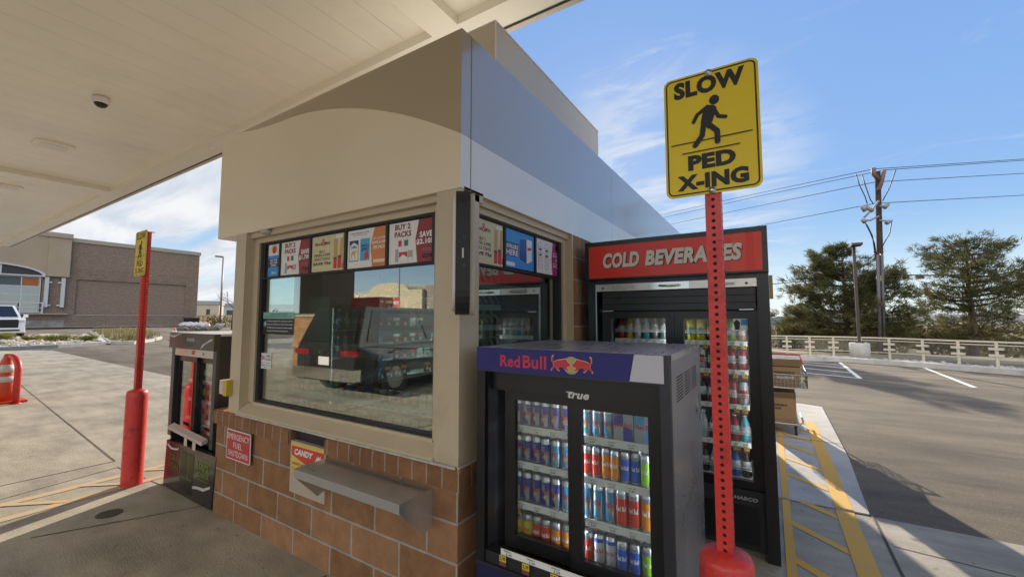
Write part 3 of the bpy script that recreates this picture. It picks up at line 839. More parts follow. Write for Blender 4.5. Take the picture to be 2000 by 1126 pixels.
# ------------------------------------------------------------------ pedestrian crossing signs
sign_y = mat('sign_yellow', (0.82, 0.60, 0.02), 0.45, var=0.03, scale=3)
bolt_m = alum
def ped_sign(label, cx, cy, post_base, bol_r, bol_h, su, sv, sw, sh, bold=0.058):
    """bollard, perforated post and sign panel: one rigid thing"""
    t = thing('crossing_sign', label, 'sign', (cx, cy, 0), 'red bollard signs warning of pedestrians crossing')
    b = MB()
    b.lathe([(bol_r + .004, -0.05), (bol_r, 0.01), (bol_r, bol_h - .05), (bol_r * .985, bol_h - .02), (bol_r * .9, bol_h - .002), (bol_r * .55, bol_h + .012), (0.01, bol_h + .02)], (cx, cy, 0), 36)
    b.build('bollard', red_paint, t)
    # square tube post with punched holes: front and side walls built as strips round dark holes
    h = 0.0255; z0 = bol_h - .05; z1 = sv + sh / 2 - .006
    p = MB()
    p.box(cx - h, cx + h, cy - h, cy + h, z0, z1)
    p.build('post', red_paint, t, bevel=0.005)
    hl = MB(); z = z0 + .07
    while z < z1 - .01:
        if z < sv - sh / 2 - .008:
            hl.disc(FA(cy - h), cx, z, 0.0062, None, 0.0008, seg=12)
        hl.disc(FB(cx + h), cy, z, 0.0062, None, 0.0008, seg=12)
        z += 0.0254 * 1.0
    hl.build('punched_holes', mat('hole_dark', (0.02, 0.008, 0.006), 0.8), t)
    yf = cy - h - 0.004
    s = MB(); s.rrect(FA(yf), su - sw / 2, su + sw / 2, sv - sh / 2, sv + sh / 2, 0.025, 0.0, 0.0025, seg=6)
    sp = s.build('sign_panel', [sign_y, mat('sign_back', (0.45, 0.45, 0.45), 0.4, metal=1.0)], t)
    for f in sp.data.polygons:
        if f.normal.y > 0.3 or abs(f.normal.y) < 0.5: f.material_index = 1
    k = sw / 0.309; kv = sh / 0.4535
    X = lambda u: su + (u - 1.1905) * k
    Z = lambda v: sv + (v - 2.2265) * kv
    def pp(l): return [(X(a), Z(b_)) for a, b_ in l]
    f = FA(yf - .0025)
    m = MB()
    o = rr(X(1.0435), X(1.3375), Z(2.007), Z(2.4465), 0.021 * k, 6); i_ = rr(X(1.0485), X(1.3325), Z(2.012), Z(2.4415), 0.016 * k, 6)
    for q in range(len(o)):
        r_ = (q + 1) % len(o); m.poly(f, [o[q], o[r_], i_[r_], i_[q]], None, 0.0008)
    m.build('border', blacktxt, sp)
    m = MB()
    m.disc(f, X(1.2065), Z(2.3375), 0.0165 * k, None, 0.0010, ry=.0175 * kv)
    m.poly(f, pp([(1.172, 2.318), (1.182, 2.325), (1.207, 2.318), (1.214, 2.306), (1.200, 2.262), (1.186, 2.235), (1.160, 2.262), (1.166, 2.292)]), None, 0.0011)
    m.stroke(f, pp([(1.179, 2.315), (1.15, 2.296), (1.137, 2.272)]), 0.0135 * k, None, 0.0013)
    m.stroke(f, pp([(1.203, 2.308), (1.2185, 2.273), (1.2405, 2.266)]), 0.0135 * k, None, 0.0018)
    m.stroke(f, pp([(1.171, 2.262), (1.164, 2.215), (1.140, 2.183)]), 0.0185 * k, None, 0.0023)
    m.stroke(f, pp([(1.186, 2.252), (1.213, 2.221), (1.213, 2.183)]), 0.0185 * k, None, 0.0028)
    m.build('walking_figure', blacktxt, sp)
    m = MB(); m.stroke(f, pp([(1.060, 2.1975), (1.319, 2.1975)]), 0.0038 * k, None, 0.0033); m.stroke(f, pp([(1.096, 2.160), (1.281, 2.160)]), 0.0038 * k, None, 0.0034)
    m.build('crossing_lines', blacktxt, sp)
    text('lettering', '', f, 0, 0, 0, 0, blacktxt, sp, d=0.001, bold=bold, lines=[
        ('SLOW', X(1.072), X(1.304), Z(2.370), Z(2.435)), ('PED', X(1.114), X(1.268), Z(2.093), Z(2.149)), ('X-ING', X(1.075), X(1.305), Z(2.022), Z(2.079))])
    m = MB()
    for v in (2.449, 2.005):
        m.lathe([(0.0125 * k, 0.0), (0.0125 * k, 0.0015), (0.006, 0.002), (0.006, 0.006), (0.003, 0.007)], (0, 0, 0), 16)
        for vv in m.bm.verts:
            if not vv.tag:
                x, y, z = vv.co; vv.co = (X(1.190) + x, yf - .003 - z, Z(v - .006 * (1 if v > 2.2 else -1)) + y); vv.tag = True
    m.build('bolt', alum, sp)
    m = MB()
    for v in (2.449, 2.005):
        m.box(cx - .006, cx + .006, cy + h, cy + h + .03, Z(v) - .006, Z(v) + .006)
    m.build('bolt_end', alum, sp)
    return t
ped_sign('large yellow SLOW PED X-ING sign on a red bollard between the two drink coolers', 1.1905, -0.029, None, 0.085, 0.765, 1.1905, 2.2265, 0.309, 0.4535)
lb = onZ(252, 956)
ped_sign('yellow SLOW PED X-ING sign on a red bollard out by the dark drinks cooler', -3.81, -0.15, None, 0.082, 0.87, -3.855, 2.19, 0.30, 0.44, bold=0.02)

# ------------------------------------------------------------------ things on the kiosk front
t = thing('shutdown_sign', 'red EMERGENCY FUEL SHUTDOWN sign screwed to the brick base', 'sign', (-2.12, -0.01, 0.48))
s = MB(); s.rrect(FA(-0.024), -2.30, -1.94, 0.478, 0.70, 0.01, 0.0, 0.003); s.build('panel', whitetxt, t)
s = MB(); s.rrect(FA(-0.027), -2.292, -1.948, 0.485, 0.693, 0.008, None, 0.001); s.build('red_field', mat('sign_red', (0.50, 0.04, 0.045), 0.5, var=.05, scale=8), t)
text('lettering', '', FA(-0.028), 0, 0, 0, 0, whitetxt, t, bold=0.0, lines=[('EMERGENCY', -2.285, -1.957, 0.63, 0.673), ('FUEL', -2.19, -2.06, 0.568, 0.61), ('SHUTDOWN', -2.265, -1.975, 0.505, 0.548)])
s = MB()
for x in (-2.292, -1.948):
    for z in (0.486, 0.692): s.disc(FA(-.0281), x, z, .005, None, .001, seg=10)
s.build('screw', alum, t)
# deposit drawer with candy decal
t = thing('transaction_drawer', 'recessed steel cash drawer with red and yellow CANDY decal in the brick', 'drawer', (-1.25, 0, 0.4))
MB().box(-1.445, -1.058, -0.012, 0.02, 0.40, 0.735).build('drawer_front', mat('drawer_tan', (0.50, 0.42, 0.33), 0.45), t, bevel=0.004)
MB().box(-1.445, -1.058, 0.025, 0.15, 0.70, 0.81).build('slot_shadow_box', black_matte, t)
s = MB(); s.poly(FA(-0.0121), [(-1.435, 0.53), (-1.068, 0.505), (-1.068, 0.727), (-1.435, 0.727)], None, .001)
dc = s.build('candy_decal', mat('decal_yellow', (0.75, 0.52, 0.12), 0.4), t)
s = MB(); s.poly(FA(-0.0121), [(-1.43, 0.645), (-1.27, 0.605), (-1.072, 0.63), (-1.072, 0.705), (-1.43, 0.705)], None, .0018)
s.build('red_wave', mat('decal_red', (0.62, 0.06, 0.04), 0.4), dc)
s = MB(); s.poly(FA(-0.0121), [(-1.12 + (0.05 if i % 2 else 0.032) * math.cos(i * math.pi / 12), 0.637 + (0.05 if i % 2 else 0.032) * math.sin(i * math.pi / 12)) for i in range(24)], None, .0024)
s.build('starburst', whitetxt, dc)
text('lettering', 'CANDY', FA(-0.0121), -1.395, -1.185, 0.65, 0.69, whitetxt, dc, d=.003, bold=0.05, shear=0.25)
text('small_lettering', '', FA(-0.0121), 0, 0, 0, 0, mat('decal_brown', (0.35, 0.10, 0.04), .5), dc, d=.003, bold=.01, lines=[('want more?', -1.42, -1.2, 0.585, 0.607), ('Come in!', -1.42, -1.26, 0.545, 0.57)])
# steel shelf
t = thing('steel_shelf', 'brushed steel service shelf on triangular side brackets under the window', 'shelf', (-0.65, 0, 0.6))
w = MB(); w.box(-1.045, -0.165, -0.225, -0.001, 0.681, 0.685); w.box(-1.045, -0.165, -0.229, -0.225, 0.638, 0.685)
w.build('shelf_top', steel, t)
for x in (-1.045, -0.168):
    w = MB(); w.poly(FB(x), [(-0.2248, 0.640), (-0.07, 0.475), (-0.001, 0.50), (-0.001, 0.6808), (-0.2248, 0.6808)], 0.0, 0.003); w.build('side_bracket', steel, t)
MB().box(-1.041, -0.169, -0.004, -0.001, 0.62, 0.6808).build('back_flange', steel, t)
# yellow emergency button box on the left corner post
t = thing('emergency_stop', 'small white and yellow emergency stop box on the left post', 'alarm box', (-2.44, -0.03, .98))
MB().box(-2.46, -2.365, -0.03, 0.05, .95, 1.06).build('housing', mat('housing_white', (0.6, 0.55, 0.5), .4, c2=(0.5, 0.2, 0.15), scale=40, thr=(.55, .6)), t, bevel=.006)
MB().box(-2.364, -2.31, -0.045, -0.001, .945, 1.065).build('cover', mat('cover_yellow', (0.55, 0.40, 0.03), .35), t, bevel=.006)
# blade sign on the corner
t = thing('blade_sign', 'narrow black and white rounded lightbox seen edge on at the kiosk corner', 'sign', (0.03, -0.03, 1.6))
fr45 = (Vector((0.03, -0.02, 0)), Vector((0.64, -0.77, 0)), Vector((0, 0, 1)))     # panel plane runs out from the corner
w = MB(); w.rrect(fr45, 0.0, 0.24, 1.575, 2.165, 0.11, -0.033, 0.033, seg=6); w.build('frame', black_matte, t, bevel=.006)
w = MB(); w.rrect(fr45, 0.012, 0.228, 1.59, 2.15, 0.10, 0.0335, 0.045, seg=6); w.build('face_panel', white_m, t, bevel=.004)
w = MB(); w.rrect(fr45, 0.0, 0.21, 1.572, 2.155, 0.08, -0.055, -0.0335, seg=6); w.build('mounting_plate', mat('pale_grey', (0.5, 0.47, 0.42), .5), t, bevel=.003)
w = MB(); fe = (Vector((0.03, -0.02, 0)) + fr45[1] * 0.24, Vector((0.77, 0.64, 0)), Vector((0, 0, 1)))
w.rect(fe, -.004, .004, 1.83, 1.875, None, .0012, 0); 
w.build('latch_slot', mat('slot_grey', (0.5, 0.5, 0.5), .3), t)
w = MB(); w.disc(fe, 0.006, 1.925, .008, None, .0012); w.disc(fe, 0.006, 1.795, .008, None, .0012); w.build('lock', char_m, t)

# ------------------------------------------------------------------ posters inside the glass line
paper = lambda n, c: mat(n, c, .45)
pw_, pcream, pred, porange, pblue, pnavy, pmag = paper('poster_white', (0.800, 0.780, 0.754)), paper('poster_cream', (0.650, 0.585, 0.351)), paper('poster_red', (0.286, 0.029, 0.036)), paper('poster_orange', (0.650, 0.221, 0.058)), paper('poster_blue', (0.039, 0.286, 0.715)), paper('poster_navy', (0.026, 0.039, 0.156)), paper('poster_magenta', (0.390, 0.026, 0.208))
pgreen = paper('pack_green', (0.026, 0.182, 0.078)); pgrey = paper('pack_grey', (0.390, 0.390, 0.403)); pred2 = paper('pack_red', (0.585, 0.039, 0.039))
def rack(label, fr, u0, u1, v0, v1, cuts):
    c = fr[0] + fr[1] * ((u0 + u1) / 2)
    t = thing('poster_rail', label, 'poster frame', (c.x, c.y, v0), 'black poster rails across the window tops')
    w = MB(); w.rect(fr, u0, u1, v0, v0 + .012, 0, .012); w.rect(fr, u0, u1, v1 - .012, v1, 0, .012)
    for c in [u0] + cuts + [u1 - .022]: w.rect(fr, c, c + .022, v0 + .0121, v1 - .0121, 0, .0115)
    w.build('rail', black_matte, t)
    w = MB(); w.rect(fr, u0 + .001, u1 - .001, v0 + .001, v1 - .001, -.004, -.0005); w.build('backing', black_matte, t)
fa_ = FA(0.094); fb_ = FB(-0.092)
rack('black poster rail across the top of the front window', fa_, -2.088, -0.252, 1.868, 2.158, [-1.868, -1.468, -1.066, -0.662])
rack('black poster rail across the top of the side window', fb_, 0.217, 1.40, 1.868, 2.163, [0.545, 0.955])
def poster(label, fr, u0, u1, v0, v1, m):
    c = fr[0] + fr[1] * ((u0 + u1) / 2) + fr[2] * v0
    t = thing('poster', label, 'poster', c, 'tobacco offer posters in the window rails')
    w = MB(); w.rect(fr, u0, u1, v0, v1, 0, .003); w.build('sheet', m, t)
    return t, (fr[0] + fr[1].cross(fr[2]) * .003, fr[1], fr[2])
def block(t, fr, name, m, *polys, d=.0004):
    w = MB()
    for p in polys: w.poly(fr, p, None, d)
    return w.build(name, m, t)
def R4(u0, u1, v0, v1): return [(u0, v0), (u1, v0), (u1, v1), (u0, v1)]
def packs_poster(label, u0, u1, save):
    v0, v1 = 1.886, 2.138
    t, f = poster(label, fa_, u0, u1, v0, v1, pw_)
    W = u1 - u0; U = lambda a: u0 + a * W; V = lambda b_: v0 + b_ * (v1 - v0)
    block(t, f, 'red_panel', pred, [(U(.69), V(1)), (U(.615), V(.55)), (U(.66), V(0)), (U(1), V(0)), (U(1), V(1))])
    text('headline', '', f, 0, 0, 0, 0, paper('headline_red', (0.260, 0.026, 0.026)), t, d=.001, bold=.04, lines=[('BUY 2', U(.14), U(.50), V(.82), V(.96)), ('PACKS', U(.13), U(.52), V(.64), V(.78))])
    text('saving', '', f, 0, 0, 0, 0, whitetxt, t, d=.001, bold=.04, lines=[('SAVE', U(.71), U(.985), V(.57), V(.71)), (save, U(.64), U(.985), V(.40), V(.54))])
    block(t, f, 'pack_red', pred2, R4(U(.22), U(.30), V(.42), V(.56)), [(U(.24), V(.05)), (U(.44), V(.05)), (U(.44), V(.28)), (U(.24), V(.28))])
    block(t, f, 'pack_green', pgreen, R4(U(.36), U(.45), V(.42), V(.56)))
    block(t, f, 'pack_grey', pgrey, R4(U(.45), U(.56), V(.06), V(.30)), R4(U(.15), U(.23), V(.05), V(.36)), d=.0006)
    block(t, f, 'pack_label', whitetxt, [(U(.24), V(.05)), (U(.44), V(.05)), (U(.44), V(.14)), (U(.34), V(.22)), (U(.24), V(.14))], R4(U(.31), U(.35), V(.40), V(.54)), R4(U(.46), U(.55), V(.06), V(.14)), d=.0008)
    block(t, f, 'small_print', pgrey, *[R4(U(.1), U(.55), V(.585), V(.59)), R4(U(.77), U(.97), V(.25), V(.255)), R4(U(.74), U(.97), V(.30), V(.305))], d=.0009)
    block(t, f, 'warning_box', whitetxt, R4(U(.78), U(.97), V(.10), V(.17)))
    text('warning_print', 'WARNING BOX', f, U(.8), U(.95), V(.12), V(.15), pgrey, t, d=.001)
packs_poster('white and red BUY 2 PACKS poster offering SAVE $1.70', -1.846, -1.472, '$1.70!')
packs_poster('white and red BUY 2 PACKS poster offering SAVE $2.10', -0.636, -0.272, '$2.10!')
t, f = poster('narrow white and blue poster at the far left of the front window rail', fa_, -2.03, -1.876, 1.886, 2.138, pw_)
block(t, f, 'blue_band', pblue, R4(-2.03, -1.876, 1.886, 1.955), R4(-2.03, -1.876, 2.03, 2.05)); block(t, f, 'navy_band', pnavy, R4(-2.03, -1.876, 1.956, 2.029))
block(t, f, 'gold_band', pcream, R4(-1.985, -1.905, 2.075, 2.135)); w = MB(); w.disc(f, -1.945, 2.095, .03, None, .0008); w.build('red_disc', pred2, t)
text('lettering', '', f, 0, 0, 0, 0, whitetxt, t, d=.001, bold=.03, lines=[('BUY ONE', -2.0, -1.9, 2.005, 2.022), ('GET ONE', -2.0, -1.9, 1.985, 2.0), ('OFFER', -1.99, -1.91, 1.963, 1.98), ('Save', -1.975, -1.915, 1.905, 1.925)])
def cigar_poster(label, fr, u0, u1, v0, v1):
    t, f = poster(label, fr, u0, u1, v0, v1, pcream)
    W = u1 - u0; U = lambda a: u0 + a * W; V = lambda b_: v0 + b_ * (v1 - v0)
    dk = paper('poster_brown', (0.091, 0.058, 0.039))
    text('headline', '', f, 0, 0, 0, 0, dk, t, d=.001, bold=.02, lines=[('Black', U(.10), U(.33), V(.74), V(.83)), ('Mild', U(.42), U(.58), V(.74), V(.83))])
    text('ampersand', '&', f, U(.31), U(.44), V(.72), V(.92), pred2, t, d=.0012, bold=.01)
    text('offer', '', f, 0, 0, 0, 0, dk, t, d=.001, bold=.015, lines=[('BUY 3', U(.25), U(.43), V(.52), V(.60)), ('ORIGINAL & WINE', U(.08), U(.59), V(.42), V(.50)), ('SINGLE CIGARS', U(.09), U(.59), V(.31), V(.39))])
    text('saving', 'SAVE 75\u00a2', f, U(.05), U(.62), V(.165), V(.26), paper('poster_black', (0.026, 0.019, 0.016)), t, d=.001, bold=.05)
    block(t, f, 'glass_print', paper('poster_amber', (0.546, 0.351, 0.130)), R4(U(.70), U(.82), V(.08), V(.86)), [(U(.86), V(.08)), (U(.97), V(.08)), (U(1), V(.98)), (U(.92), V(.98))])
    block(t, f, 'tube_print', pred2, R4(U(.70), U(.80), V(.05), V(.30)), R4(U(.83), U(.93), V(.05), V(.33)), [(U(.95), V(.05)), (U(1.), V(.05)), (U(1.), V(.28))], d=.0007)
    block(t, f, 'tube_cap', paper('poster_brown', (0.091, 0.058, 0.039)), R4(U(.70), U(.80), V(.30), V(.36)), R4(U(.83), U(.93), V(.33), V(.40)), d=.0008)
    block(t, f, 'warning_box', whitetxt, R4(U(.76), U(.97), V(.88), V(.965)), d=.0009)
cigar_poster('cream BUY 3 SINGLE CIGARS SAVE 75 cents poster in the front window', fa_, -1.442, -1.082, 1.886, 2.138)
cigar_poster('cream BUY 3 SINGLE CIGARS poster in the side window, part hidden by the corner post', fb_, 0.205, 0.54, 1.884, 2.148)
t, f = poster('white and orange SAVE $1.00 PER PACK poster with blue packs', fa_, -1.038, -0.670, 1.886, 2.138, pw_)
U = lambda a: -1.038 + a * .368; V = lambda b_: 1.886 + b_ * .252
block(t, f, 'orange_panel', porange, [(U(.72), V(1)), (U(.62), V(.55)), (U(.67), V(0)), (U(1), V(0)), (U(1), V(1))])
block(t, f, 'navy_pack', pnavy, R4(U(.05), U(.30), V(.18), V(.73)), d=.0006); block(t, f, 'pack_face', pw_, [(U(.06), V(.20)), (U(.29), V(.20)), (U(.29), V(.60)), (U(.17), V(.68)), (U(.06), V(.60))], d=.0008)
block(t, f, 'animal_emblem', paper('camel_tan', (0.585, 0.390, 0.156)), [(U(x), V(y)) for x, y in ((.11, .24), (.13, .24), (.14, .36), (.19, .36), (.20, .24), (.22, .24), (.22, .38), (.24, .42), (.26, .46), (.24, .48), (.22, .44), (.20, .43), (.185, .48), (.165, .43), (.15, .48), (.12, .43), (.10, .38))], d=.001)
block(t, f, 'blue_pack', paper('pack_sky', (0.078, 0.390, 0.624)), R4(U(.35), U(.60), V(.18), V(.75)), d=.0006)
block(t, f, 'red_emblem', pred2, [(U(.47), V(.20)), (U(.59), V(.25)), (U(.55), V(.42)), (U(.46), V(.36))], d=.0009)
text('lettering', '', f, 0, 0, 0, 0, pnavy, t, d=.0014, bold=.02, lines=[('CAMEL', U(.09), U(.26), V(.52), V(.60)), ('AMERICAN', U(.37), U(.58), V(.54), V(.60)), ('SPIRIT', U(.38), U(.58), V(.42), V(.52)), ('LIMITED TIME MULTI OFFER', U(.08), U(.58), V(.90), V(.925)), ('SELECTED PACKS ONLY', U(.14), U(.52), V(.85), V(.87))])
text('saving', '', f, 0, 0, 0, 0, whitetxt, t, d=.001, bold=.03, lines=[('BUY 2 OR MORE', U(.69), U(.99), V(.69), V(.74)), ('SAVE $1.00', U(.66), U(.995), V(.56), V(.65)), ('PER PACK', U(.70), U(.995), V(.44), V(.53))])
block(t, f, 'warning_box', paper('poster_pale', (0.780, 0.650, 0.546)), R4(U(.70), U(.99), V(.10), V(.18)), d=.0009)
t, f = poster('bright blue AVAILABLE HERE poster in the side window', fb_, 0.572, 0.948, 1.894, 2.146, pblue)
U = lambda a: .572 + a * .376; V = lambda b_: 1.894 + b_ * .252
block(t, f, 'navy_band', pnavy, R4(U(0), U(.44), V(.30), V(.66)))
text('lettering', '', f, 0, 0, 0, 0, whitetxt, t, d=.001, bold=.03, lines=[('AVAILABLE', U(.02), U(.42), V(.50), V(.62)), ('HERE', U(.02), U(.42), V(.32), V(.47))])
block(t, f, 'navy_pack', paper('pack_navy', (0.026, 0.091, 0.325)), [(U(.47), V(.26)), (U(.72), V(.18)), (U(.72), V(.86)), (U(.47), V(.80))], d=.0006)
block(t, f, 'white_pack', pw_, [(U(.72), V(.18)), (U(.92), V(.27)), (U(.92), V(.86)), (U(.72), V(.86))], d=.0008)
block(t, f, 'red_band', pred2, [(U(.75), V(.55)), (U(.90), V(.58)), (U(.90), V(.66)), (U(.75), V(.63))], d=.001); block(t, f, 'warning_box', whitetxt, R4(U(.02), U(.30), V(.04), V(.14)))
t, f = poster('white and magenta nicotine pouch poster at the far end of the side window', fb_, 0.985, 1.383, 1.894, 2.15, pw_)
U = lambda a: .985 + a * .398; V = lambda b_: 1.894 + b_ * .256
block(t, f, 'magenta_panel', pmag, [(U(.68), V(1)), (U(.62), V(.5)), (U(.66), V(0)), (U(1), V(0)), (U(1), V(1))])
w = MB()
for a in (.16, .42):
    for b_ in (.30, .50, .66, .82): w.disc(f, U(a), V(b_ - .05), .034, None, .0006)
w.build('tin_print', pgrey, t)
w = MB()
for a in (.16, .42):
    for b_ in (.30, .50, .66, .82): w.disc(f, U(a), V(b_ - .05), .029, None, .0009)
w.build('tin_face', pw_, t)
text('lettering', '', f, 0, 0, 0, 0, pgrey, t, d=.0014, bold=.01, lines=[('VELO', U(a - .07), U(a + .07), V(b_ - .07), V(b_ - .03)) for a in (.16, .42) for b_ in (.30, .50, .66, .82)])
text('saving', '', f, 0, 0, 0, 0, whitetxt, t, d=.001, bold=.03, lines=[('BUY 1 OR MORE', U(.69), U(.99), V(.66), V(.70)), ('SAVE $1.00', U(.68), U(.99), V(.56), V(.63)), ('OR', U(.79), U(.89), V(.44), V(.51)), ('BUY 2 OR MORE', U(.69), U(.99), V(.34), V(.38)), ('SAVE $3.00', U(.68), U(.99), V(.24), V(.31))])
block(t, f, 'emblem', paper('emblem_gold', (0.455, 0.364, 0.156)), R4(U(.80), U(.88), V(.78), V(.94)))
# notices on the glass
fg = FA(0.0995)
t = thing('window_notice', 'black and teal notice sticker on the left of the front window', 'notice', (-1.87, 0.099, 1.43))
w = MB(); w.rect(fg, -2.088, -1.655, 1.435, 1.555, 0, .001); w.build('black_panel', black_matte, t)
w = MB(); w.rect(fg, -2.088, -1.655, 1.556, 1.605, 0, .001); w.build('teal_panel', paper('notice_teal', (0.208, 0.468, 0.403)), t)
text('notice_print', '', fg, 0, 0, 0, 0, whitetxt, t, d=.0015, bold=.015, lines=[('Children exposed to nicotine products', -2.02, -1.67, 1.528, 1.542), ('become addicted to them. Please keep', -2.02, -1.67, 1.503, 1.517), ('STORE doors closed and smoke outside,', -2.02, -1.67, 1.478, 1.492), ('away from windows facing the lot.', -2.02, -1.72, 1.453, 1.467)])
text('teal_print', '', fg, 0, 0, 0, 0, black_matte, t, d=.0015, bold=.005, lines=[('A FEDERAL LAW MAY PROHIBIT', -1.99, -1.74, 1.584, 1.595), ('SALE TO PERSONS UNDER 21 YEARS OF AGE', -2.05, -1.69, 1.565, 1.576)])
w = MB()
for i in range(4): w.stroke(fg, [(-2.052 - .024 * math.cos(i * .785), 1.515 - .024 * math.sin(i * .785)), (-2.052 + .024 * math.cos(i * .785), 1.515 + .024 * math.sin(i * .785))], .004, None, .0014 + i * .0001)
w.build('star_emblem', paper('star_teal', (0.520, 0.800, 0.780)), t)
t = thing('hours_sticker', 'small white OPEN 24 HOURS sticker low on the left window edge', 'sticker', (-2.02, 0.099, 1.15))
w = MB(); w.rect(fg, -2.092, -1.945, 1.165, 1.285, 0, .001); w.build('sheet', whitetxt, t)
text('lettering', '', fg, 0, 0, 0, 0, blacktxt, t, d=.0014, bold=.02, lines=[('OPEN', -2.02, -1.955, 1.253, 1.273), ('24 HOURS', -2.03, -1.95, 1.228, 1.247), ('Have a question?', -2.08, -1.955, 1.205, 1.216), ('Please call the store', -2.085, -1.952, 1.188, 1.199), ('Thank you', -2.06, -1.97, 1.171, 1.182)])
text('red_mark', '24', fg, -2.085, -2.04, 1.232, 1.268, pred2, t, d=.0016, bold=.05)
# ------------------------------------------------------------------ cans
can_alum = mat('can_aluminium', (0.62, 0.63, 0.65), 0.28, metal=0.9)
def cmat(n, c, me=0.35): return mat('can_' + n, c, 0.3, metal=me)
CANC = {'blue': cmat('blue', (.012, .03, .30), .15), 'silver': cmat('silver', (.34, .37, .43), .6), 'sky': cmat('sky', (.06, .32, .58), .15), 'red': cmat('red', (.62, .035, .02), .1), 'orange': cmat('orange', (.75, .24, .01), .1),
        'yellow': cmat('yellow', (.70, .55, .02), .1), 'green': cmat('green', (.30, .62, .03), .1), 'white': cmat('white', (.62, .64, .66), .2), 'royal': cmat('royal', (.02, .11, .55), .1), 'lime': cmat('lime', (.40, .58, .10)), 'black': cmat('black', (.015, .015, .018))}
rb_red = mat('can_lettering_red', (.55, .03, .05), .4)
CAN = {}
def can_proto(kind, r, h, loc):
    """slim can: body with its two-tone diamonds or single colour, lid, lettering"""
    key = (kind, round(h, 3), round(r, 4))
    if key in CAN:
        return dup(CAN[key], loc)
    o = thing('drink_can', 'x', 'can', loc)
    seg = 24
    a, b_ = {'classic': ('blue', 'silver'), 'sugarfree': ('sky', 'silver')}.get(kind, (kind, kind))
    prof = [(r * .78, 0), (r * .97, .006), (r, .012)] + [(r, .012 + (h - .034) * i / 10) for i in range(1, 11)] + [(r * .97, h - .014), (r * .84, h - .004), (r * .84, h)]
    def mif(j, k):
        if j < 2: return 2
        if j >= 12: return 2
        t = (k + .5) / seg
        up = (j - 2) / 10
        if kind in ('classic', 'sugarfree'):
            ph = (t * 2 + .5 + (up - .5) * .12) % 1.0
            return 0 if (ph < .72 if up > .5 else ph > .3) else 1
        return 0
    m = MB(); m.lathe(prof, loc, seg, mif)
    m.build('can_body', [CANC[a], CANC[b_], can_alum], o)
    m = MB(); m.lathe([(r * .80, h + .0005), (r * .83, h + .002), (r * .80, h + .002), (r * .70, h - .001), (.004, h - .001)], loc, 16); m.box(loc[0] - .006, loc[0] + .006, loc[1] - .012, loc[1] + .004, loc[2] + h, loc[2] + h + .002); m.build('can_lid', can_alum, o)
    x, y, z = loc
    tm = rb_red if kind in ('classic', 'sugarfree') else (whitetxt if kind not in ('white', 'yellow') else rb_red)
    text('lettering', 'Red Bull', FA(0), x - r * .85, x + r * .85, z + h * .44, z + h * .58, tm, o, d=.0006, bold=.03, bend=(x, y, r))
    if kind in ('classic', 'sugarfree'):
        m = MB()
        for i in range(12):
            t0, t1 = 2 * math.pi * i / 12, 2 * math.pi * (i + 1) / 12
            m.bm.faces.new([m.bm.verts.new((x + (r + .0008) * math.sin(q / r), y - (r + .0008) * math.cos(q / r), w_)) for q, w_ in ((0, z + h * .36), (.007 * math.cos(t0), z + h * .36 + .007 * math.sin(t0)), (.007 * math.cos(t1), z + h * .36 + .007 * math.sin(t1)))])
        m.build('sun_emblem', mat('emblem_yellow', (.65, .45, .03), .4), o)
    else:
        m = MB()
        for i in range(10):
            q0, q1 = -r * .9 + r * 1.8 * i / 10, -r * .9 + r * 1.8 * (i + 1) / 10
            m.bm.faces.new([m.bm.verts.new((x + (r + .0005) * math.sin(q / r), y - (r + .0005) * math.cos(q / r), w_)) for q, w_ in ((q0, z + h * .78), (q1, z + h * .78), (q1, z + h * .90), (q0, z + h * .90))])
        m.build('name_band', CANC['silver' if kind != 'white' else 'royal'], o)
    CAN[key] = o
    return o
ORD = ['first', 'second', 'third', 'fourth', 'fifth', 'sixth', 'seventh', 'eighth', 'ninth', 'tenth', 'eleventh', 'twelfth']
CN = {'classic': 'blue and silver', 'sugarfree': 'light blue and silver', 'royal': 'plain deep blue', 'red': 'red', 'orange': 'orange', 'yellow': 'yellow', 'green': 'green', 'white': 'white and silver', 'lime': 'lime green', 'sky': 'sky blue'}

# ------------------------------------------------------------------ energy drink cooler (slim sliding-door, faces -Y)
RX0, RX1, RY0, RY1, RZ = 0.130, 1.021, -0.005, 0.755, 1.42
t = thing('energy_drink_cooler', 'waist high energy drink cooler with dark blue bull header and two sliding glass doors', 'cooler', (.575, .37, 0))
cool = t
w = MB(); w.box(RX0, RX1, RY0, RY1, 1.395, RZ); w.build('cabinet_top', mat('top_steel_grey', (.66, .66, .68), .30, metal=1.0, rvar=.06, scale=4, stretch=(12, 1, 1)), t, bevel=.004)
side_m = mat('cooler_side_steel', (.46, .46, .52), .30, metal=.9, rvar=.06, scale=2)
w = MB(); w.box(RX1 - .03, RX1, RY0 + .02, RY1, .06, 1.3949); w.build('side_panel', side_m, t, bevel=.003)
w = MB(); w.box(RX0, RX0 + .03, RY0 + .02, RY1, .06, 1.3949); w.build('side_panel', side_m, t, bevel=.003)
w = MB(); w.box(RX0 + .0301, RX1 - .0301, RY1 - .03, RY1 - .001, .06, 1.394); w.box(RX0 + .0301, RX1 - .0301, .1, RY1 - .0301, .38, .42); w.box(RX0 + .0301, RX1 - .0301, .1, RY1 - .0301, 1.25, 1.30)
w.build('liner', mat('liner_grey', (.10, .10, .11), .5), t)
w = MB(); w.box(RX0 + .02, RX1 - .02, .0, RY1 - .03, 0.0, .0599); w.build('base_frame', black_matte, t)
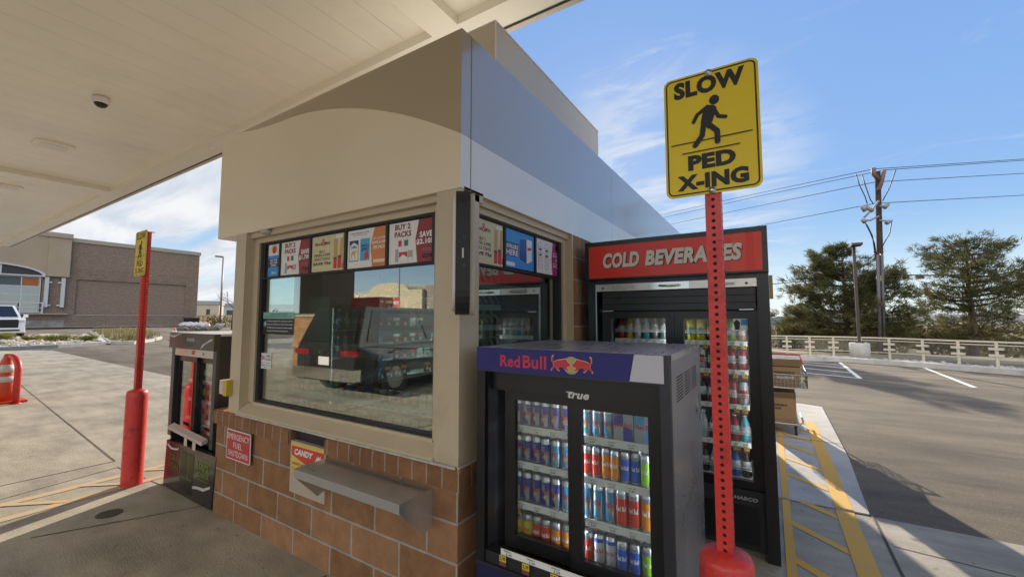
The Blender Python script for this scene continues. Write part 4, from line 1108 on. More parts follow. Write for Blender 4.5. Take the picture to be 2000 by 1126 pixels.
# header
w = MB(); w.box(RX0 - .006, RX1 - .0, RY0 - .012, RY0 + .0199, 1.306, 1.4195); hd = w.build('header', char_m, t, bevel=.003)
fh = FA(RY0 - .0125)
w = MB(); w.poly(fh, [(RX0 - .002, 1.313), (.870, 1.313), (.890, 1.4175), (RX0 - .002, 1.4175)], None, .0006); w.build('blue_panel', mat('header_blue', (.018, .016, .16), .5), hd)
w = MB(); w.poly(fh, [(.8705, 1.313), (1.000, 1.313), (1.000, 1.4175), (.8905, 1.4175)], None, .0006); w.build('silver_panel', mat('header_silver', (.55, .54, .62), .3), hd)
text('lettering', '', fh, 0, 0, 0, 0, mat('header_red', (.60, .03, .07), .35), hd, d=.0014, bold=.025, lines=[('Red', .2635, .372, 1.334, 1.388), ('Bull', .386, .505, 1.334, 1.392)])
w = MB(); w.disc(fh, .6245, 1.3595, .037, None, .0010, seg=32); w.build('sun_emblem', mat('emblem_gold', (.75, .45, .04), .35), hd)
bull = [(0, .002), (.004, .011), (.014, .019), (.018, .028), (.026, .031), (.040, .027), (.052, .026), (.066, .022), (.074, .016), (.081, .020), (.081, .034), (.076, .041), (.079, .044), (.086, .036), (.0865, .018), (.080, .008), (.079, -.004), (.088, -.012), (.091, -.022), (.085, -.023), (.079, -.013), (.068, -.006), (.064, -.015), (.055, -.022), (.049, -.021), (.055, -.012), (.050, -.004), (.036, -.006), (.027, -.014), (.015, -.021), (.010, -.018), (.019, -.009), (.014, -.003), (.007, .000)]
for k_, nm in ((1, 'bull_emblem'), (-1, 'bull_emblem')):
    pts = [(.6245 + k_ * (.003 + a * 1.02), 1.3555 + b_ * .95) for a, b_ in bull]
    if k_ < 0: pts = pts[::-1]
    w = MB(); w.poly(fh, pts, None, .0018 + .0002 * k_)
    w.build(nm, mat('bull_red', (.58, .035, .05), .4), hd)
w = MB(); w.poly(fh, [(.6245 + (.003 + a * 1.07) - .0025, 1.3555 + b_ * 1.05) for a, b_ in bull], None, .0013); w.poly(fh, [(.6245 - (.003 + a * 1.07) + .0025, 1.3555 + b_ * 1.05) for a, b_ in bull][::-1], None, .0014)
w.build('emblem_outline', mat('outline_cream', (.7, .55, .30), .4), hd)
# front rails and door surround
w = MB(); w.box(RX0 - .006, RX0 + .042, RY0 - .008, RY0 + .0199, .42, 1.3055); w.build('front_rail', black_m, t, bevel=.004)
w = MB(); w.box(RX1 - .038, RX1, RY0 - .008, RY0 + .0199, .06, 1.3055); w.build('front_rail', char_m, t, bevel=.004)
w = MB(); w.box(RX0 + .0421, RX1 - .0381, .035, .06, 1.215, 1.3055); w.build('door_valance', black_m, t, bevel=.003)
text('lettering', 'true', FA(.0345), .583, .682, 1.212, 1.243, alum, t, d=.001, bold=.035, shear=.3)
w = MB(); w.rect(FA(.0345), .575, .612, 1.2365, 1.240, None, .0012); w.build('logo_bar', alum, t)
gdoor = glass_mat('door_glass', (.90, .93, .93), 0.08)
def slide_door(x0, x1, y, z0, z1, fw=.055):
    w = MB(); w.box(x0, x0 + fw, y, y + .028, z0, z1); w.box(x1 - fw, x1, y, y + .028, z0, z1); w.box(x0 + fw, x1 - fw, y, y + .028, z1 - .045, z1); w.box(x0 + fw, x1 - fw, y, y + .028, z0, z0 + .06)
    d = w.build('sliding_door', black_m, t, bevel=.002)
    g = MB(); g.box(x0 + fw, x1 - fw, y + .012, y + .016, z0 + .06, z1 - .045); g.build('pane', gdoor, d)
slide_door(.235, .620, .068, .485, 1.2145)
slide_door(.588, .978, .040, .485, 1.2145)
# shelves with price rails and LED strips
SH = [1.042, .873, .686, .497]
SHR = [1.042, .868, .690, .500]
white_rail = mat('price_rail', (.80, .80, .76), .4)
yel_tag = mat('tag_yellow', (.72, .52, .05), .5); mar_tag = mat('tag_maroon', (.22, .05, .05), .5)
for xa, xb, S_ in ((.26, .605, SH), (.625, .965, SHR)):
    for k_, z in enumerate(S_):
        w = MB(); w.box(xa, xb, .108, .70, z - .012, z - .006); s_ = w.build('wire_shelf', mat('shelf_white', (.5, .5, .5), .4), t)
        if k_ < 3:
            w = MB(); w.rect(FA(.107), xa, xb, z - .030, z + .002, 0, .003); pr = w.build('price_rail', white_rail, s_)
            lines = []
            n_ = 4; 
            for q in range(n_):
                u = xa + (q + .35) * (xb - xa) / n_
                lines.append((random.choice(['3.29', '2.99', '8.49', '3.79']), u, u + .022, z - .026, z - .018)); lines.append(('ENERGY DRINK', u - .004, u + .03, z - .013, z - .009))
            text('price_print', '', FA(.1038), 0, 0, 0, 0, blacktxt, pr, d=.0006, bold=.02, lines=lines)
led = mat('led_strip', (0.85, 0.92, 1.0), .5, emit=16.0)
for x in (.604, .968):
    w = MB(); w.box(x - .004, x + .004, .100, .106, .52, 1.17); w.build('led_strip', led, t)
def tags(parent, fr, xs_, z, sz=.03):
    for x, pr in xs_:
        w = MB(); w.rect(fr, x - sz / 2, x + sz / 2, z - sz * .75, z, None, .002); a = w.build('price_tag', yel_tag, parent)
        w = MB(); w.rect(fr, x - sz / 2, x + sz / 2, z - sz * 1.25, z - sz * .76, None, .002); w.build('tag_foot', mar_tag, a)
        text('tag_print', '', fr, 0, 0, 0, 0, blacktxt, a, d=.0026, bold=.03, lines=[(pr, x - sz * .4, x + sz * .4, z - sz * .6, z - sz * .15)])
tags(t, FA(.102), [(.285, '2.99')], .655, .032); tags(t, FA(.102), [(.935, '2.99')], .655, .032)
# sloping price shelf at the foot of the doors
fs = (Vector((0, -.012, 0)), Vector((1, 0, 0)), Vector((0, -.35, .94)))
w = MB(); w.rect(FA(-.006), .262, .985, .485, .512, 0, .003); pr = w.build('bottom_price_rail', white_rail, t)
text('price_print', '', FA(-.0092), 0, 0, 0, 0, blacktxt, pr, d=.0006, bold=.02, lines=[('3.29', x, x + .03, .488, .498) for x in (.29, .41, .53, .66, .79, .9)] + [('ENERGY', x - .01, x + .03, .502, .508) for x in (.29, .41, .53, .66, .79, .9)])
tags(t, FA(-.011), [(.275, '2.99'), (.395, '2.99'), (.535, '2.99'), (.665, '2.99'), (.81, '2.99')], .484, .036)
w = MB(); w.box(RX0 + .0421, RX1 - .0381, -.004, .06, .43, .4799); w.build('door_sill', black_matte, t)
w = MB(); w.box(RX0 - .004, RX1 - .04, -.012, .03, .10, .4295); lp = w.build('lower_panel', mat('panel_navy', (.012, .014, .06), .3, coat=.3), t, bevel=.004)
w = MB(); w.box(RX0 - .006, RX1 - .0381, -.016, -.0121, .418, .4285); w.build('panel_trim', char_m, lp)
# vents on the +X side
w = MB()
fx = FB(RX1)
for gy in (.10, .285, .47):
    for i in range(9):
        z = 1.225 + i * .0118
        w.poly(fx, rr(gy, gy + .15, z, z + .006, .003, 3), None, .0008)
for gy in (.30, .45, .6):
    for i in range(13):
        z = .10 + i * .0118
        w.poly(fx, rr(gy, gy + .12, z, z + .006, .003, 3), None, .0008)
w.build('vent_slots', black_matte, t)
# cans in the cooler
GRP = 'energy drink cans in the waist high cooler'
left_rows = [['classic'] * 6, ['classic'] * 4 + ['sugarfree'] * 2, ['classic'] * 5 + ['sugarfree'], ['yellow', 'yellow', 'red', 'red', 'orange', 'orange']]
right_rows = [['sugarfree', 'sugarfree', 'sugarfree'], ['red', 'red', 'orange', 'orange', 'royal', 'royal', 'green'], ['sugarfree', 'sugarfree', 'sugarfree', 'red', 'red', 'orange'], ['red', 'white', 'white', 'royal', 'royal', 'green']]
SHN = ['top', 'second', 'third', 'bottom']
for side, rows, x0, dx, S_ in (('left', left_rows, .268, .051, SH), ('right', right_rows, .626, .0495, SHR)):
    for r_, row in enumerate(rows):
        big = side == 'right' and r_ == 2
        n_ = len(row); h = .128 if not big else .150
        if side == 'left': h = [.128, .122, .135, .128][r_]
        step = dx if side == 'left' else {3: .050, 7: .0433, 6: .052}[n_]
        rr_ = .0245 if not big else .0255
        if n_ == 7: rr_ = .0211
        if n_ == 3: rr_ = .0228
        seen = {}
        for i, kd in enumerate(row):
            x = x0 + i * step
            o = can_proto(kd, rr_, h, (x, .14 + .004 * ((i * 7) % 3), S_[r_] - .006))
            o.rotation_euler = (0, 0, random.uniform(-.35, .35) if side == 'left' else random.uniform(-.3, .3))
            seen[kd] = seen.get(kd, 0) + 1
            tag(o, '%s can, %s of its colour, %s shelf, %s-hand door' % (CN[kd], ORD[seen[kd] - 1], SHN[r_], side), 'can', GRP)
# second rank of cans behind the first, dim in the cooler
for side, x0, dx, S_ in (('left', .268, .051, SH), ('right', .626, .052, SHR)):
    for r_ in range(4):
        for i in range(6):
            kd = (left_rows if side == 'left' else right_rows)[r_]; kd = kd[min(i, len(kd) - 1)]
            o = can_proto(kd, .0245, .128, (x0 + i * dx, .21, S_[r_] - .006))
            tag(o, 'drink can standing in the dim second rank behind the front cans', 'can', 'second rank of cans')
# multipack boxes on the top right shelf
for x, nm, c1, c2 in ((.802, 'blue and silver carton of cans on the top shelf behind the right-hand door', CANC['blue'], CANC['silver']), (.890, 'sky blue carton of cans at the end of the top shelf', CANC['sky'], CANC['silver'])):
    b_ = thing('can_carton', nm, 'carton', (x, .16, SHR[0] - .006), 'cartons of cans')
    w = MB(); w.box(x - .044, x + .040, .118, .19, SHR[0] - .005, SHR[0] + .115); w.build('box', c2, b_, bevel=.002)
    w = MB(); w.poly(FA(.118), [(x - .002, SHR[0] - .003), (x + .038, SHR[0] - .003), (x + .038, SHR[0] + .05), (x - .002, SHR[0] + .06)], None, .0006); w.poly(FA(.118), [(x - .042, SHR[0] + .06), (x - .002, SHR[0] + .06), (x - .002, SHR[0] + .113), (x - .042, SHR[0] + .113)], None, .0006); w.build('colour_panel', c1, b_)
    text('lettering', 'Red Bull', FA(.1178), x - .036, x + .034, SHR[0] + .055, SHR[0] + .075, rb_red, b_, d=.001, bold=.03)

# ------------------------------------------------------------------ tall cold beverages cooler
BX0, BX1, BY, BB, BZ = 0.088, 1.349, 1.549, 2.33, 2.155
t = thing('beverage_cooler', 'tall black two door cooler with red COLD BEVERAGES header', 'cooler', (.72, 1.95, 0))
w = MB(); w.box(BX1 - .065, BX1, BY + .02, BB, .0, BZ); w.build('side_panel', mat('side_black', (.03, .03, .033), .22, metal=.3), t, bevel=.005)
w = MB(); w.box(BX0, BX0 + .05, BY + .02, BB, .0, BZ); w.build('side_panel', black_m, t, bevel=.005)
w = MB(); w.box(BX0 + .0501, BX1 - .0651, BB - .04, BB - .001, .02, BZ - .001); w.box(BX0 + .0501, BX1 - .0651, BY + .12, BB - .0401, .395, .42); w.box(BX0 + .0501, BX1 - .0651, BY + .12, BB - .0401, 1.60, 1.64); w.build('liner', mat('liner_dark', (.05, .05, .055), .5), t)
w = MB(); w.box(BX0 + .0501, BX1 - .0651, BY + .03, BB - .0401, BZ - .03, BZ - .002); w.build('cabinet_top', black_matte, t)
# header
w = MB(); w.box(BX0 - .003, BX1 + .002, BY - .05, BY + .0199, 1.862, BZ + .012); hd = w.build('header', black_m, t, bevel=.004)
fh = FA(BY - .0505)
def hs(u, v): return sc0_y(u, v, BY - .0505)
def sc0_y(u, v, Y):
    k_ = (Y - CAM.y) / (BY - CAM.y); return CAM.x + (u - CAM.x) * k_, CAM.z + (v - CAM.z) * k_
a0, a1 = hs(.098, 1.880), hs(1.318, 2.140)
w = MB(); w.rect(fh, a0[0], a1[0], a0[1], a1[1], None, .001); w.build('red_panel', mat('header_red_panel', (.78, .040, .022), .35, coat=.15), hd)
c0, c1 = hs(.218, 1.957), hs(.508, 2.078); d0, d1 = hs(.550, 1.957), hs(1.203, 2.076)
gr = mat('header_lettering', (.76, .73, .66), .4)
text('letter_shadow', '', fh, 0, 0, 0, 0, mat('letter_shadow', (.06, .01, .01), .5), hd, d=.0016, bold=.075, shear=.18, lines=[('COLD', c0[0] + .005, c1[0] + .005, c0[1] - .004, c1[1] - .004), ('BEVERAGES', d0[0] + .005, d1[0] + .005, d0[1] - .004, d1[1] - .004)])
text('lettering', '', fh, 0, 0, 0, 0, gr, hd, d=.0024, bold=.05, shear=.18, lines=[('COLD', c0[0], c1[0], c0[1], c1[1]), ('BEVERAGES', d0[0], d1[0], d0[1], d1[1])])
# front surround
w = MB(); w.box(BX0 + .0, BX0 + .075, BY - .002, BY + .0199, .0, 1.8615); w.build('front_rail', black_m, t, bevel=.003)
w = MB(); w.box(BX1 - .07, BX1, BY - .002, BY + .0199, .0, 1.8615); w.build('front_rail', mat('rail_black', (.02, .02, .022), .2), t, bevel=.003)
w = MB(); w.box(BX0 + .0751, BX1 - .0701, BY + .002, BY + .0199, 1.828, 1.8615); w.build('head_rail', char_m, t)
w = MB(); w.box(BX0 + .0751, BX1 - .0701, BY - .006, BY + .0199, 1.772, 1.8275); lr = w.build('lock_bar', mat('lock_bar_alum', (.60, .58, .54), .32, metal=.8), t, bevel=.003)
w = MB(); w.tube([(.65, BY - .006, 1.80), (.66, BY - .035, 1.80), (.72, BY - .042, 1.797), (.79, BY - .035, 1.80), (.80, BY - .006, 1.80)], .007, 8); w.box(.575, .86, BY - .0085, BY - .0061, 1.775, 1.825); w.build('bar_handle', mat('chrome', (.7, .68, .62), .15, metal=1.0), lr, bevel=0)
w = MB(); w.rect(FA(BY - .0061), .285, .47, 1.782, 1.818, None, .0006); w.rect(FA(BY - .0061), 1.085, 1.15, 1.785, 1.805, None, .0006); w.build('rating_label', mat('label_white', (.6, .6, .58), .5), lr)
text('label_print', '', FA(BY - .0061), 0, 0, 0, 0, mat('print_green', (.05, .15, .06), .5), lr, d=.0012, lines=[('NIGHT COVER', .29, .36, 1.805, 1.813), ('keep closed when not in use', .29, .46, 1.793, 1.80), ('lock both sides', .29, .40, 1.784, 1.79)])
w = MB(); w.disc(FA(BY - .006), .215, 1.798, .009, None, .001); w.disc(FA(BY - .006), 1.22, 1.795, .009, None, .001); w.build('lock_keyhole', black_m, lr)
w = MB()
for i in range(3): w.box(.20, 1.27, BY + .022, BY + .038, 1.620 + i * .05, 1.6665 + i * .05)
w.build('roller_shutter', mat('shutter_black', (.020, .020, .022), .35), t, bevel=.004)
w = MB(); w.box(.205, .29, BY + .012, BY + .0219, 1.612, 1.618); w.box(1.17, 1.255, BY + .012, BY + .0219, 1.615, 1.621); w.build('shutter_hook', alum, t)
w = MB(); w.box(BX0 + .066, BX0 + .0745, BY - .008, BY - .0021, .3, 1.83); w.build('edge_strip', alum, t)
# doors
def swing_door(x0, x1):
    y = BY + .042
    w = MB(); z0, z1 = .425, 1.6079; fw = .062
    w.box(x0, x0 + fw, y, y + .04, z0, z1); w.box(x1 - fw, x1, y, y + .04, z0, z1); w.box(x0 + fw, x1 - fw, y, y + .04, z1 - .05, z1); w.box(x0 + fw, x1 - fw, y, y + .04, z0, z0 + .05)
    d = w.build('glass_door', black_m, t, bevel=.003)
    g = MB(); g.box(x0 + fw, x1 - fw, y + .018, y + .022, z0 + .05, z1 - .05); g.build('pane', gdoor, d)
swing_door(.190, .742); swing_door(.744, 1.278)
SZ = [1.385, 1.185, .945, .69, .45]
wirem = mat('wire_white', (.6, .6, .58), .4)
for di, (xa, xb) in enumerate(((.265, .67), (.80, 1.205))):
    for si, z in enumerate(SZ if di else SZ[:2]):
        w = MB(); w.box(xa, xb, BY + .135, BY + .6, z, z + .006); s_ = w.build('shelf', wirem, t)
        w = MB(); w.rect(FA(BY + .133), xa, xb, z - .022, z + .012, 0, .003); pr = w.build('price_rail', white_rail, s_)
        lines = []
        for q in range(7):
            u = xa + .01 + q * (xb - xa) / 7; lines.append((random.choice(['2.79', '1.99', '3.29', '2/5.00']), u, u + .025, z - .008, z + .003)); lines.append(('DRINK', u, u + .02, z - .018, z - .012))
        text('price_print', '', FA(BY + .13), 0, 0, 0, 0, blacktxt, pr, d=.0006, bold=.02, lines=lines)
        w = MB(); w.box(xa, xb, BY + .128, BY + .131, z + .083, z + .087); w.box(xa, xb, BY + .128, BY + .131, z + .064, z + .067)
        for q in range(36): x = xa + (q + .5) * (xb - xa) / 36; w.box(x - .0012, x + .0012, BY + .1282, BY + .1308, z + .0671, z + .0829)
        w.build('wire_guard', wirem, s_)
        tags(s_, FA(BY + .128), [(xa + (.55 if di == 0 else f) * (xb - xa), random.choice(['3.29', '2.79', '2/5'])) for f in ((.55,) if di == 0 else (.06, .20, .34, .80, .95) if si < 2 else (.06, .18, .80, .93))], z - .016, .034)
for x in (.70, 1.245):
    w = MB(); w.box(x - .004, x + .004, BY + .09, BY + .098, .5, 1.55); w.build('led_strip', mat('led_strip_cool', (.9, .95, 1.0), .5, emit=9), t)
w = MB(); w.rect(FA(BY + .0595), 1.128, 1.218, 1.475, 1.555, None, .0008); es = w.build('energy_sticker', whitetxt, t)
w = MB(); w.rect(FA(BY + .0588), 1.175, 1.214, 1.51, 1.55, None, .0008); w.build('sticker_blue', pblue, es)
w = MB(); w.poly(FA(BY + .0588), [(1.13, 1.53), (1.15, 1.55), (1.17, 1.53), (1.165, 1.48), (1.14, 1.478)], None, .0008); w.build('sticker_swoosh', black_matte, es)
# lower grille
w = MB(); w.box(BX0 + .0751, BX1 - .0701, BY + .03, BY + .06, .04, .42); kp = w.build('kick_plate', black_matte, t, bevel=.003)
w = MB()
for i in range(26): w.rect(FA(BY + .0295), .80, 1.24, .075 + i * .0095, .080 + i * .0095, 0, .004)
w.build('grille_slats', black_m, kp)
text('lettering', 'HABCO', FA(BY + .029), 1.095, 1.235, .352, .376, alum, kp, d=.001, bold=.05, shear=.2)
w = MB(); w.box(BX1 + .0005, BX1 + .022, BY + .10, BY + .13, 1.69, 1.85); w.build('side_bracket', mat('bracket_tan', (.50, .38, .15), .5), t, bevel=.003)
# bottles and cans behind the doors
prod = {}
def bottle(kind, loc):
    c, cap, h, r = kind
    if kind not in prod:
        o = thing('drink_bottle' if h > .16 else 'drink_can', 'x', 'bottle' if h > .16 else 'can', loc)
        x, y, z = loc
        if h > .16:
            m = MB(); m.lathe([(r * .8, 0), (r, .008), (r * .96, h * .25), (r, h * .30), (r, h * .58), (r * .92, h * .66), (r * .5, h * .82), (r * .40, h * .86), (r * .40, h * .90)], loc, 16); m.build('bottle_body', c, o)
            m = MB(); m.lathe([(r * .46, h * .9005), (r * .46, h), (.002, h)], loc, 12); m.build('bottle_cap', cap, o)
            m = MB(); m.lathe([(r * 1.012, h * .31), (r * 1.012, h * .57)], loc, 16); m.build('bottle_label', mat('label_pale', (.5, .5, .5), .45), o)
        else:
            m = MB(); m.lathe([(r * .8, 0), (r, .01), (r, h - .02), (r * .82, h - .004), (r * .82, h)], loc, 16); m.build('can_body', c, o)
            m = MB(); m.lathe([(r * .8, h + .0005), (.004, h + .001)], loc, 12); m.build('can_lid', can_alum, o)
            m = MB()
            for i in range(8):
                q0, q1 = -r * .8 + r * 1.6 * i / 8, -r * .8 + r * 1.6 * (i + 1) / 8
                m.bm.faces.new([m.bm.verts.new((x + (r + .0005) * math.sin(q / r), y - (r + .0005) * math.cos(q / r), w_)) for q, w_ in ((q0, z + h * .3), (q1, z + h * .3), (q1, z + h * .65), (q0, z + h * .65))])
            m.build('can_band', cap, o)
        prod[kind] = o
        return o
    return dup(prod[kind], loc)
bc = lambda n, c, me=.1: mat('drink_' + n, c, .25, metal=me)
KR = {'red': (bc('red', (.40, .03, .03)), bc('capwhite', (.6, .6, .6)), .19, .031), 'amber': (bc('amber', (.50, .36, .03)), bc('capblack', (.02, .02, .02)), .19, .031), 'clear': (bc('clear', (.42, .45, .47)), bc('capwhite', (.6, .6, .6)), .19, .031),
      'aqua': (bc('aqua', (.10, .38, .45)), bc('capwhite', (.6, .6, .6)), .19, .031), 'silver': (bc('silver', (.40, .41, .42), .6), bc('capgreen', (.08, .2, .1)), .19, .031), 'dark': (bc('dark', (.025, .02, .02)), bc('capred', (.4, .03, .03)), .19, .031),
      'blue': (bc('blue', (.03, .10, .35)), bc('capwhite', (.6, .6, .6)), .19, .031), 'yellowcan': (bc('yellow', (.65, .55, .03), .3), bc('teal', (.1, .3, .3)), .155, .033), 'greencan': (bc('green', (.22, .45, .12), .3), bc('capwhite', (.6, .6, .6)), .155, .033),
      'blackcan': (bc('dark', (.025, .02, .02)), bc('greenm', (.2, .45, .05)), .155, .031), 'whitecan': (bc('white', (.5, .5, .5), .3), bc('capred', (.4, .03, .03)), .155, .031), 'redcan': (bc('redm', (.40, .04, .04), .4), bc('capwhite', (.6, .6, .6)), .155, .031), 'peach': (bc('peach', (.45, .22, .12)), bc('capwhite', (.6, .6, .6)), .155, .031), 'teal': (bc('tealb', (.08, .25, .25)), bc('capblack', (.02, .02, .02)), .19, .031)}
NM = {'red': 'red', 'amber': 'amber', 'clear': 'clear', 'aqua': 'aqua blue', 'silver': 'silver', 'dark': 'dark cola', 'blue': 'blue', 'yellowcan': 'yellow', 'greencan': 'green', 'blackcan': 'black', 'whitecan': 'white', 'redcan': 'red', 'peach': 'peach', 'teal': 'teal'}
rows = [('L', 0, ['red', 'amber', 'clear', 'aqua', 'silver', 'silver']), ('R', 0, ['yellowcan', 'yellowcan', 'blackcan', 'clear', 'greencan', 'peach']), ('R', 1, ['whitecan', 'whitecan', 'blackcan', 'dark', 'redcan', 'redcan']),
        ('R', 2, ['whitecan', 'dark', 'red', 'dark', 'redcan', 'whitecan']), ('R', 3, ['dark', 'clear', 'dark', 'red', 'red', 'aqua']), ('R', 4, ['teal', 'dark', 'teal', 'dark', 'blue', 'dark'])]
SN5 = ['top', 'second', 'third', 'fourth', 'bottom']
for sd, si, ks in rows:
    xa, xb = (.265, .67) if sd == 'L' else (.80, 1.205)
    for i, k_ in enumerate(ks):
        kind = KR[k_]
        x = xa + .036 + i * (xb - xa - .072) / 5
        o = bottle(kind, (x, BY + .19, SZ[si] + .0062))
        isb = kind[2] > .16
        nth = ks[:i].count(k_)
        tag(o, '%s %s%s, %s shelf, %s door of tall cooler' % (NM[k_], 'bottle' if isb else 'drink can', (', ' + ORD[nth] + ' of two') if ks.count(k_) == 2 else (', ' + ORD[nth] + ' of three') if ks.count(k_) == 3 else '', SN5[si], 'left-hand' if sd == 'L' else 'right-hand'), 'bottle' if isb else 'can', 'drinks in the tall cooler')

# ------------------------------------------------------------------ dark drinks cooler beyond the kiosk's left end
MX0, MX1, MY0, MY1, MZ = -3.640, -2.715, 0.05, .70, 1.42
t = thing('drinks_cooler', 'black energy drink cooler with green claw mark header left of the kiosk', 'cooler', (-3.17, .4, 0))
MB().box(MX0, MX1, MY0, MY1, 1.40, MZ).build('cabinet_top', mat('top_white', (.55, .55, .54), .4), t, bevel=.003)
MB().box(MX1 - .03, MX1, MY0 + .0201, MY1, .05, 1.3995).build('side_panel', black_matte, t, bevel=.003)
MB().box(MX0, MX0 + .03, MY0 + .0201, MY1, .05, 1.3995).build('side_panel', black_matte, t, bevel=.003)
w = MB(); w.box(MX0 + .0301, MX1 - .0301, MY1 - .04, MY1 - .001, .05, 1.399); w.box(MX0 + .0301, MX1 - .0301, MY0 + .1, MY1 - .0401, .40, .44); w.build('liner', mat('liner_dark', (.05, .05, .055), .5), t)
MB().box(MX0 + .02, MX1 - .02, MY0 + .05, MY1 - .05, 0, .0499).build('base_frame', black_matte, t)
hd = MB().box(MX0 - .004, MX1 + .002, MY0 - .03, MY0 + .02, 1.275, 1.418).build('header', mat('header_black_brown', (.045, .032, .03), .30), t, bevel=.003)
fh = FA(MY0 - .0305)
torn = mat('torn_white', (.5, .5, .5), .5); claw = mat('claw_green', (.045, .10, .012), .4)
w = MB(); w.poly(fh, [(-3.63, 1.385), (-3.56, 1.375), (-3.50, 1.38), (-3.46, 1.395), (-3.42, 1.40), (-3.36, 1.418), (-3.43, 1.41), (-3.47, 1.405), (-3.55, 1.392), (-3.63, 1.405)], None, .0008); w.poly(fh, [(-2.97, 1.28), (-2.93, 1.325), (-2.86, 1.345), (-2.80, 1.37), (-2.74, 1.38), (-2.74, 1.365), (-2.82, 1.345), (-2.88, 1.325), (-2.90, 1.31)], None, .0008); w.build('torn_edge', torn, hd)
def claws(parent, fr, x, z, s):
    w = MB()
    for i, (dx, l) in enumerate(((-.5, 1.0), (0, 1.12), (.5, .95))):
        w.poly(fr, [(x + dx * s * .5 - .08 * s, z + s * .75), (x + dx * s * .5 + .10 * s, z + s * .7), (x + dx * s * .5 + .05 * s, z + s * .3), (x + dx * s * .5 + .09 * s, z), (x + dx * s * .5 + .0 * s, z - l * s * .75), (x + dx * s * .5 - .05 * s, z - .1 * s), (x + dx * s * .5 - .11 * s, z + .2 * s)], None, .001)
    w.build('claw_emblem', claw, parent)
claws(hd, fh, -3.30, 1.35, .07)
text('lettering', 'MONSTER', fh, -3.25, -3.09, 1.345, 1.375, torn, hd, d=.001, bold=.03)
text('energy_lettering', 'ENERGY', fh, -3.25, -3.12, 1.305, 1.325, claw, hd, d=.001, bold=.03)
MB().box(MX0, MX0 + .07, MY0 - .005, MY0 + .02, .44, 1.2745).build('front_rail', mat('rail_grey', (.035, .035, .04), .35), t, bevel=.003)
MB().box(MX1 - .06, MX1, MY0 - .005, MY0 + .02, .44, 1.2745).build('front_rail', mat('rail_grey', (.035, .035, .04), .35), t, bevel=.003)
kb_ = MB().box(MX0 + .0701, MX1 - .0601, MY0 - .004, MY0 + .02, 1.205, 1.2745).build('lock_bar', mat('lock_bar_alum', (.60, .58, .54), .32, metal=.8), t, bevel=.003)
w = MB(); w.rect(FA(MY0 - .0045), -3.20, -3.145, 1.225, 1.262, None, .002); w.build('lock_label', mat('label_red', (.6, .06, .03), .4), kb_)
w = MB(); w.disc(FA(MY0 - .0045), -2.965, 1.238, .012, None, .002); w.build('keyhole', black_m, kb_)
def mdoor(x0, x1, y):
    w = MB(); fw = .05; z0, z1 = .46, 1.2
    w.box(x0, x0 + fw, y, y + .025, z0, z1); w.box(x1 - fw, x1, y, y + .025, z0, z1); w.box(x0 + fw, x1 - fw, y, y + .025, z1 - .05, z1); w.box(x0 + fw, x1 - fw, y, y + .025, z0, z0 + .05)
    d = w.build('sliding_door', black_m, t, bevel=.002)
    g = MB(); g.box(x0 + fw, x1 - fw, y + .01, y + .014, z0 + .05, z1 - .05); g.build('pane', gdoor, d)
mdoor(MX0 + .0701, -3.15, .07); mdoor(-3.19, MX1 - .0601, .097)
for x in (-3.20, -2.80):
    MB().box(x - .006, x + .006, .062, .0695, .47, 1.15).build('red_gasket', mat('gasket_red', (.65, .08, .05), .4), t)
for z in (.60, .78, .96):
    s_ = MB().box(MX0 + .08, MX1 - .08, .16, .55, z - .008, z).build('shelf', wirem, t)
    MB().rect(FA(.159), MX0 + .08, MX1 - .08, z - .02, z + .012, 0, .003).build('price_rail', white_rail, s_)
MB().box(-2.81, -2.80, .155, .158, .5, 1.16).build('led_strip', mat('led_strip_cool', (.9, .95, 1.0), .5, emit=2.5), t)
for r_, z in enumerate((.44, .60, .78, .96)):
    for i in range(10):
        o = bottle(KR[['blackcan', 'greencan', 'whitecan', 'blackcan'][(i // 2 + r_) % 4]], (-3.53 + i * .08, .22, z + .0005))
        tag(o, 'tall can on the shelves of the black cooler left of the kiosk', 'can', 'cans in the black cooler')
# sloping rail and tags, promotional panel
w = MB(); w.hexa([(-3.50, .0, .52), (-2.80, .0, .475), (-2.80, .045, .49), (-3.50, .045, .54), (-3.50, .0, .548), (-2.80, .0, .505), (-2.80, .045, .52), (-3.50, .045, .57)]); pr = w.build('bottom_price_rail', mat('rail_pinkish', (.55, .45, .43), .4), t)
for x, z in ((-3.10, .50), (-2.93, .49)):
    MB().rect(FA(-.003), x - .03, x + .03, z - .07, z, 0, .002).build('price_tag', mat('tag_cream', (.6, .5, .35), .5), pr)
pan = MB(); pan.hexa([(-3.508, -.012, .012), (-2.545, -.012, .012), (-2.545, .03, .012), (-3.508, .03, .012), (-3.500, -.004, .424), (-2.515, -.004, .432), (-2.515, .04, .432), (-3.500, .04, .424)])
pan = pan.build('lower_panel', mat('panel_black', (.022, .018, .018), .22, coat=.3), t, bevel=.003)
fp = (Vector((0, -.0125, 0)), Vector((1, 0, 0)), Vector((0, .02, 1)))
w = MB(); w.poly(fp, [(-3.47, .40), (-3.38, .375), (-3.27, .38), (-3.22, .40), (-3.24, .37), (-3.30, .36), (-3.40, .355), (-3.47, .38)], None, .001); w.poly(fp, [(-2.90, .13), (-2.80, .145), (-2.70, .15), (-2.58, .19), (-2.58, .17), (-2.70, .125), (-2.82, .12), (-2.90, .105)], None, .001); w.build('torn_edge', torn, pan)
cm = mat('can_print_black', (.008, .008, .008), .3)
for x in (-3.10, -2.96):
    w = MB(); w.poly(fp, rr(x - .06, x + .06, .05, .385, .02, 3), None, .0008); w.build('can_print', cm, pan)
    claws(pan, (fp[0] + Vector((0, -.001, 0)), fp[1], fp[2]), x, .285, .11)
tg = mat('print_lime', (.10, .17, .02), .4); to = mat('print_olive', (.085, .07, .012), .4)
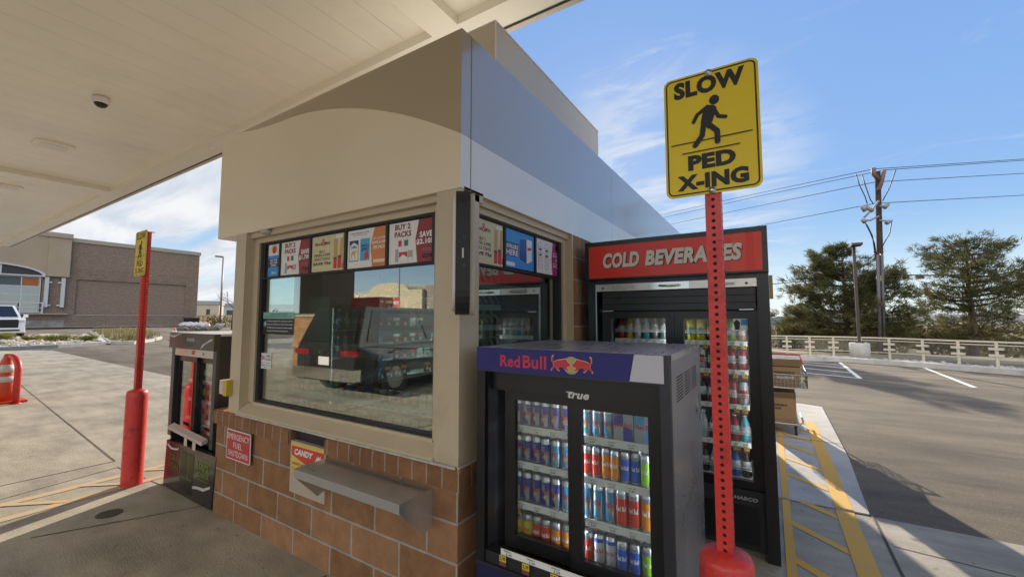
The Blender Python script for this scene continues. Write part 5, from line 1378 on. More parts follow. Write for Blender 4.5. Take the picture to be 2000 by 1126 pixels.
text('zero_sugar_lettering', '', fp, 0, 0, 0, 0, to, pan, d=.0022, bold=.05, lines=[('ZERO', -3.42, -3.20, .27, .325), ('SUGAR', -3.42, -3.19, .20, .255)])
text('green_lettering', '', fp, 0, 0, 0, 0, tg, pan, d=.0022, bold=.05, lines=[('100%', -2.84, -2.62, .285, .345), ('MONSTER', -2.84, -2.61, .23, .27), ('Monster', -3.14, -3.04, .155, .175), ('Monster', -3.02, -2.92, .155, .175)])
w = MB(); w.rect(fp, -2.84, -2.62, .365, .372, None, .002); w.rect(fp, -2.84, -2.62, .205, .212, None, .002); w.build('print_rule', tg, pan)
w = MB(); w.rect(fp, -3.42, -3.2, .34, .345, None, .002); w.rect(fp, -3.42, -3.2, .18, .185, None, .002); w.build('print_rule', to, pan)

# ------------------------------------------------------------------ shopping cart with boxes beyond the tall cooler
card = mat('cardboard', (.40, .255, .135), .85, var=.08, scale=4); card_d = mat('cardboard_print', (.07, .045, .03), .8)
t = thing('shopping_cart', 'grey wire shopping cart parked behind the tall cooler', 'cart', (1.45, 5.5, 0))
CX0, CX1, CY0, CY1 = 1.14, 1.735, 5.10, 5.95
w = MB()
def wire(a, b_, r=.003): w.cyl(a, b_, r, seg=5, cap=False)
for i in range(15):
    x = CX0 + i * (CX1 - CX0) / 14; wire((x, CY0, .63), (x, CY0, .80)); wire((x, CY1, .63), (x, CY1, .86)); wire((x, CY0, .63), (x, CY1, .63))
for i in range(22):
    y = CY0 + i * (CY1 - CY0) / 21
    for x in (CX0, CX1): wire((x, y, .63), (x, y, .80 + .06 * i / 21))
    wire((CX0, y, .63), (CX1, y, .63))
for z in (.63, .69, .75): 
    wire((CX0, CY0, z), (CX1, CY0, z)); wire((CX0, CY1, z), (CX1, CY1, z)); wire((CX0, CY0, z), (CX0, CY1, z)); wire((CX1, CY0, z), (CX1, CY1, z))
w.build('basket', galv, t)
w = MB(); w.tube([(CX0, CY1, .86), (CX0, CY0, .80), (CX1, CY0, .80), (CX1, CY1, .86), (CX0, CY1, .86)], .008, 6); w.build('basket_rim', galv, t)
w = MB()
for x in (CX0 + .03, CX1 - .12): w.tube([(x, CY1 - .05, .62), (x, CY1 - .02, .30), (x, CY1 - .1, .15), (x, CY0 + .05, .15)], .011, 6)
w.tube([(CX0 + .0, CY0 + .12, .16), (CX0 + .02, CY0 - .02, .15), (CX1 - .12, CY0 - .02, .15), (CX1 - .06, CY0 + .12, .16), (CX1 - .06, CY1 - .1, .16)], .012, 6)
for i in range(9): y = CY0 + .05 + i * .09; w.cyl((CX0 + .03, y, .16), (CX1 - .1, y, .16), .004, seg=5)
w.build('chassis', galv, t)
for x, y in ((CX0 + .07, CY0 + .02), (1.585, CY0 + .02), (CX0 + .07, CY1 - .1), (1.60, CY1 - .1)):
    m = MB(); m.cyl((x - .014, y, .062), (x + .014, y, .062), .062, seg=20); wh = m.build('wheel', mat('tyre_black', (.03, .03, .03), .7), t, bevel=.004)
    m = MB(); m.cyl((x - .017, y, .062), (x + .017, y, .062), .042, seg=16); m.build('wheel_hub', mat('hub_grey', (.45, .42, .38), .5), wh)
    m = MB(); m.box(x - .022, x - .018, y - .015, y + .015, .06, .15); m.box(x + .018, x + .022, y - .015, y + .015, .06, .15); m.build('fork', galv, wh)
w = MB(); w.tube([(CX0, CY1, .86), (CX0 + .03, CY1 + .12, 1.0), (CX1 - .03, CY1 + .12, 1.0), (CX1, CY1, .86)], .013, 8); w.build('handle', red_paint, t)
b_ = thing('upper_carton', 'open cardboard windshield wash carton sitting in the cart basket', 'carton', (1.42, 5.5, .64))
w = MB(); w.box(1.16, 1.665, 5.14, 5.146, .64, .90); w.box(1.16, 1.665, 5.74, 5.746, .64, .90); w.box(1.16, 1.166, 5.1461, 5.7399, .64, .90); w.box(1.659, 1.665, 5.1461, 5.7399, .64, .90); w.box(1.166, 1.659, 5.146, 5.74, .645, .65); w.build('box_wall', card, b_)
w = MB(); w.hexa([(1.16, 5.139, .9005), (1.665, 5.139, .9005), (1.665, 5.144, .9005), (1.16, 5.144, .9005), (1.15, 5.10, 1.005), (1.69, 5.10, 1.005), (1.69, 5.105, 1.005), (1.15, 5.105, 1.005)]); fl = w.build('box_flap', card, b_)
w = MB(); w.hexa([(1.666, 5.15, .9), (1.671, 5.15, .9), (1.671, 5.74, .9), (1.666, 5.74, .9), (1.70, 5.15, .86), (1.705, 5.15, .86), (1.705, 5.74, .86), (1.70, 5.74, .86)]); w.build('box_flap', card, b_)
fb1 = FA(5.1395)
text('lettering', '', fb1, 0, 0, 0, 0, card_d, b_, d=.001, bold=.04, lines=[('WINDSHIELD', 1.36, 1.60, .80, .835), ('ONE GAL DE-ICER WASHER FLUID', 1.34, 1.63, .675, .69)])
text('tear_tab_lettering', 'total', fb1, 1.38, 1.59, .735, .775, whitetxt, b_, d=.0012, bold=.10)
w = MB(); w.rect((Vector((0, 5.118, 0)), Vector((1, 0, 0)), Vector((0, -.37, .93))), 1.34, 1.64, 1.006, 1.018, None, .003); 
w.build('print_bar', card_d, fl)
b_ = thing('lower_carton', 'closed cardboard windshield wash carton on the lower rack of the cart', 'carton', (1.40, 5.4, .17))
w = MB(); w.box(1.18, 1.60, 5.12, 5.60, .172, .545); w.build('box_wall', card, b_, bevel=.003)
text('lettering', '', FA(5.1195), 0, 0, 0, 0, card_d, b_, d=.001, bold=.05, lines=[('WINDSHIELD', 1.27, 1.50, .37, .40), ('WASH', 1.33, 1.43, .325, .357)])
w = MB(); w.rect(FA(5.1195), 1.22, 1.55, .19, .2, None, .001); w.build('tape', mat('tape_brown', (.30, .2, .1), .4), b_)
w = MB(); w.rect(FA(5.1195), 1.18, 1.60, .48, .545, None, .001); w.build('overlap_flap', mat('cardboard_dark', (.20, .125, .07), .85), b_)

# ------------------------------------------------------------------ ice freezer against the far kiosk wall
t = thing('ice_freezer', 'tall white ice freezer by the kiosk wall behind the tall beverage cooler', 'freezer', (1.0, 6.5, 0))
MB().box(.88, 1.28, 6.2, 6.7, .06, 2.0).build('cabinet', white_m, t, bevel=.015)
for x in (.90,):
    d = MB().box(x, x + .36, 6.165, 6.1995, .3, 1.6).build('door', mat('freezer_door', (.6, .62, .65), .35), t, bevel=.008)
    MB().box(x + .25, x + .27, 6.13, 6.1645, .85, 1.1).build('handle', alum, d)
MB().box(.90, 1.26, 6.22, 6.68, .012, .0599).build('plinth', black_matte, t)
# ------------------------------------------------------------------ interior of the kiosk
packm = [mat('pack_%d' % i, c, .4) for i, c in enumerate(((.55, .55, .52), (.40, .03, .03), (.03, .16, .08), (.06, .30, .28), (.50, .40, .06), (.03, .07, .25), (.02, .02, .02), (.45, .42, .36), (.25, .10, .04)))]
PKN = ['white', 'red', 'green', 'teal', 'yellow', 'navy', 'black', 'cream', 'brown']
pk = {}
def pack(ci, h, w_, loc):
    key = (ci, h, w_)
    if key in pk: return dup(pk[key], loc)
    o = thing('cigarette_pack', 'x', 'pack', loc)
    x, y, z = loc
    MB().box(x - w_ / 2, x + w_ / 2, y - .011, y + .011, z, z + h * .72).build('pack_body', packm[ci], o, bevel=.001)
    MB().box(x - w_ / 2 - .0002, x + w_ / 2 + .0002, y - .0112, y + .0112, z + h * .7201, z + h).build('pack_lid', packm[(ci * 4 + 2) % 9] if ci else packm[0], o, bevel=.001)
    w = MB(); w.poly(FA(y - .0113), [(x - w_ * .3, z + h * .2), (x + w_ * .3, z + h * .2), (x + w_ * .3, z + h * .5), (x, z + h * .62), (x - w_ * .3, z + h * .5)], None, .0004); w.build('pack_emblem', packm[7 if ci != 7 else 8], o)
    pk[key] = o
    return o
teal_grey = mat('shelf_teal_grey', (.50, .58, .56), .4)
t = thing('window_counter_rack', 'low two tier pack rack with white price rails along the front window', 'rack', (-1.2, .35, .03))
w = MB(); w.box(-2.25, -.3, .19, .56, .03, .832); cb = w.build('counter', mat('counter_grey', (.12, .13, .13), .5), t)
for i, (y, z) in enumerate(((.20, .855), (.34, .965))):
    s_ = MB().box(-2.22, -.32, y, y + .13, z - .012, z).build('tier', teal_grey, t)
    r_ = MB().hexa([(-2.22, y - .022, z - .03), (-.32, y - .022, z - .03), (-.32, y, z - .012), (-2.22, y, z - .012), (-2.22, y - .025, z + .008), (-.32, y - .025, z + .008), (-.32, y - .0001, z + .012), (-2.22, y - .0001, z + .012)]).build('price_rail', mat('rail_clear', (.62, .70, .68), .3), s_)
    lines = []
    for q in range(26):
        u = -2.18 + q * .071; lines.append((random.choice(['9.49', '8.29', '10.15', '7.99']), u, u + .022, z - .018, z - .008))
    text('price_print', '', FA(y - .0255), 0, 0, 0, 0, blacktxt, r_, d=.0008, bold=.02, lines=lines)
    tags(s_, FA(y - .027), [(-1.02, '8.99'), (-.62, '9.49'), (-.88, '7.49')] if i == 0 else [(-1.35, '8.99')], z - .02, .034)
    w = MB(); w.box(-2.22, -.32, y + .115, y + .119, z, z + .05); w.build('divider', teal_grey, s_)
    order = [0, 6, 3, 0, 2, 0, 7, 8, 4, 4, 8, 8, 5, 8, 4, 4, 8, 7, 0, 0, 0, 0, 7, 7] if i == 0 else [4, 2, 6, 0, 3, 5, 0, 0, 5, 2, 3, 6, 6, 3, 2, 8, 2, 1, 3, 3, 0, 0, 7, 0]
    hs_ = .07 if i == 0 else .088
    cnt = {}
    for q, ci in enumerate(order):
        if i == 1 and q in (5, 11): continue
        o = pack(ci, hs_, .055, (-2.15 + q * .0765, y + .05 + .004 * (q % 3), z + .0005))
        cnt[ci] = cnt.get(ci, 0) + 1; tag(o, '%s pack, %s of its colour on the %s tier of the window rack' % (PKN[ci], ORD[cnt[ci] - 1], 'lower' if i == 0 else 'upper'), 'pack', 'packs in the window rack')
# wall of shelves deeper in
t = thing('back_shelving', 'dark shelving unit with pale price rails along the inner kiosk wall', 'shelving', (-2.1, 2.1, .03))
w = MB(); w.box(-2.29, -2.27, 1.14, 3.1, .03, 2.0); w.box(-2.2699, -1.95, 1.12, 1.1399, .03, 2.0); w.box(-2.2699, -1.95, 3.08, 3.1, .03, 2.0); w.build('shelf_back', mat('shelf_black', (.03, .032, .034), .5), t)
for z in (.95, 1.12, 1.29, 1.46, 1.64, 1.82):
    s_ = MB().box(-2.269, -1.96, 1.141, 3.079, z - .012, z).build('shelf', teal_grey, t)
    MB().box(-1.9599, -1.952, 1.141, 3.079, z - .03, z + .012).build('price_rail', mat('rail_clear', (.62, .70, .68), .3), s_)
    if z > .96: MB().box(-1.99, -1.975, 1.2, 3.0, z - .028, z - .0125).build('shelf_light', mat('shelf_light', (.9, 1.0, .97), .5, emit=5), s_)
    for q in range(15):
        if random.random() < .12: continue
        ci = random.choice([0, 1, 2, 3, 5, 6, 6, 7, 8, 1])
        o = pack(ci, .10, .07, (-2.02, 1.20 + q * .115, z + .0005)); o.rotation_euler = (0, 0, R(90)); tag(o, 'small packet on the shelving deep inside the kiosk', 'pack', 'packets on the back shelving')
t = thing('inside_fridge', 'lit glass fronted fridge standing inside the kiosk', 'fridge', (-2.1, .84, .03))
w = MB(); w.box(-2.29, -2.26, .58, 1.1, .03, 1.75); w.box(-2.2599, -1.93, .58, .61, .03, 1.75); w.box(-2.2599, -1.93, 1.07, 1.1, .03, 1.75); w.box(-2.2599, -1.93, .6101, 1.0699, 1.70, 1.75); w.build('cabinet', mat('fridge_grey', (.25, .27, .27), .4), t)
for z in (.6, .9, 1.2, 1.45): MB().box(-2.259, -1.95, .611, 1.069, z - .01, z).build('shelf', teal_grey, t)
MB().box(-1.96, -1.95, .615, .625, .5, 1.65).build('lamp_tube', mat('lamp_tube', (.9, 1.0, .97), .5, emit=2.5), t)
for z in (.6, .9, 1.2, 1.45):
    for q in range(5):
        o = bottle(KR[random.choice(['red', 'amber', 'clear', 'aqua', 'dark', 'blue'])], (-2.05, .67 + q * .085, z + .0005)); tag(o, 'bottle in the lit fridge inside the kiosk', 'bottle', 'bottles in the inside fridge')
MB().box(-1.9299, -1.926, .6, 1.08, .55, 1.69).build('pane', gdoor, t)
# spiral dispenser rack behind the side window
t = thing('dispenser_rack', 'grey dispenser rack with white spiral pushers behind the side window', 'rack', (-.55, .75, .03))
w = MB(); w.box(-.57, -.55, .42, 1.25, .03, 1.86); w.build('rack_back', mat('rack_grey', (.10, .11, .11), .5), t)
for k_, z in enumerate((1.00, 1.18, 1.34, 1.50, 1.64, 1.79)):
    s_ = MB().box(-.549, -.32, .42, 1.22, z - .012, z).build('shelf', mat('rack_dark', (.035, .04, .04), .5), t)
    MB().box(-.32, -.314, .42, .86 if k_ < 5 else 1.22, z - .026, z + .014).build('price_rail', mat('rail_clear', (.62, .70, .68), .3), s_)
    for q in range(5):
        y = .46 + q * .09
        w = MB()
        for r_ in range(4):
            xx = -.34 - r_ * .05
            w.tube([(xx - .02 * math.sin(a), y + .042 * math.cos(a), z + .045 + .04 * math.sin(a)) for a in [math.pi * (-.15 + 1.3 * i / 8) for i in range(9)]], .0028, 4)
        w.build('spiral_pusher', mat('pusher_white', (.62, .68, .66), .35), s_)
        if q < 4:
            MB().box(-.312, -.310, y - .018, y + .018, z - .075, z - .028).build('price_tag', mat('tag_olive', (.42, .38, .12), .5), s_)
t = thing('counter_card', 'cream printed card propped inside the front window', 'card', (-1.92, .19, .97))
MB().hexa([(-2.03, .172, 1.08), (-1.88, .172, 1.08), (-1.88, .176, 1.08), (-2.03, .176, 1.08), (-2.03, .20, 1.26), (-1.88, .20, 1.26), (-1.88, .204, 1.26), (-2.03, .204, 1.26)]).build('card', mat('card_cream', (.55, .52, .42), .6), t)
MB().box(-2.0, -1.9, .195, .25, .966, 1.0795).build('stand', mat('stand_grey', (.2, .2, .2), .5), t)

# ------------------------------------------------------------------ vehicles
def vehicle(name, label, cat, loc, rz, L, W, H, paint, style='suv', plate=None, zg=0.34):
    t = thing(name, label, cat, (0, 0, 0)); hl, hw = L / 2, W / 2
    dark = mat('car_glass', (.01, .012, .014), .05, spec=.8); trim = mat('car_trim', (.02, .02, .02), .45)
    belt = H * (.62 if style == 'pickup' else .58)
    zb = zg
    wheelx = (hl - L * .175, -hl + L * .185); wr = H * .205
    # lower body: side outline with wheel arches, loft across with tucked-in sides
    def side(top_front, top_rear):
        pts = [(-hl, zb + .12), (-hl + .03, zb)]
        for wx in (wheelx[1], wheelx[0]):
            pts += [(wx - wr * 1.18, zb)] + [(wx - wr * 1.18 * math.cos(math.pi * i / 8), max(zb, wr * .98 + wr * 1.18 * math.sin(math.pi * i / 8) - .04)) for i in range(1, 8)] + [(wx + wr * 1.18, zb)]
        pts += [(hl - .06, zb), (hl, zb + .1), (hl, zb + .45), (hl - .04, top_front - .1), (hl - .16, top_front), (hl - L * .24, belt + .02), (-hl + .05, top_rear), (-hl, top_rear - .08)]
        return pts
    if style == 'pickup': s = side(belt - .04, belt + .03)
    else: s = side(belt - .05, belt)
    b = MB(); fr = (Vector((0, 0, 0)), Vector((1, 0, 0)), Vector((0, 0, 1)))
    b.poly(fr, s, -hw, hw)
    for v in b.bm.verts:
        q = max(0, (abs(v.co.x) - (hl - .45)) / .45); v.co.y *= 1 - .11 * q
    body = b.build('body', paint, t, bevel=.07, seg=3)
    # cabin
    if style == 'pickup': cx0, cx1, rx0, rx1 = -hl * .28, hl * .52, -hl * .22, hl * .20
    else: cx0, cx1, rx0, rx1 = -hl + .05, hl * .46, -hl + .35, hl * .12
    zc = belt - .02; b = MB()
    b.hexa([(cx0, -hw + .06, zc), (cx1, -hw + .06, zc), (cx1, hw - .06, zc), (cx0, hw - .06, zc), (rx0, -hw + .24, H), (rx1, -hw + .24, H), (rx1, hw - .24, H), (rx0, hw - .24, H)])
    b.build('cabin', paint, t, bevel=.10, seg=3)
    def lerp3(a, c, q): return tuple(a[i] + (c[i] - a[i]) * q for i in range(3))
    # windscreen, rear glass, side glass a few mm proud
    def pane(nm, A, B, C, D, n):
        nv = Vector(n) * .012
        c = [Vector(p) for p in (A, B, C, D)]; m = sum(c, Vector()) / 4
        c = [m + (p - m) * .86 for p in c]
        b = MB(); b.hexa([p - nv * .6 for p in c] + [p + nv for p in c]); b.build(nm, dark, t)
    pane('windscreen', (cx1, -hw + .06, zc + .03), (cx1, hw - .06, zc + .03), (rx1, hw - .24, H), (rx1, -hw + .24, H), ((H - zc), 0, (cx1 - rx1)))
    pane('rear_window', (cx0, hw - .06, zc + .03), (cx0, -hw + .06, zc + .03), (rx0, -hw + .24, H), (rx0, hw - .24, H), (-(H - zc), 0, .1))
    for sg in (-1, 1):
        a0, a1, b0, b1 = (cx0 + .08, sg * (hw - .06), zc + .05), (cx1 - .1, sg * (hw - .06), zc + .05), (rx1, sg * (hw - .24), H - .02), (rx0 + .05, sg * (hw - .24), H - .02)
        mid0, mid1 = lerp3(a0, a1, .5), lerp3(b1, b0, .5)
        pane('side_window', a0, mid0, mid1, b1, (0, sg, .3)); pane('side_window', mid0, a1, b0, mid1, (0, sg, .3))
        w = MB(); w.box(cx1 - .18, cx1 - .02, sg * (hw + .02), sg * (hw + .2), belt + .02, belt + .2); w.build('mirror', paint if style == 'pickup' else trim, t, bevel=.03)
        w = MB(); w.box(hl - .10, hl - .005, sg * (hw - .46), sg * (hw - .14), belt - .27, belt - .13); w.build('headlight', mat('lamp_clear', (.55, .57, .6), .08, spec=.8), t, bevel=.02)
        w = MB(); w.box(-hl - .01, -hl + .06, sg * (hw - .5 if style == 'suv' else hw - .22), sg * (hw - .02), belt - .19, belt - .09); w.build('taillight', mat('lamp_red', (.22, .008, .012), .12, spec=.7), t, bevel=.015)
        for hx in (cx0 + (cx1 - cx0) * .22, cx0 + (cx1 - cx0) * .62):
            w = MB(); w.box(hx, hx + .2, sg * (hw + .001), sg * (hw + .03), belt - .13, belt - .10); w.build('door_handle', trim, t, bevel=.008)
    for wx in wheelx:
        for sg in (-1, 1):
            m = MB(); m.cyl((wx, sg * (hw - .24), wr), (wx, sg * (hw - .01), wr), wr, seg=28); wh = m.build('wheel', mat('tyre_black', (.03, .03, .03), .7), t, bevel=.03)
            m = MB(); m.cyl((wx, sg * (hw - .05), wr), (wx, sg * (hw + .005), wr), wr * .62, wr * .56, seg=20); m.build('rim', mat('rim_grey', (.25, .25, .26), .3, metal=.9), wh)
    w = MB(); w.rrect(FB(hl - .015), -hw + .36, hw - .36, .64 if style == 'pickup' else belt - .36, belt - .10, .05, 0, .03); g = w.build('grille', mat('grille_black', (.008, .008, .008), .4), t)
    w = MB(); w.box(hl - .1, hl + .07, -hw + .14, hw - .14, zb + .06, zb + .27); w.build('front_bumper', paint, t, bevel=.04)
    w = MB(); w.rrect(FB(hl + .071), -hw + .3, hw - .3, zb + .10, zb + .20, .03, -.002, .004); w.build('air_intake', trim, t)
    w = MB(); w.box(-hl - .06, -hl + .1, -hw + .05, hw - .05, zb + .04, zb + .26); w.build('rear_bumper', mat('chrome', (.7, .68, .62), .15, metal=1.0) if style == 'suv' else paint, t, bevel=.04)
    w = MB(); w.rect((Vector((-hl - .012, 0, 0)), Vector((0, -1, 0)), Vector((0, 0, 1))), -.16, .16, belt - .38, belt - .22, 0, .004); w.build('licence_plate', white_m, t)
    if style == 'pickup':
        w = MB(); w.box(-hl + .08, cx0 - .02, -hw + .1, hw - .1, belt - .2, belt + .035); w.build('bed_liner', trim, t)
    t.location = loc; t.rotation_euler = (0, 0, rz); ORG[t.name] = Vector(loc)
    return t
wt = mat('truck_white', (.80, .80, .80), .22, coat=.6); dk = mat('truck_black', (.012, .012, .014), .12, coat=.8)
vehicle('pickup_truck', 'white pickup truck with black grille parked beside the brick shop', 'truck', (-38.3, 2.86, slope(-38.3)), 0, 5.8, 2.06, 1.95, wt, 'pickup')
vehicle('fuelling_car', 'black car parked at the fuel pumps, seen reflected in the front window', 'car', (-6.15, -5.6, 0), R(-92), 5.0, 1.95, 1.78, dk, 'suv')
q = far(1616, 690, 33)
vehicle('parked_van', 'white and blue van parked below the lot beyond the rear fence', 'van', (q.x, q.y, q.z - .15), R(15), 4.6, 1.8, 1.6, mat('van_white', (.6, .63, .68), .3), 'suv')

# ------------------------------------------------------------------ brick shop to the left
bx = -58.0
shop = thing('brick_shop', 'long grey brown brick shop with cream corner tower and arched window', 'building', (bx - 8, 8, .55))
sb = brick_mat('shop_brick', (.24, .165, .118), (.295, .208, .150), (.34, .275, .22), .40, .2, .012, bump=.4)
sb2 = brick_mat('shop_brick_fine', (.255, .175, .125), (.31, .218, .158), (.36, .29, .235), .24, .10, .010, bump=.4)
w = MB()
w.box(bx - 20, bx, 9.7, 10.29, .2, 9.2); w.box(bx - 20, bx, 19.51, 20.75, .2, 9.2); w.box(bx - 20, bx, 10.2901, 19.5099, 5.46, 6.6); w.box(bx - 20, bx, 10.2901, 19.5099, .2, 1.9)
w.box(bx - 20, bx, -20, 9.6999, .2, 2.0); w.box(bx - 20, bx, 7.95, 9.6999, 2.0, 5.6); w.box(bx - 20, bx, -20, 5.2, 2.0, 5.6)
w.build('brick_wall', sb, shop)
w = MB(); w.box(bx - 20, bx - .15, 10.2901, 19.5099, 1.9, 5.4599); w.box(bx - 20, bx + .001, 10.2902, 19.5098, 6.6, 9.2); w.build('brick_panel', sb2, shop)
w = MB(); w.box(bx - 20.1, bx + .12, 9.75, 20.85, 9.2, 9.6); w.box(bx - .1, bx + .05, 10.29, 19.51, 1.82, 1.9); w.build('coping', mat('coping_cream', (.42, .37, .29), .7), shop)
w = MB(); w.box(bx - 20, bx + .35, 8.2, 9.7, 5.6, 9.45); w.box(bx - 20, bx + .2, -20, 8.1999, 6.7, 9.45); w.poly(FB(bx + .2), [(8.1999, 6.7), (8.1999, 5.6)] + [(3.9 + 4.25 * math.cos(a), 5.62 + 1.06 * math.sin(a)) for a in [math.pi * i / 20 for i in range(21)]] + [(-20, 5.6), (-20, 6.7)], -.5, 0.0)
w.build('stucco_tower', mat('stucco_tan', (.44, .345, .235), .85, var=.05, scale=.4), shop)
w = MB(); w.box(bx - 20, bx + .5, 8.15, 9.75, 9.4501, 9.9); w.box(bx - 20, bx + .32, -20, 8.1499, 9.4501, 9.86); w.build('tower_cornice', mat('cornice_tan', (.42, .36, .28), .8), shop)
w = MB(); w.poly(FB(bx + .05), [(3.9 + 4.0 * math.cos(a), 5.62 + .92 * math.sin(a)) for a in [math.pi * i / 20 for i in range(21)]], -.3, 0); w.build('arch_window', mat('arch_dark', (.05, .045, .04), .3), shop)
w = MB()
for i in range(20):
    a, c = math.pi * i / 20, math.pi * (i + 1) / 20
    w.poly(FB(bx + .22), [(3.9 + 4.25 * math.cos(a), 5.62 + 1.06 * math.sin(a)), (3.9 + 4.25 * math.cos(c), 5.62 + 1.06 * math.sin(c)), (3.9 + 4.0 * math.cos(c), 5.62 + .92 * math.sin(c)), (3.9 + 4.0 * math.cos(a), 5.62 + .92 * math.sin(a))], -.1, .08)
w.box(bx + .1, bx + .3, -.3, 8.1, 5.5, 5.62); w.box(bx + .06, bx + .18, 5.30, 5.42, 5.6201, 6.55); w.build('arch_frame', mat('frame_white', (.62, .62, .62), .5), shop)
sky_glass = glass_mat('shop_glass', (.25, .30, .32), .35)
w = MB(); w.box(bx - .02, bx + .02, 5.3, 7.85, 2.1, 5.45); gp = w.build('shop_window', sky_glass, shop)
w = MB(); w.box(bx - 3, bx - .6, 5.2, 7.95, .6, 5.6); w.build('shop_interior', mat('shop_dark', (.06, .065, .07), .8), shop)
w = MB(); w.box(bx + .021, bx + .03, 6.72, 7.75, 4.6, 5.40); w.build('orange_panel', mat('shop_orange', (.42, .14, .04), .6), gp)
w = MB(); w.box(bx + .021, bx + .03, 5.35, 6.62, 4.6, 5.40); w.build('grey_panel', mat('shop_grey', (.10, .12, .13), .6), gp)
w = MB()
for y in (5.25, 6.64, 7.82): w.box(bx + .02, bx + .08, y, y + .07, 2.1, 5.45)
for z in (2.1, 3.75, 4.52, 5.42): w.box(bx + .0305, bx + .0795, 5.2, 7.9, z, z + .06)
w.build('window_frame', mat('frame_white', (.62, .62, .62), .5), gp)
for y in (8.25, 9.35):
    w = MB(); w.box(bx + .05, bx + .28, y - .13, y + .13, 2.6, 5.5); w.box(bx + .03, bx + .2, y + (.13 if y < 9 else -.35), y + (.35 if y < 9 else -.13), 2.72, 2.86); w.box(bx + .03, bx + .2, y + (.13 if y < 9 else -.35), y + (.35 if y < 9 else -.13), 4.95, 5.09); w.build('pilaster', mat('frame_white', (.62, .62, .62), .5), shop)
w = MB(); w.box(bx + .3, bx + .38, 4, 8.05, 2.95, 3.05); w.box(bx + .3, bx + .38, 4, 8.05, 2.05, 2.13); w.box(bx + .3, bx + .38, 4, 8.05, 2.5, 2.56)
for y in (5.2, 6.6, 8.0): w.box(bx + .29, bx + .39, y, y + .1, 2.0, 3.05)
w.build('balcony_rail', mat('frame_white', (.62, .62, .62), .5), shop)
w = MB(); w.box(bx - .2, bx + .5, -20, 9.72, 1.9, 2.0); w.build('stone_sill', mat('coping_cream', (.42, .37, .29), .7), shop)
w = MB(); w.box(bx, bx + .02, -20, 9.6, .5, 1.3); w.build('wall_base', mat('base_stain', (.30, .27, .24), .9, var=.3, scale=1.2), shop)
sheet('shop_pavement', [[(bx + .02, -20), (bx + 1.8, -20), (bx + 1.8, 22), (bx + .02, 22)]], concrete_w, .1)
b_ = thing('wheelie_bin', 'black bin against the far end of the brick shop', 'bin', (bx + .9, 20.0, slope(bx)))
MB().hexa([(bx + .5, 19.4, .6), (bx + 1.3, 19.4, .6), (bx + 1.3, 20.5, .6), (bx + .5, 20.5, .6), (bx + .45, 19.3, 1.5), (bx + 1.35, 19.3, 1.5), (bx + 1.35, 20.6, 1.5), (bx + .45, 20.6, 1.5)]).build('bin_body', black_matte, b_, bevel=.04)
MB().box(bx + .4, bx + 1.4, 19.25, 20.65, 1.501, 1.58).build('bin_lid', black_matte, b_, bevel=.02)

# ------------------------------------------------------------------ U bollard, cones
p0 = onG(30, 788)
t = thing('hoop_bollard', 'red painted steel hoop bollard at the left end of the concrete', 'bollard', (p0.x, p0.y, slope(p0.x)))
zb_ = slope(p0.x); hb = .90; ax = Vector((-.55, .25, 0)); r_ = .085
pts = [p0 + Vector((0, 0, zb_ - p0.z - .05)), p0 + Vector((0, 0, hb - .2))]
c0_ = p0 + Vector((0, 0, hb - .22)); wdt = .55
d_ = Vector((-.977, -.195, 0))
path = [Vector((p0.x, p0.y, zb_ - .05)), Vector((p0.x, p0.y, zb_ + hb - .3))]
for i in range(1, 10):
    a = math.pi * i / 10; path.append(Vector((p0.x, p0.y, zb_ + hb - .3)) + d_ * (wdt / 2 * (1 - math.cos(a))) + Vector((0, 0, .22 * math.sin(a))))
path += [Vector((p0.x, p0.y, zb_ + hb - .3)) + d_ * wdt, Vector((p0.x, p0.y, zb_ - .05)) + d_ * wdt]
MB().tube(path, .047, 16).build('hoop', red_paint, t)
MB().lathe([(.07, -.01), (.07, .012), (.048, .02)], (p0.x, p0.y, zb_), 16).build('base_collar', red_paint, t)
org_m = mat('cone_orange', (.62, .07, .015), .5, var=.08, scale=6); refl_w = mat('cone_reflective', (.62, .62, .60), .3)
def cone(label, loc, h, r):
    t = thing('traffic_cone', label, 'cone', loc); x, y, z = loc
    MB().lathe([(r * .95, h * .04), (r * .82, h * .25), (r * .62, h * .5), (r * .42, h * .8), (r * .30, h * .97), (r * .22, h)], loc, 20).build('cone_body', org_m, t)
    MB().box(x - r * 1.4, x + r * 1.4, y - r * 1.4, y + r * 1.4, z, z + h * .04).build('base', org_m, t, bevel=.01)
    for a, c in ((.62, .78), (.42, .54)):
        ra = lambda q: r * (.95 - .72 * q) + .012
        MB().lathe([(ra(a), h * a), (ra(c), h * c)], loc, 20).build('reflective_band', refl_w, t)
    return t
p1_ = onG(6, 784); cone('tall orange traffic cone with white bands beside the red hoop bollard', (p1_.x + .1, p1_.y, slope(p1_.x)), .86, .17)
p1_ = onG(340, 663); cone('small orange traffic cone by the black cooler, farther back on the asphalt', (p1_.x, p1_.y, slope(p1_.x)), .72, .17)
p1_ = onG(406, 643); cone('distant orange traffic cone beside the rubble near the lamp post', (p1_.x, p1_.y, slope(p1_.x)), .75, .18)
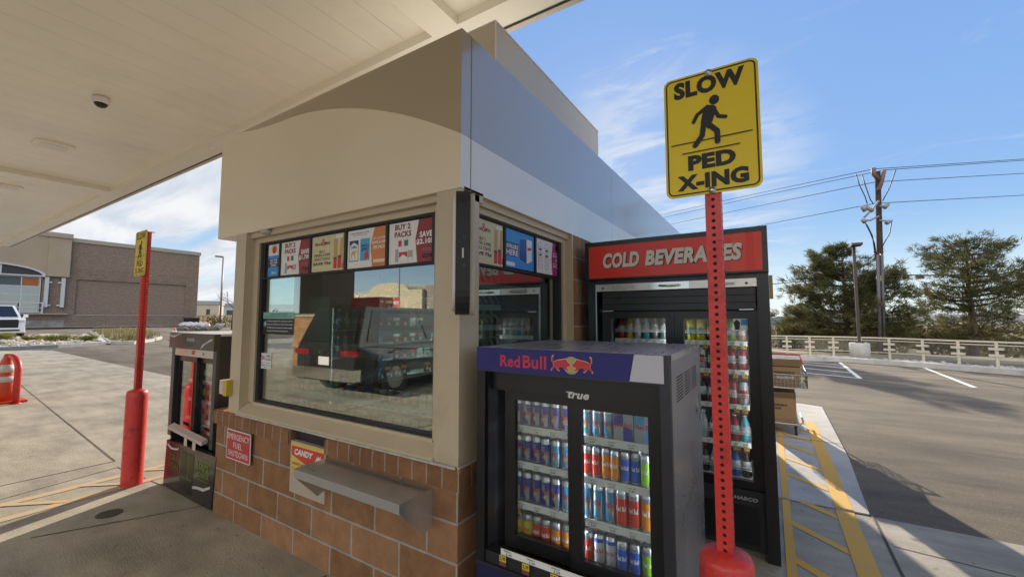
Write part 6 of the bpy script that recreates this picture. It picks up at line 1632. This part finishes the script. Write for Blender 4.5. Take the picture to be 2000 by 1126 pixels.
# cleanout cover
q = onZ(213, 1003)
t = thing('drain_cover', 'small round iron cover set in the shaded concrete', 'cover', (q.x, q.y, 0))
MB().disc(FT(0), q.x, q.y, .082, .003, .006, seg=32).build('cover_plate', mat('iron', (.05, .042, .035), .7, bump=.6, bscale=90), t)
w = MB()
for rr_ in (.078, .058, .038, .018):
    n_ = 32
    for i in range(n_):
        a, c = 2 * math.pi * i / n_, 2 * math.pi * (i + .62) / n_
        w.poly(FT(0), [(q.x + (rr_ - .012) * math.cos(a), q.y + (rr_ - .012) * math.sin(a)), (q.x + rr_ * math.cos(a), q.y + rr_ * math.sin(a)), (q.x + rr_ * math.cos(c), q.y + rr_ * math.sin(c)), (q.x + (rr_ - .012) * math.cos(c), q.y + (rr_ - .012) * math.sin(c))], .0062, .0085)
w.build('raised_pattern', mat('iron_worn', (.12, .10, .08), .6), t)

# ------------------------------------------------------------------ plants
def leaf(b, p, s, rnd, up=.3):
    d = Vector((rnd.gauss(0, 1), rnd.gauss(0, 1), rnd.gauss(0, 1) + up)).normalized(); e = d.orthogonal().normalized()
    e.rotate(Matrix.Rotation(rnd.random() * 6.28, 3, d)); f = d.cross(e)
    v = [b.verts.new(p + e * s * x + f * s * y) for x, y in ((-.5, 0), (0, -.28), (.5, 0), (0, .28))]
    b.faces.new(v)
def bush(name, label, loc, rx, ry, rz_, n, s, m, group, seed, cat='shrub', spiky=False):
    rnd = random.Random(seed); t = thing(name, label, cat, loc, group); c = Vector(loc)
    b = bmesh.new(); 
    blobs = [(Vector((rnd.uniform(-.6, .6) * rx, rnd.uniform(-.6, .6) * ry, rnd.uniform(.3, .8) * rz_)), rnd.uniform(.3, .55)) for _ in range(9)]
    for i in range(n):
        bc_, br = rnd.choice(blobs); d = Vector((rnd.gauss(0, 1), rnd.gauss(0, 1), rnd.gauss(0, 1))).normalized() * (rnd.random() ** .4) * br
        p = c + bc_ + Vector((d.x * rx, d.y * ry, d.z * rz_))
        if p.z < c.z + .02: p.z = c.z + .02 + rnd.random() * .1
        if spiky:
            o = (p - c - Vector((0, 0, -.1))).normalized(); o = (o + Vector((rnd.gauss(0, .25), rnd.gauss(0, .25), .3))).normalized() * s * 1.6; e = o.orthogonal().normalized() * s * .16
            b.faces.new([b.verts.new(p - e), b.verts.new(p + e), b.verts.new(p + o)])
        else: leaf(b, p, s * rnd.uniform(.6, 1.3), rnd)
    me = bpy.data.meshes.new('foliage'); b.to_mesh(me); b.free(); link('foliage', me, m, t)
    w = MB()
    for i in range(5):
        a = rnd.random() * 6.28; w.tube([c + Vector((0, 0, -.03)), c + Vector((math.cos(a) * rx * .25, math.sin(a) * ry * .25, rz_ * .35)), c + Vector((math.cos(a) * rx * .5, math.sin(a) * ry * .5, rz_ * .75))], .02, 5, radii=[.03, .02, .008])
    w.build('stem', tree_bark, t)
    return t
for i, (px, py, wd, lab) in enumerate(((8, 668, 1.0, 'low green juniper nearest the white truck in the stone bed'), (66, 671, .85, 'low green juniper second along the stone bed, below the truck'), (113, 671, 1.0, 'bushiest green juniper, mid way along the stone bed'), (166, 670, .95, 'spreading green juniper at the end of the stone bed'), (251, 667, .75, 'small dark green juniper on the grassy island'))):
    q = onG(px, py); bush('juniper_shrub', lab, (q.x, q.y, slope(q.x) + .1), wd * .55, wd * .55, wd * .27, 900, .07, juniper, 'junipers in the left planting beds', 20 + i, spiky=True)
q = onG(436, 638); bush('leafy_shrub', 'dark green shrub between the lamp post base and the kiosk', (q.x, q.y, slope(q.x)), 1.6, 1.6, 1.3, 700, .2, leafy, None, 31)

def pine(name, label, loc, H, Rm, seed, base=.12, dens=1.0, lean=(0, 0), group=None, open_=0.0, tip=.12, prof=None):
    """tapered trunk, whorled limbs that sweep out and up, needle tufts along the outer half of each limb"""
    rnd = random.Random(seed); t = thing(name, label, 'tree', loc, group); c = Vector(loc)
    axis = lambda f: c + Vector((lean[0] * f * f, lean[1] * f * f, H * f))
    w = MB(); w.tube([axis(f) + Vector((rnd.gauss(0, .03), rnd.gauss(0, .03), 0)) for f in (-.02, .1, .25, .45, .65, .85, .99)], .2, 8, radii=[H * .036, H * .03, H * .026, H * .02, H * .013, H * .006, .01])
    w.build('trunk', tree_bark, t)
    lb = MB(); nb = bmesh.new()
    def tuft(p, d, s):
        for _ in range(int(19 * dens)):
            o = (d * .75 + Vector((rnd.gauss(0, .55), rnd.gauss(0, .55), rnd.gauss(0, .45) + .12))).normalized() * s * rnd.uniform(.7, 1.25)
            e = o.cross(Vector((rnd.gauss(0, 1), rnd.gauss(0, 1), rnd.gauss(0, 1)))).normalized() * s * .06
            q = p + Vector((rnd.gauss(0, .3), rnd.gauss(0, .3), rnd.gauss(0, .22))) * s
            nb.faces.new([nb.verts.new(q - e), nb.verts.new(q + e), nb.verts.new(q + o * .6 + e * .6), nb.verts.new(q + o)])
    nw = int(H * 3.4)
    for k_ in range(nw):
        f = base + (1 - base) * (k_ / nw) ** .95
        pr = prof(f) if prof else (math.sin(min(1, (f - base) / (1 - base) * 1.0 + .18) * math.pi * .92) ** .7 * (1.0 - .55 * f) + tip * .4)
        for j in range(rnd.choice((3, 4, 4, 5))):
            if rnd.random() < open_: continue
            a = rnd.random() * 6.28; L = Rm * pr * rnd.uniform(.62, 1.18)
            if L < .25: L = .25
            d = Vector((math.cos(a), math.sin(a), 0)); rise = rnd.uniform(-.12, .30) + .4 * f
            p0 = axis(f); P_ = [p0, p0 + d * L * .35 + Vector((0, 0, L * rise * .15)), p0 + d * L * .7 + Vector((0, 0, L * rise * .5)), p0 + d * L + Vector((0, 0, L * rise))]
            lb.tube(P_, .03, 5, radii=[.018 * L + .012, .013 * L + .01, .012, .006])
            nt_ = max(3, int(L * 6.5 * dens))
            for q in range(nt_):
                g = .28 + .74 * (q + rnd.random()) / nt_
                i0 = min(2, int(g * 3)); pp_ = P_[i0].lerp(P_[i0 + 1], g * 3 - i0)
                side = Vector((-d.y, d.x, 0)) * rnd.gauss(0, .26) * L * (1.15 - g * .6) + Vector((0, 0, rnd.gauss(0.04, .10) * L))
                if rnd.random() < .5: lb.tube([pp_, pp_ + side * .8], .006, 4)
                tuft(pp_ + side, (d + side * .6 + Vector((0, 0, .35))).normalized(), rnd.uniform(.20, .34))
    for _ in range(6): tuft(axis(.99), Vector((0, 0, 1)), .3)
    lb.build('limb', tree_bark, t)
    me = bpy.data.meshes.new('foliage'); nb.to_mesh(me); nb.free(); link('foliage', me, needles, t)
    return t
q = far(1656, 690, 21.5); zt = far(1655, 474, 21.5).z
pine('pine_tree', 'dense dark pine behind the slim lamp post and fence', (q.x, q.y, gz(q.x, q.y) - .1), zt - gz(q.x, q.y), 3.4, 4, base=.06, dens=1.5, prof=lambda f: max(.1, 1.06 * (1 - f) ** .62 * min(1, .62 + f * 2.2)))
q = far(1903, 690, 22.5); zt = far(1905, 466, 22.5).z
pine('pine_tree', 'open crowned pine with bare lower limbs at the right edge of the lot', (q.x, q.y, gz(q.x, q.y) - .1), zt - gz(q.x, q.y), 3.4, 9, base=.14, dens=1.1, open_=.14, prof=lambda f: max(.22, min(1.0, .55 + 1.1 * f) * (1 - max(0, f - .45) ** 1.5 * 1.9)))
q = far(2090, 690, 24)
pine('pine_tree', 'tall pine partly out of view beyond the open crowned pine', (q.x, q.y, gz(q.x, q.y) - .1), 7.0, 3.4, 14, base=.1, dens=.85)
q = far(1735, 690, 27)
pine('pine_tree', 'smaller pine just right of the wooden utility pole', (q.x, q.y, gz(q.x, q.y) - .3), 2.6 , 2.0, 12, base=.05, dens=.9)
pine('pine_tree', 'dark pine standing behind the kiosk, hidden by the tall cooler', (-0.9, 24.5, gz(-.9, 24.5)), 6.2, 2.3, 15, base=.05, dens=1.5)
pine('pine_tree', 'second dark pine behind the kiosk', (-4.4, 25.5, gz(-4.4, 25.5)), 6.2, 2.6, 16, base=.05, dens=1.3)
for i, (px, dep, w_, h_, m_, lab) in enumerate(((1562, 24, 1.6, 1.5, leafy, 'olive shrub at the left foot of the dense dark pine'), (1755, 25, 2.4, 2.0, leafy, 'pale olive shrub between the two pines'), (1818, 25, 2.2, 1.9, leafy, 'olive green shrub left of the open crowned pine'), (1846, 31, 3.0, 2.5, dryleaf, 'brown leafless thicket far behind the fence between the pines'), (1960, 27, 3.2, 2.6, leafy, 'dense dark shrub below the open crowned pine'), (1780, 40, 4.0, 3.0, dryleaf, 'distant brown thicket right of the utility pole'), (2040, 28, 3.0, 2.6, dryleaf, 'brown thicket at the right edge behind the fence'), (1700, 30, 3.0, 2.4, leafy, 'dark shrub behind the utility pole'), (1880, 38, 4.5, 3.4, leafy, 'big grey green shrub far behind the open pine'))):
    q = far(px, 660, dep); bush('wild_shrub', lab, (q.x, q.y, gz(q.x, q.y) - .1), w_, w_, h_, 1500, .26, m_, None, 60 + i)
def bare_tree(label, loc, H, seed):
    rnd = random.Random(seed); t = thing('bare_tree', label, 'tree', loc); w = MB(); c = Vector(loc)
    w.tube([c + Vector((0, 0, -.1)), c + Vector((.05, 0, H * .3)), c + Vector((0, .1, H * .45))], .1, 6, radii=[.13, .10, .08]); w.build('trunk', tree_bark, t)
    w = MB()
    def br(p, d, L, r, n):
        e = p + d * L; w.tube([p, p + d * L * .5 + Vector((rnd.gauss(0, .05), rnd.gauss(0, .05), .03)) * L, e], r, 4, radii=[r, r * .75, r * .5])
        if n:
            for _ in range(3): br(e if rnd.random() < .6 else p + d * L * .6, (d + Vector((rnd.gauss(0, .5), rnd.gauss(0, .5), rnd.gauss(.1, .35)))).normalized(), L * rnd.uniform(.6, .8), max(.012, r * .55), n - 1)
    for _ in range(5): br(c + Vector((0, .1, H * rnd.uniform(.3, .45))), Vector((rnd.gauss(0, .6), rnd.gauss(0, .6), .8)).normalized(), H * .22, .05, 3)
    w.build('limb', tree_bark, t)
q = onG(449, 637); bare_tree('leafless tree beside the far grey lamp post', (q.x * .8, q.y * .8, slope(q.x * .8)), 5.0, 4)

# ------------------------------------------------------------------ fence at the rear of the lot
fm = mat('fence_cream', (.54, .49, .40), .6, var=.06, scale=3)
fence = thing('guard_fence', 'cream steel fence with wire mesh along the rear gravel bed', 'fence', (4, 18, .1))
fp_ = [onZ(x, y, .13) for x, y in ((1446, 685.5), (1492, 686.6), (1537.7, 687.9), (1582.5, 689.5), (1628.8, 691), (1682, 693), (1738, 696), (1803.7, 700.7), (1873, 705.5), (1948.5, 710.3), (2030, 716), (2120, 722))]
FH = .68
rails = MB(); mesh_ = MB()
def bar(b, a, c, hgt, th):
    d = (c - a); d.z = 0; d.normalize(); n = Vector((-d.y, d.x, 0)) * th
    up = Vector((0, 0, hgt / 2)); b.hexa([a - n - up, c - n - up, c + n - up, a + n - up, a - n + up, c - n + up, c + n + up, a + n + up])
for i, p in enumerate(fp_):
    w = MB(); w.box(p.x - .035, p.x + .035, p.y - .035, p.y + .035, p.z - .3, p.z + FH - .03)
    dvec = (fp_[min(i + 1, len(fp_) - 1)] - fp_[max(i - 1, 0)]); dvec.z = 0; dvec.normalize()
    po = w.build('fence_post', fm, fence)
    w = MB()
    for z in (FH * .38, FH * .68): bar(w, p + Vector((0, 0, z)) - dvec * .16, p + Vector((0, 0, z)) + dvec * .16, .075, .05)
    w.build('cross_plate', fm, po, bevel=.015)
for a, c in zip(fp_, fp_[1:]):
    for z, hg in ((FH, .055), (FH - .10, .03), (.14, .03)):
        bar(rails, a + Vector((0, 0, z)), c + Vector((0, 0, z)), hg, .022)
    L = (c - a).length; n_ = int(L / .07)
    for k_ in range(-8, n_):
        for sg in (0, 1):
            t0 = k_ * .07 / L; t1 = (k_ * .07 + FH - .28) / L
            if sg: t0, t1 = t1, t0
            z0, z1 = .17, FH - .12
            lo, hi = max(0, min(t0, t1)), min(1, max(t0, t1))
            if hi - lo < .01: continue
            f = lambda q: z0 + (z1 - z0) * ((q - t0) / (t1 - t0))
            mesh_.cyl(a.lerp(c, lo) + Vector((0, 0, f(lo))), a.lerp(c, hi) + Vector((0, 0, f(hi))), .0035, seg=3, cap=False)
rails.build('fence_rails', fm, fence); mesh_.build('wire_mesh', mat('mesh_wire', (.30, .27, .22), .6), fence)
# lamp post on concrete drum
pb = onZ(1680, 697, .11); pt = far(1668, 478, (pb - CAM).dot(_fw))
t = thing('lamp_post', 'slim dark brown lamp post on a concrete drum in the rear gravel', 'lamp post', (pb.x, pb.y, .05))
MB().lathe([(.31, -.1), (.31, .50), (.29, .53), (.0, .53)], (pb.x, pb.y, .11), 24).build('concrete_base', kerbc, t)
lm = mat('lamp_brown', (.05, .035, .03), .45)
MB().box(pb.x - .045, pb.x + .045, pb.y - .045, pb.y + .045, .64, pt.z).build('pole', lm, t, bevel=.01)
MB().box(pb.x - .13, pb.x + .13, pb.y - .13, pb.y + .13, .64, .70).build('base_plate', lm, t, bevel=.01)
MB().box(pb.x - .12, pb.x + .20, pb.y - .5, pb.y + .04, pt.z - .02, pt.z + .06).build('lamp_head', lm, t, bevel=.015)
# far lamp post, left
pb = far(429, 643, 48); pt = far(436, 500, 48)
t = thing('lamp_post', 'tall grey lamp post with single arm beyond the brick shop', 'lamp post', (pb.x, pb.y, pb.z))
lg = mat('lamp_grey', (.20, .18, .19), .45)
MB().lathe([(.45, -.3), (.45, .7), (.0, .7)], (pb.x, pb.y, pb.z), 20).build('concrete_base', kerbc, t)
MB().cyl((pb.x, pb.y, pb.z + .7), (pb.x, pb.y, pt.z), .11, .08, seg=10).build('pole', lg, t)
MB().box(pb.x - .45, pb.x - .1, pb.y - .7, pb.y + .05, pt.z - .05, pt.z + .1).build('lamp_head', lg, t, bevel=.02)
# utility pole and wires
pd_ = 19.3
ptop = far(1714, 336, pd_); pbot = far(1723, 705, pd_)
wood = mat('pole_wood', (.04, .027, .02), .9, var=.35, scale=5, stretch=(4, 4, .5), bump=.5, bscale=10)
t = thing('utility_pole', 'tall wooden utility pole with insulators and cable risers', 'pole', (pbot.x, pbot.y, pbot.z - 1))
MB().cyl(pbot - Vector((0, 0, 1.2)), ptop, .145, .105, seg=14).build('shaft', wood, t)
w = MB()
w.tube([far(1716, 350, pd_ - .2), far(1706, 340, pd_ - .2), far(1706, 328, pd_ - .2)], .09, 6); w.tube([far(1716, 372, pd_ - .2), far(1722, 356, pd_ - .2), far(1727, 332, pd_ - .2)], .08, 6)
w.build('insulator_arm', mat('arm_brown', (.16, .10, .07), .7), t)
cutm = mat('cutout_grey', (.26, .25, .25), .5)
for nm, (a, c) in {'cutout': ((1692, 404), (1704, 412)), 'cutout.b': ((1690, 412), (1683, 402)), 'cutout.c': ((1684, 428), (1690, 434)), 'cutout.d': ((1734, 398), (1727, 406)), 'cutout.e': ((1731, 436), (1737, 432))}.items():
    w = MB(); w.cyl(far(*a, pd_ - .3), far(*c, pd_ - .3), .09, seg=8); w.build('cutout', cutm, t)
w = MB(); w.tube([far(1716, 392, pd_ - .2), far(1705, 408, pd_ - .3), far(1688, 424, pd_ - .3)], .045, 6); w.tube([far(1716, 422, pd_ - .2), far(1700, 430, pd_ - .3), far(1686, 430, pd_ - .3)], .04, 6); w.tube([far(1718, 430, pd_ - .2), far(1740, 432, pd_ - .3)], .04, 6); w.tube([far(1718, 402, pd_ - .2), far(1732, 402, pd_ - .3)], .04, 6)
w.build('bracket', cutm, t)
cab = mat('cable_black', (.03, .025, .03), .6)
for pts in (((1690, 436), (1700, 455), (1708, 475), (1712, 500)), ((1686, 432), (1694, 440), (1704, 460), (1710, 505)), ((1742, 428), (1738, 455), (1728, 472), (1722, 485)), ((1672, 340), (1678, 360), (1690, 385), (1694, 398)), ((1684, 341), (1690, 362), (1700, 390), (1706, 398)), ((1750, 330), (1738, 365), (1724, 392))):
    w = MB(); w.tube([far(x, y, pd_ - .3) for x, y in pts], .022, 5); w.build('lead_cable', cab, t)
w = MB(); w.tube([far(1714, 497, pd_ - .35), far(1720, 704, pd_ - .35)], .07, 8); w.build('conduit', mat('conduit_grey', (.10, .095, .10), .5), t)
w = MB(); w.tube([far(1722, 495, pd_ - .35), far(1728, 704, pd_ - .35)], .06, 8); w.build('conduit', mat('conduit_grey', (.10, .095, .10), .5), t)
for lab, L3 in (('upper of the twin top power wires', ((1100, 452, 60), (1300, 417, 42), (1480, 377.5, 32), (1706, 330, pd_), (2000, 310.5, 23), (2500, 290, 24))), ('lower of the twin top power wires', ((1100, 462, 60), (1300, 424, 42), (1480, 383.5, 32), (1727, 332, pd_), (2000, 313, 23), (2500, 296, 24))),
                ('middle power wire crossing the utility pole', ((1100, 480, 60), (1300, 440, 42), (1480, 402.5, 32), (1712, 355, pd_), (2000, 338.5, 23), (2500, 325, 24))), ('lowest thin power wire crossing the utility pole', ((1100, 510, 60), (1300, 476, 42), (1480, 441, 32), (1710, 397, pd_), (2000, 381, 23), (2500, 372, 24))),
                ('low thick telephone cable behind the pines', ((1300, 566, 42), (1513, 554, 32), (1580, 548, 29), (1722, 536, pd_), (1790, 537, 22.5), (2000, 540, 23), (2500, 545, 24)))):
    w = MB(); w.tube([far(*p) for p in L3], .016 if 'cable' not in lab else .03, 5)
    o = w.build('power_wire', cab, None); tag(o, lab, 'wire', 'overhead wires')
t = thing('cable_box', 'small grey splice box hanging on the telephone cable between the pines', 'box', far(1797, 545, 24.4))
MB().hexa([far(1788, 545, 24.3), far(1806, 544, 24.3), far(1806, 544, 24.7), far(1788, 545, 24.7), far(1788, 536.5, 24.3), far(1806, 536, 24.3), far(1806, 536, 24.7), far(1788, 536.5, 24.7)]).build('case', cutm, t)
MB().box(*[v for v in (far(1797, 534, 24.5).x - .02, far(1797, 534, 24.5).x + .02, far(1797, 534, 24.5).y - .02, far(1797, 534, 24.5).y + .02, far(1797, 536, 24.5).z, far(1797, 533, 24.5).z)]).build('hanger', cutm, t)
# stepped pale block wall beyond the fence
t = thing('block_stack', 'stepped pile of pale concrete blocks beyond the rear fence', 'blocks', far(1785, 690, 22))
bl = mat('block_pale', (.50, .42, .33), .85, var=.12, scale=2)
for i in range(6):
    a = far(1762 + i * 9, 694, 22 + i * .12); h_ = .45 - i * .05
    MB().box(a.x - .16, a.x + .16, a.y - .3, a.y + .3, a.z - .1, a.z + h_).build('block', bl, t, bevel=.015)
# distant low shed right, town, hills
def house(name, label, cat, c, w_, d_, h_, wm_, rm_, rz, gable=False, windows=4):
    t = thing(name, label, cat, (0, 0, 0)); hw, hd = w_ / 2, d_ / 2
    MB().box(-hw, hw, -hd, hd, -4, h_).build('wall', wm_, t)
    if gable: w = MB(); w.poly(FA(0), [(-hw - .4, h_), (hw + .4, h_), (0, h_ + w_ * .22)], -hd - .3, hd + .3); w.build('roof', rm_, t)
    else: MB().box(-hw - .2, hw + .2, -hd - .2, hd + .2, h_ + .001, h_ + h_ * .25).build('roof', rm_, t)
    for i in range(windows):
        x = -hw + (i + .7) * w_ / (windows + .4); MB().box(x - w_ * .05, x + w_ * .05, -hd - .04, -hd + .01, h_ * .35, h_ * .72).build('window', mat('far_glass', (.06, .07, .08), .2), t)
    t.location = c; t.rotation_euler = (0, 0, rz); return t
q = far(1500, 640, 60); house('warehouse', 'long low tan warehouse with blue roof band beyond the fence', 'building', (q.x, q.y, -1.9), 22, 12, 2.7, mat('far_tan', (.36, .32, .24), .8), mat('far_blue', (.12, .19, .20), .6), R(-25))
for i, (px, dep, w_, h_) in enumerate(((1512, 260, 18, 6), (1528, 300, 22, 7), (1545, 340, 20, 6), (1480, 280, 20, 6))):
    q = far(px, 612, dep); house('distant_house', 'small pale house in the far town, ' + ORD[i] + ' of four near the cooler edge', 'house', (q.x, q.y, -10), w_, 10, h_ + 1, mat('far_pale', (.30, .29, .28), .8), mat('far_roof', (.16, .14, .13), .8), R(-30), True, 3)
q = far(425, 640, 150); house('distant_store', 'wide white store building far beyond the yellow timber railing', 'building', (q.x, q.y, 1.0), 50, 14, 4.6, mat('far_white', (.5, .5, .5), .7), mat('far_grey', (.3, .31, .33), .7), R(75), False, 6)
q = far(395, 640, 110); house('distant_store', 'small cream building at the corner of the brick shop', 'building', (q.x, q.y, 1.0), 8, 8, 4.0, mat('far_cream', (.5, .42, .32), .7), mat('far_grey', (.3, .31, .33), .7), R(60), False, 2)
t = thing('timber_railing', 'yellowish timber railing at the end of the brick shop', 'railing', far(418, 638, 52))
tm_ = mat('timber_yellow', (.55, .40, .20), .8, var=.1, scale=4)
pa, pc = far(386, 640, 53), far(470, 640, 50)
w = MB(); 
for z in (.35, .95, 1.5): bar(w, pa + Vector((0, 0, z)), pc + Vector((0, 0, z)), .14, .05)
w.build('rail', tm_, t)
for i in range(9):
    p = pa.lerp(pc, i / 8); MB().box(p.x - .08, p.x + .08, p.y - .08, p.y + .08, p.z - .3, p.z + 1.6).build('rail_post', tm_, t)
t = thing('rubble_heap', 'low heap of dark rubble under pale plastic sheeting near the far lamp post', 'rubble', onG(380, 644))
rnd = random.Random(8)
w = MB()
for i in range(70):
    q = onG(rnd.uniform(352, 428), rnd.uniform(640, 645)); r_ = rnd.uniform(.15, .45); w.lathe([(r_ * .5, -.1), (r_, .05), (r_ * .7, r_ * .6), (r_ * .2, r_ * .8)], (q.x, q.y, q.z), 6)
w.build('rubble', mat('rubble_dark', (.10, .085, .075), .9, var=.5, scale=3), t)
w = MB()
for i in range(14):
    q = onG(rnd.uniform(356, 400), rnd.uniform(638, 641)); r_ = rnd.uniform(.3, .6); w.lathe([(r_ * .8, 0), (r_, .2), (r_ * .6, .42), (r_ * .1, .5)], (q.x, q.y, q.z + .1), 7)
w.build('plastic_sheet', mat('sheet_pale', (.5, .5, .52), .3), t)
b = bmesh.new(); rnd = random.Random(2); prev = None
for i in range(181):
    a = 2 * math.pi * i / 180; D = 1900 + 200 * math.sin(a * 3)
    h_ = 12 + 9 * abs(math.sin(a * 2.1 + .4)) + 5 * math.sin(a * 11) + rnd.uniform(-3, 3)
    cur = [b.verts.new((D * math.cos(a), D * math.sin(a), -30)), b.verts.new(((D + 60) * math.cos(a), (D + 60) * math.sin(a), max(4, h_) - 6)), b.verts.new(((D + 500) * math.cos(a), (D + 500) * math.sin(a), -30))]
    if prev:
        b.faces.new((prev[0], cur[0], cur[1], prev[1])); b.faces.new((prev[1], cur[1], cur[2], prev[2]))
    prev = cur
me = bpy.data.meshes.new('hills'); b.to_mesh(me); b.free(); structure(link('hills', me, mat('hill_haze', (.32, .30, .29), .95, var=.3, scale=.01), None, (0, 0, 0)))

# ------------------------------------------------------------------ what the window reflects: pumps, column, store across the lot
t = thing('canopy_column', 'square brown column with brick base holding up the fuel canopy', 'column', (-10.2, -5.9, 0))
MB().box(-10.85, -9.55, -6.55, -5.25, 0, 1.6).build('brick_base', bm1, t, bevel=.02)
MB().box(-10.75, -9.65, -6.45, -5.35, 1.7, 4.499).build('column_cladding', mat('column_brown', (.09, .065, .045), .5), t, bevel=.01)
MB().box(-10.9, -9.5, -6.6, -5.2, 1.601, 1.699).build('stone_cap', mat('coping_cream', (.42, .37, .29), .7), t, bevel=.01)
t = thing('fuel_pump', 'grey fuel pump with red topper sign under the canopy', 'fuel pump', (-8.6, -6.2, 0))
MB().box(-9.0, -8.0, -6.5, -5.9, .15, 1.75).build('pump_cabinet', mat('pump_grey', (.42, .42, .42), .4), t, bevel=.02)
MB().box(-9.1, -7.9, -6.45, -5.95, 1.751, 2.15).build('topper_sign', mat('topper_red', (.42, .05, .03), .4), t, bevel=.02)
MB().box(-8.8, -8.2, -5.899, -5.88, 1.05, 1.55).build('display', black_m, t); MB().box(-9.2, -7.8, -6.7, -5.7, 0.004, .1499).build('island_kerb', kerbc, t, bevel=.02)
for x in (-8.93, -8.07): MB().tube([(x, -5.88, 1.2), (x, -5.75, 1.0), (x, -5.72, .6), (x, -5.8, .35), (x, -5.86, .9)], .02, 6).build('hose', black_m, t)
t = thing('retail_store', 'tan department store across the lot with arched entrance and white lettering', 'building', (-80, -68, 0))
sz_ = .6
ta = mat('store_tan', (.50, .42, .29), .8, var=.04, scale=.3); br_ = mat('store_brown', (.30, .25, .22), .8)
MB().box(-92, -74.01, -80, -60, 0, 7.4).build('left_wing', ta, t); MB().box(-57.99, -40, -80, -60.01, 0, 8.2).build('right_wing', br_, t)
w = MB(); w.poly(FC(-59), [(58, 0), (74, 0), (74, 7.4)] + [(68 + 6 * math.cos(a), 7.4 + 1.7 * math.sin(a)) for a in [math.pi * i / 10 for i in range(11)]][1:-1] + [(62, 7.4), (58, 7.4)], -10, 0); w.build('entrance_gable', mat('store_cream', (.58, .50, .34), .8), t)
text('store_lettering', "KOHL'S", FC(-59.9), 74.5, 79.6, 5.5, 6.9, whitetxt, t, d=.1, bold=.05)
MB().box(-71, -65.5, -58.99, -58.9, .5, 3.6).build('entrance_glass', mat('store_glass', (.05, .06, .07), .15), t)
t = thing('stop_sign', 'red octagonal STOP sign across the forecourt, reflected in the front window', 'sign', (-20.4, -18, 0))
ss = MB().poly(FC(-18), [(20.43 + .42 * math.cos(R(22.5 + 45 * i)), 2.6 + .42 * math.sin(R(22.5 + 45 * i))) for i in range(8)], 0, .01).build('sign_panel', mat('stop_red', (.5, .03, .03), .5), t)
text('lettering', 'STOP', FC(-17.99), 20.17, 20.69, 2.49, 2.71, whitetxt, ss, d=.003, bold=.05); MB().cyl((-20.43, -18.04, 0), (-20.43, -18.04, 3.0), .03, seg=8).build('post', galv, t)
for i, (x, y) in enumerate(((-70, -48), (-62, -47), (-50, -46), (-110, -50), (-35, -47), (-90, -47))):
    bush('far_shrub', 'brown and green shrub across the street reflected in the front window', (x, y, slope(x)), 3.5, 2.0, 2.2, 500, .4, [leafy, dryleaf][i % 2], 'shrubs across the street', 90 + i)
for i, (x, y) in enumerate(((-95, -44), (-44, -40))):
    t = thing('street_light', 'slim street light across the lot, reflected in the front window', 'lamp post', (x, y, slope(x)), 'street lights across the lot')
    MB().cyl((x, y, 0), (x, y, 9.5), .12, .08, seg=8).build('pole', lg, t); MB().box(x - .9, x + .9, y - .12, y + .12, 9.4, 9.55).build('lamp_head', lg, t)
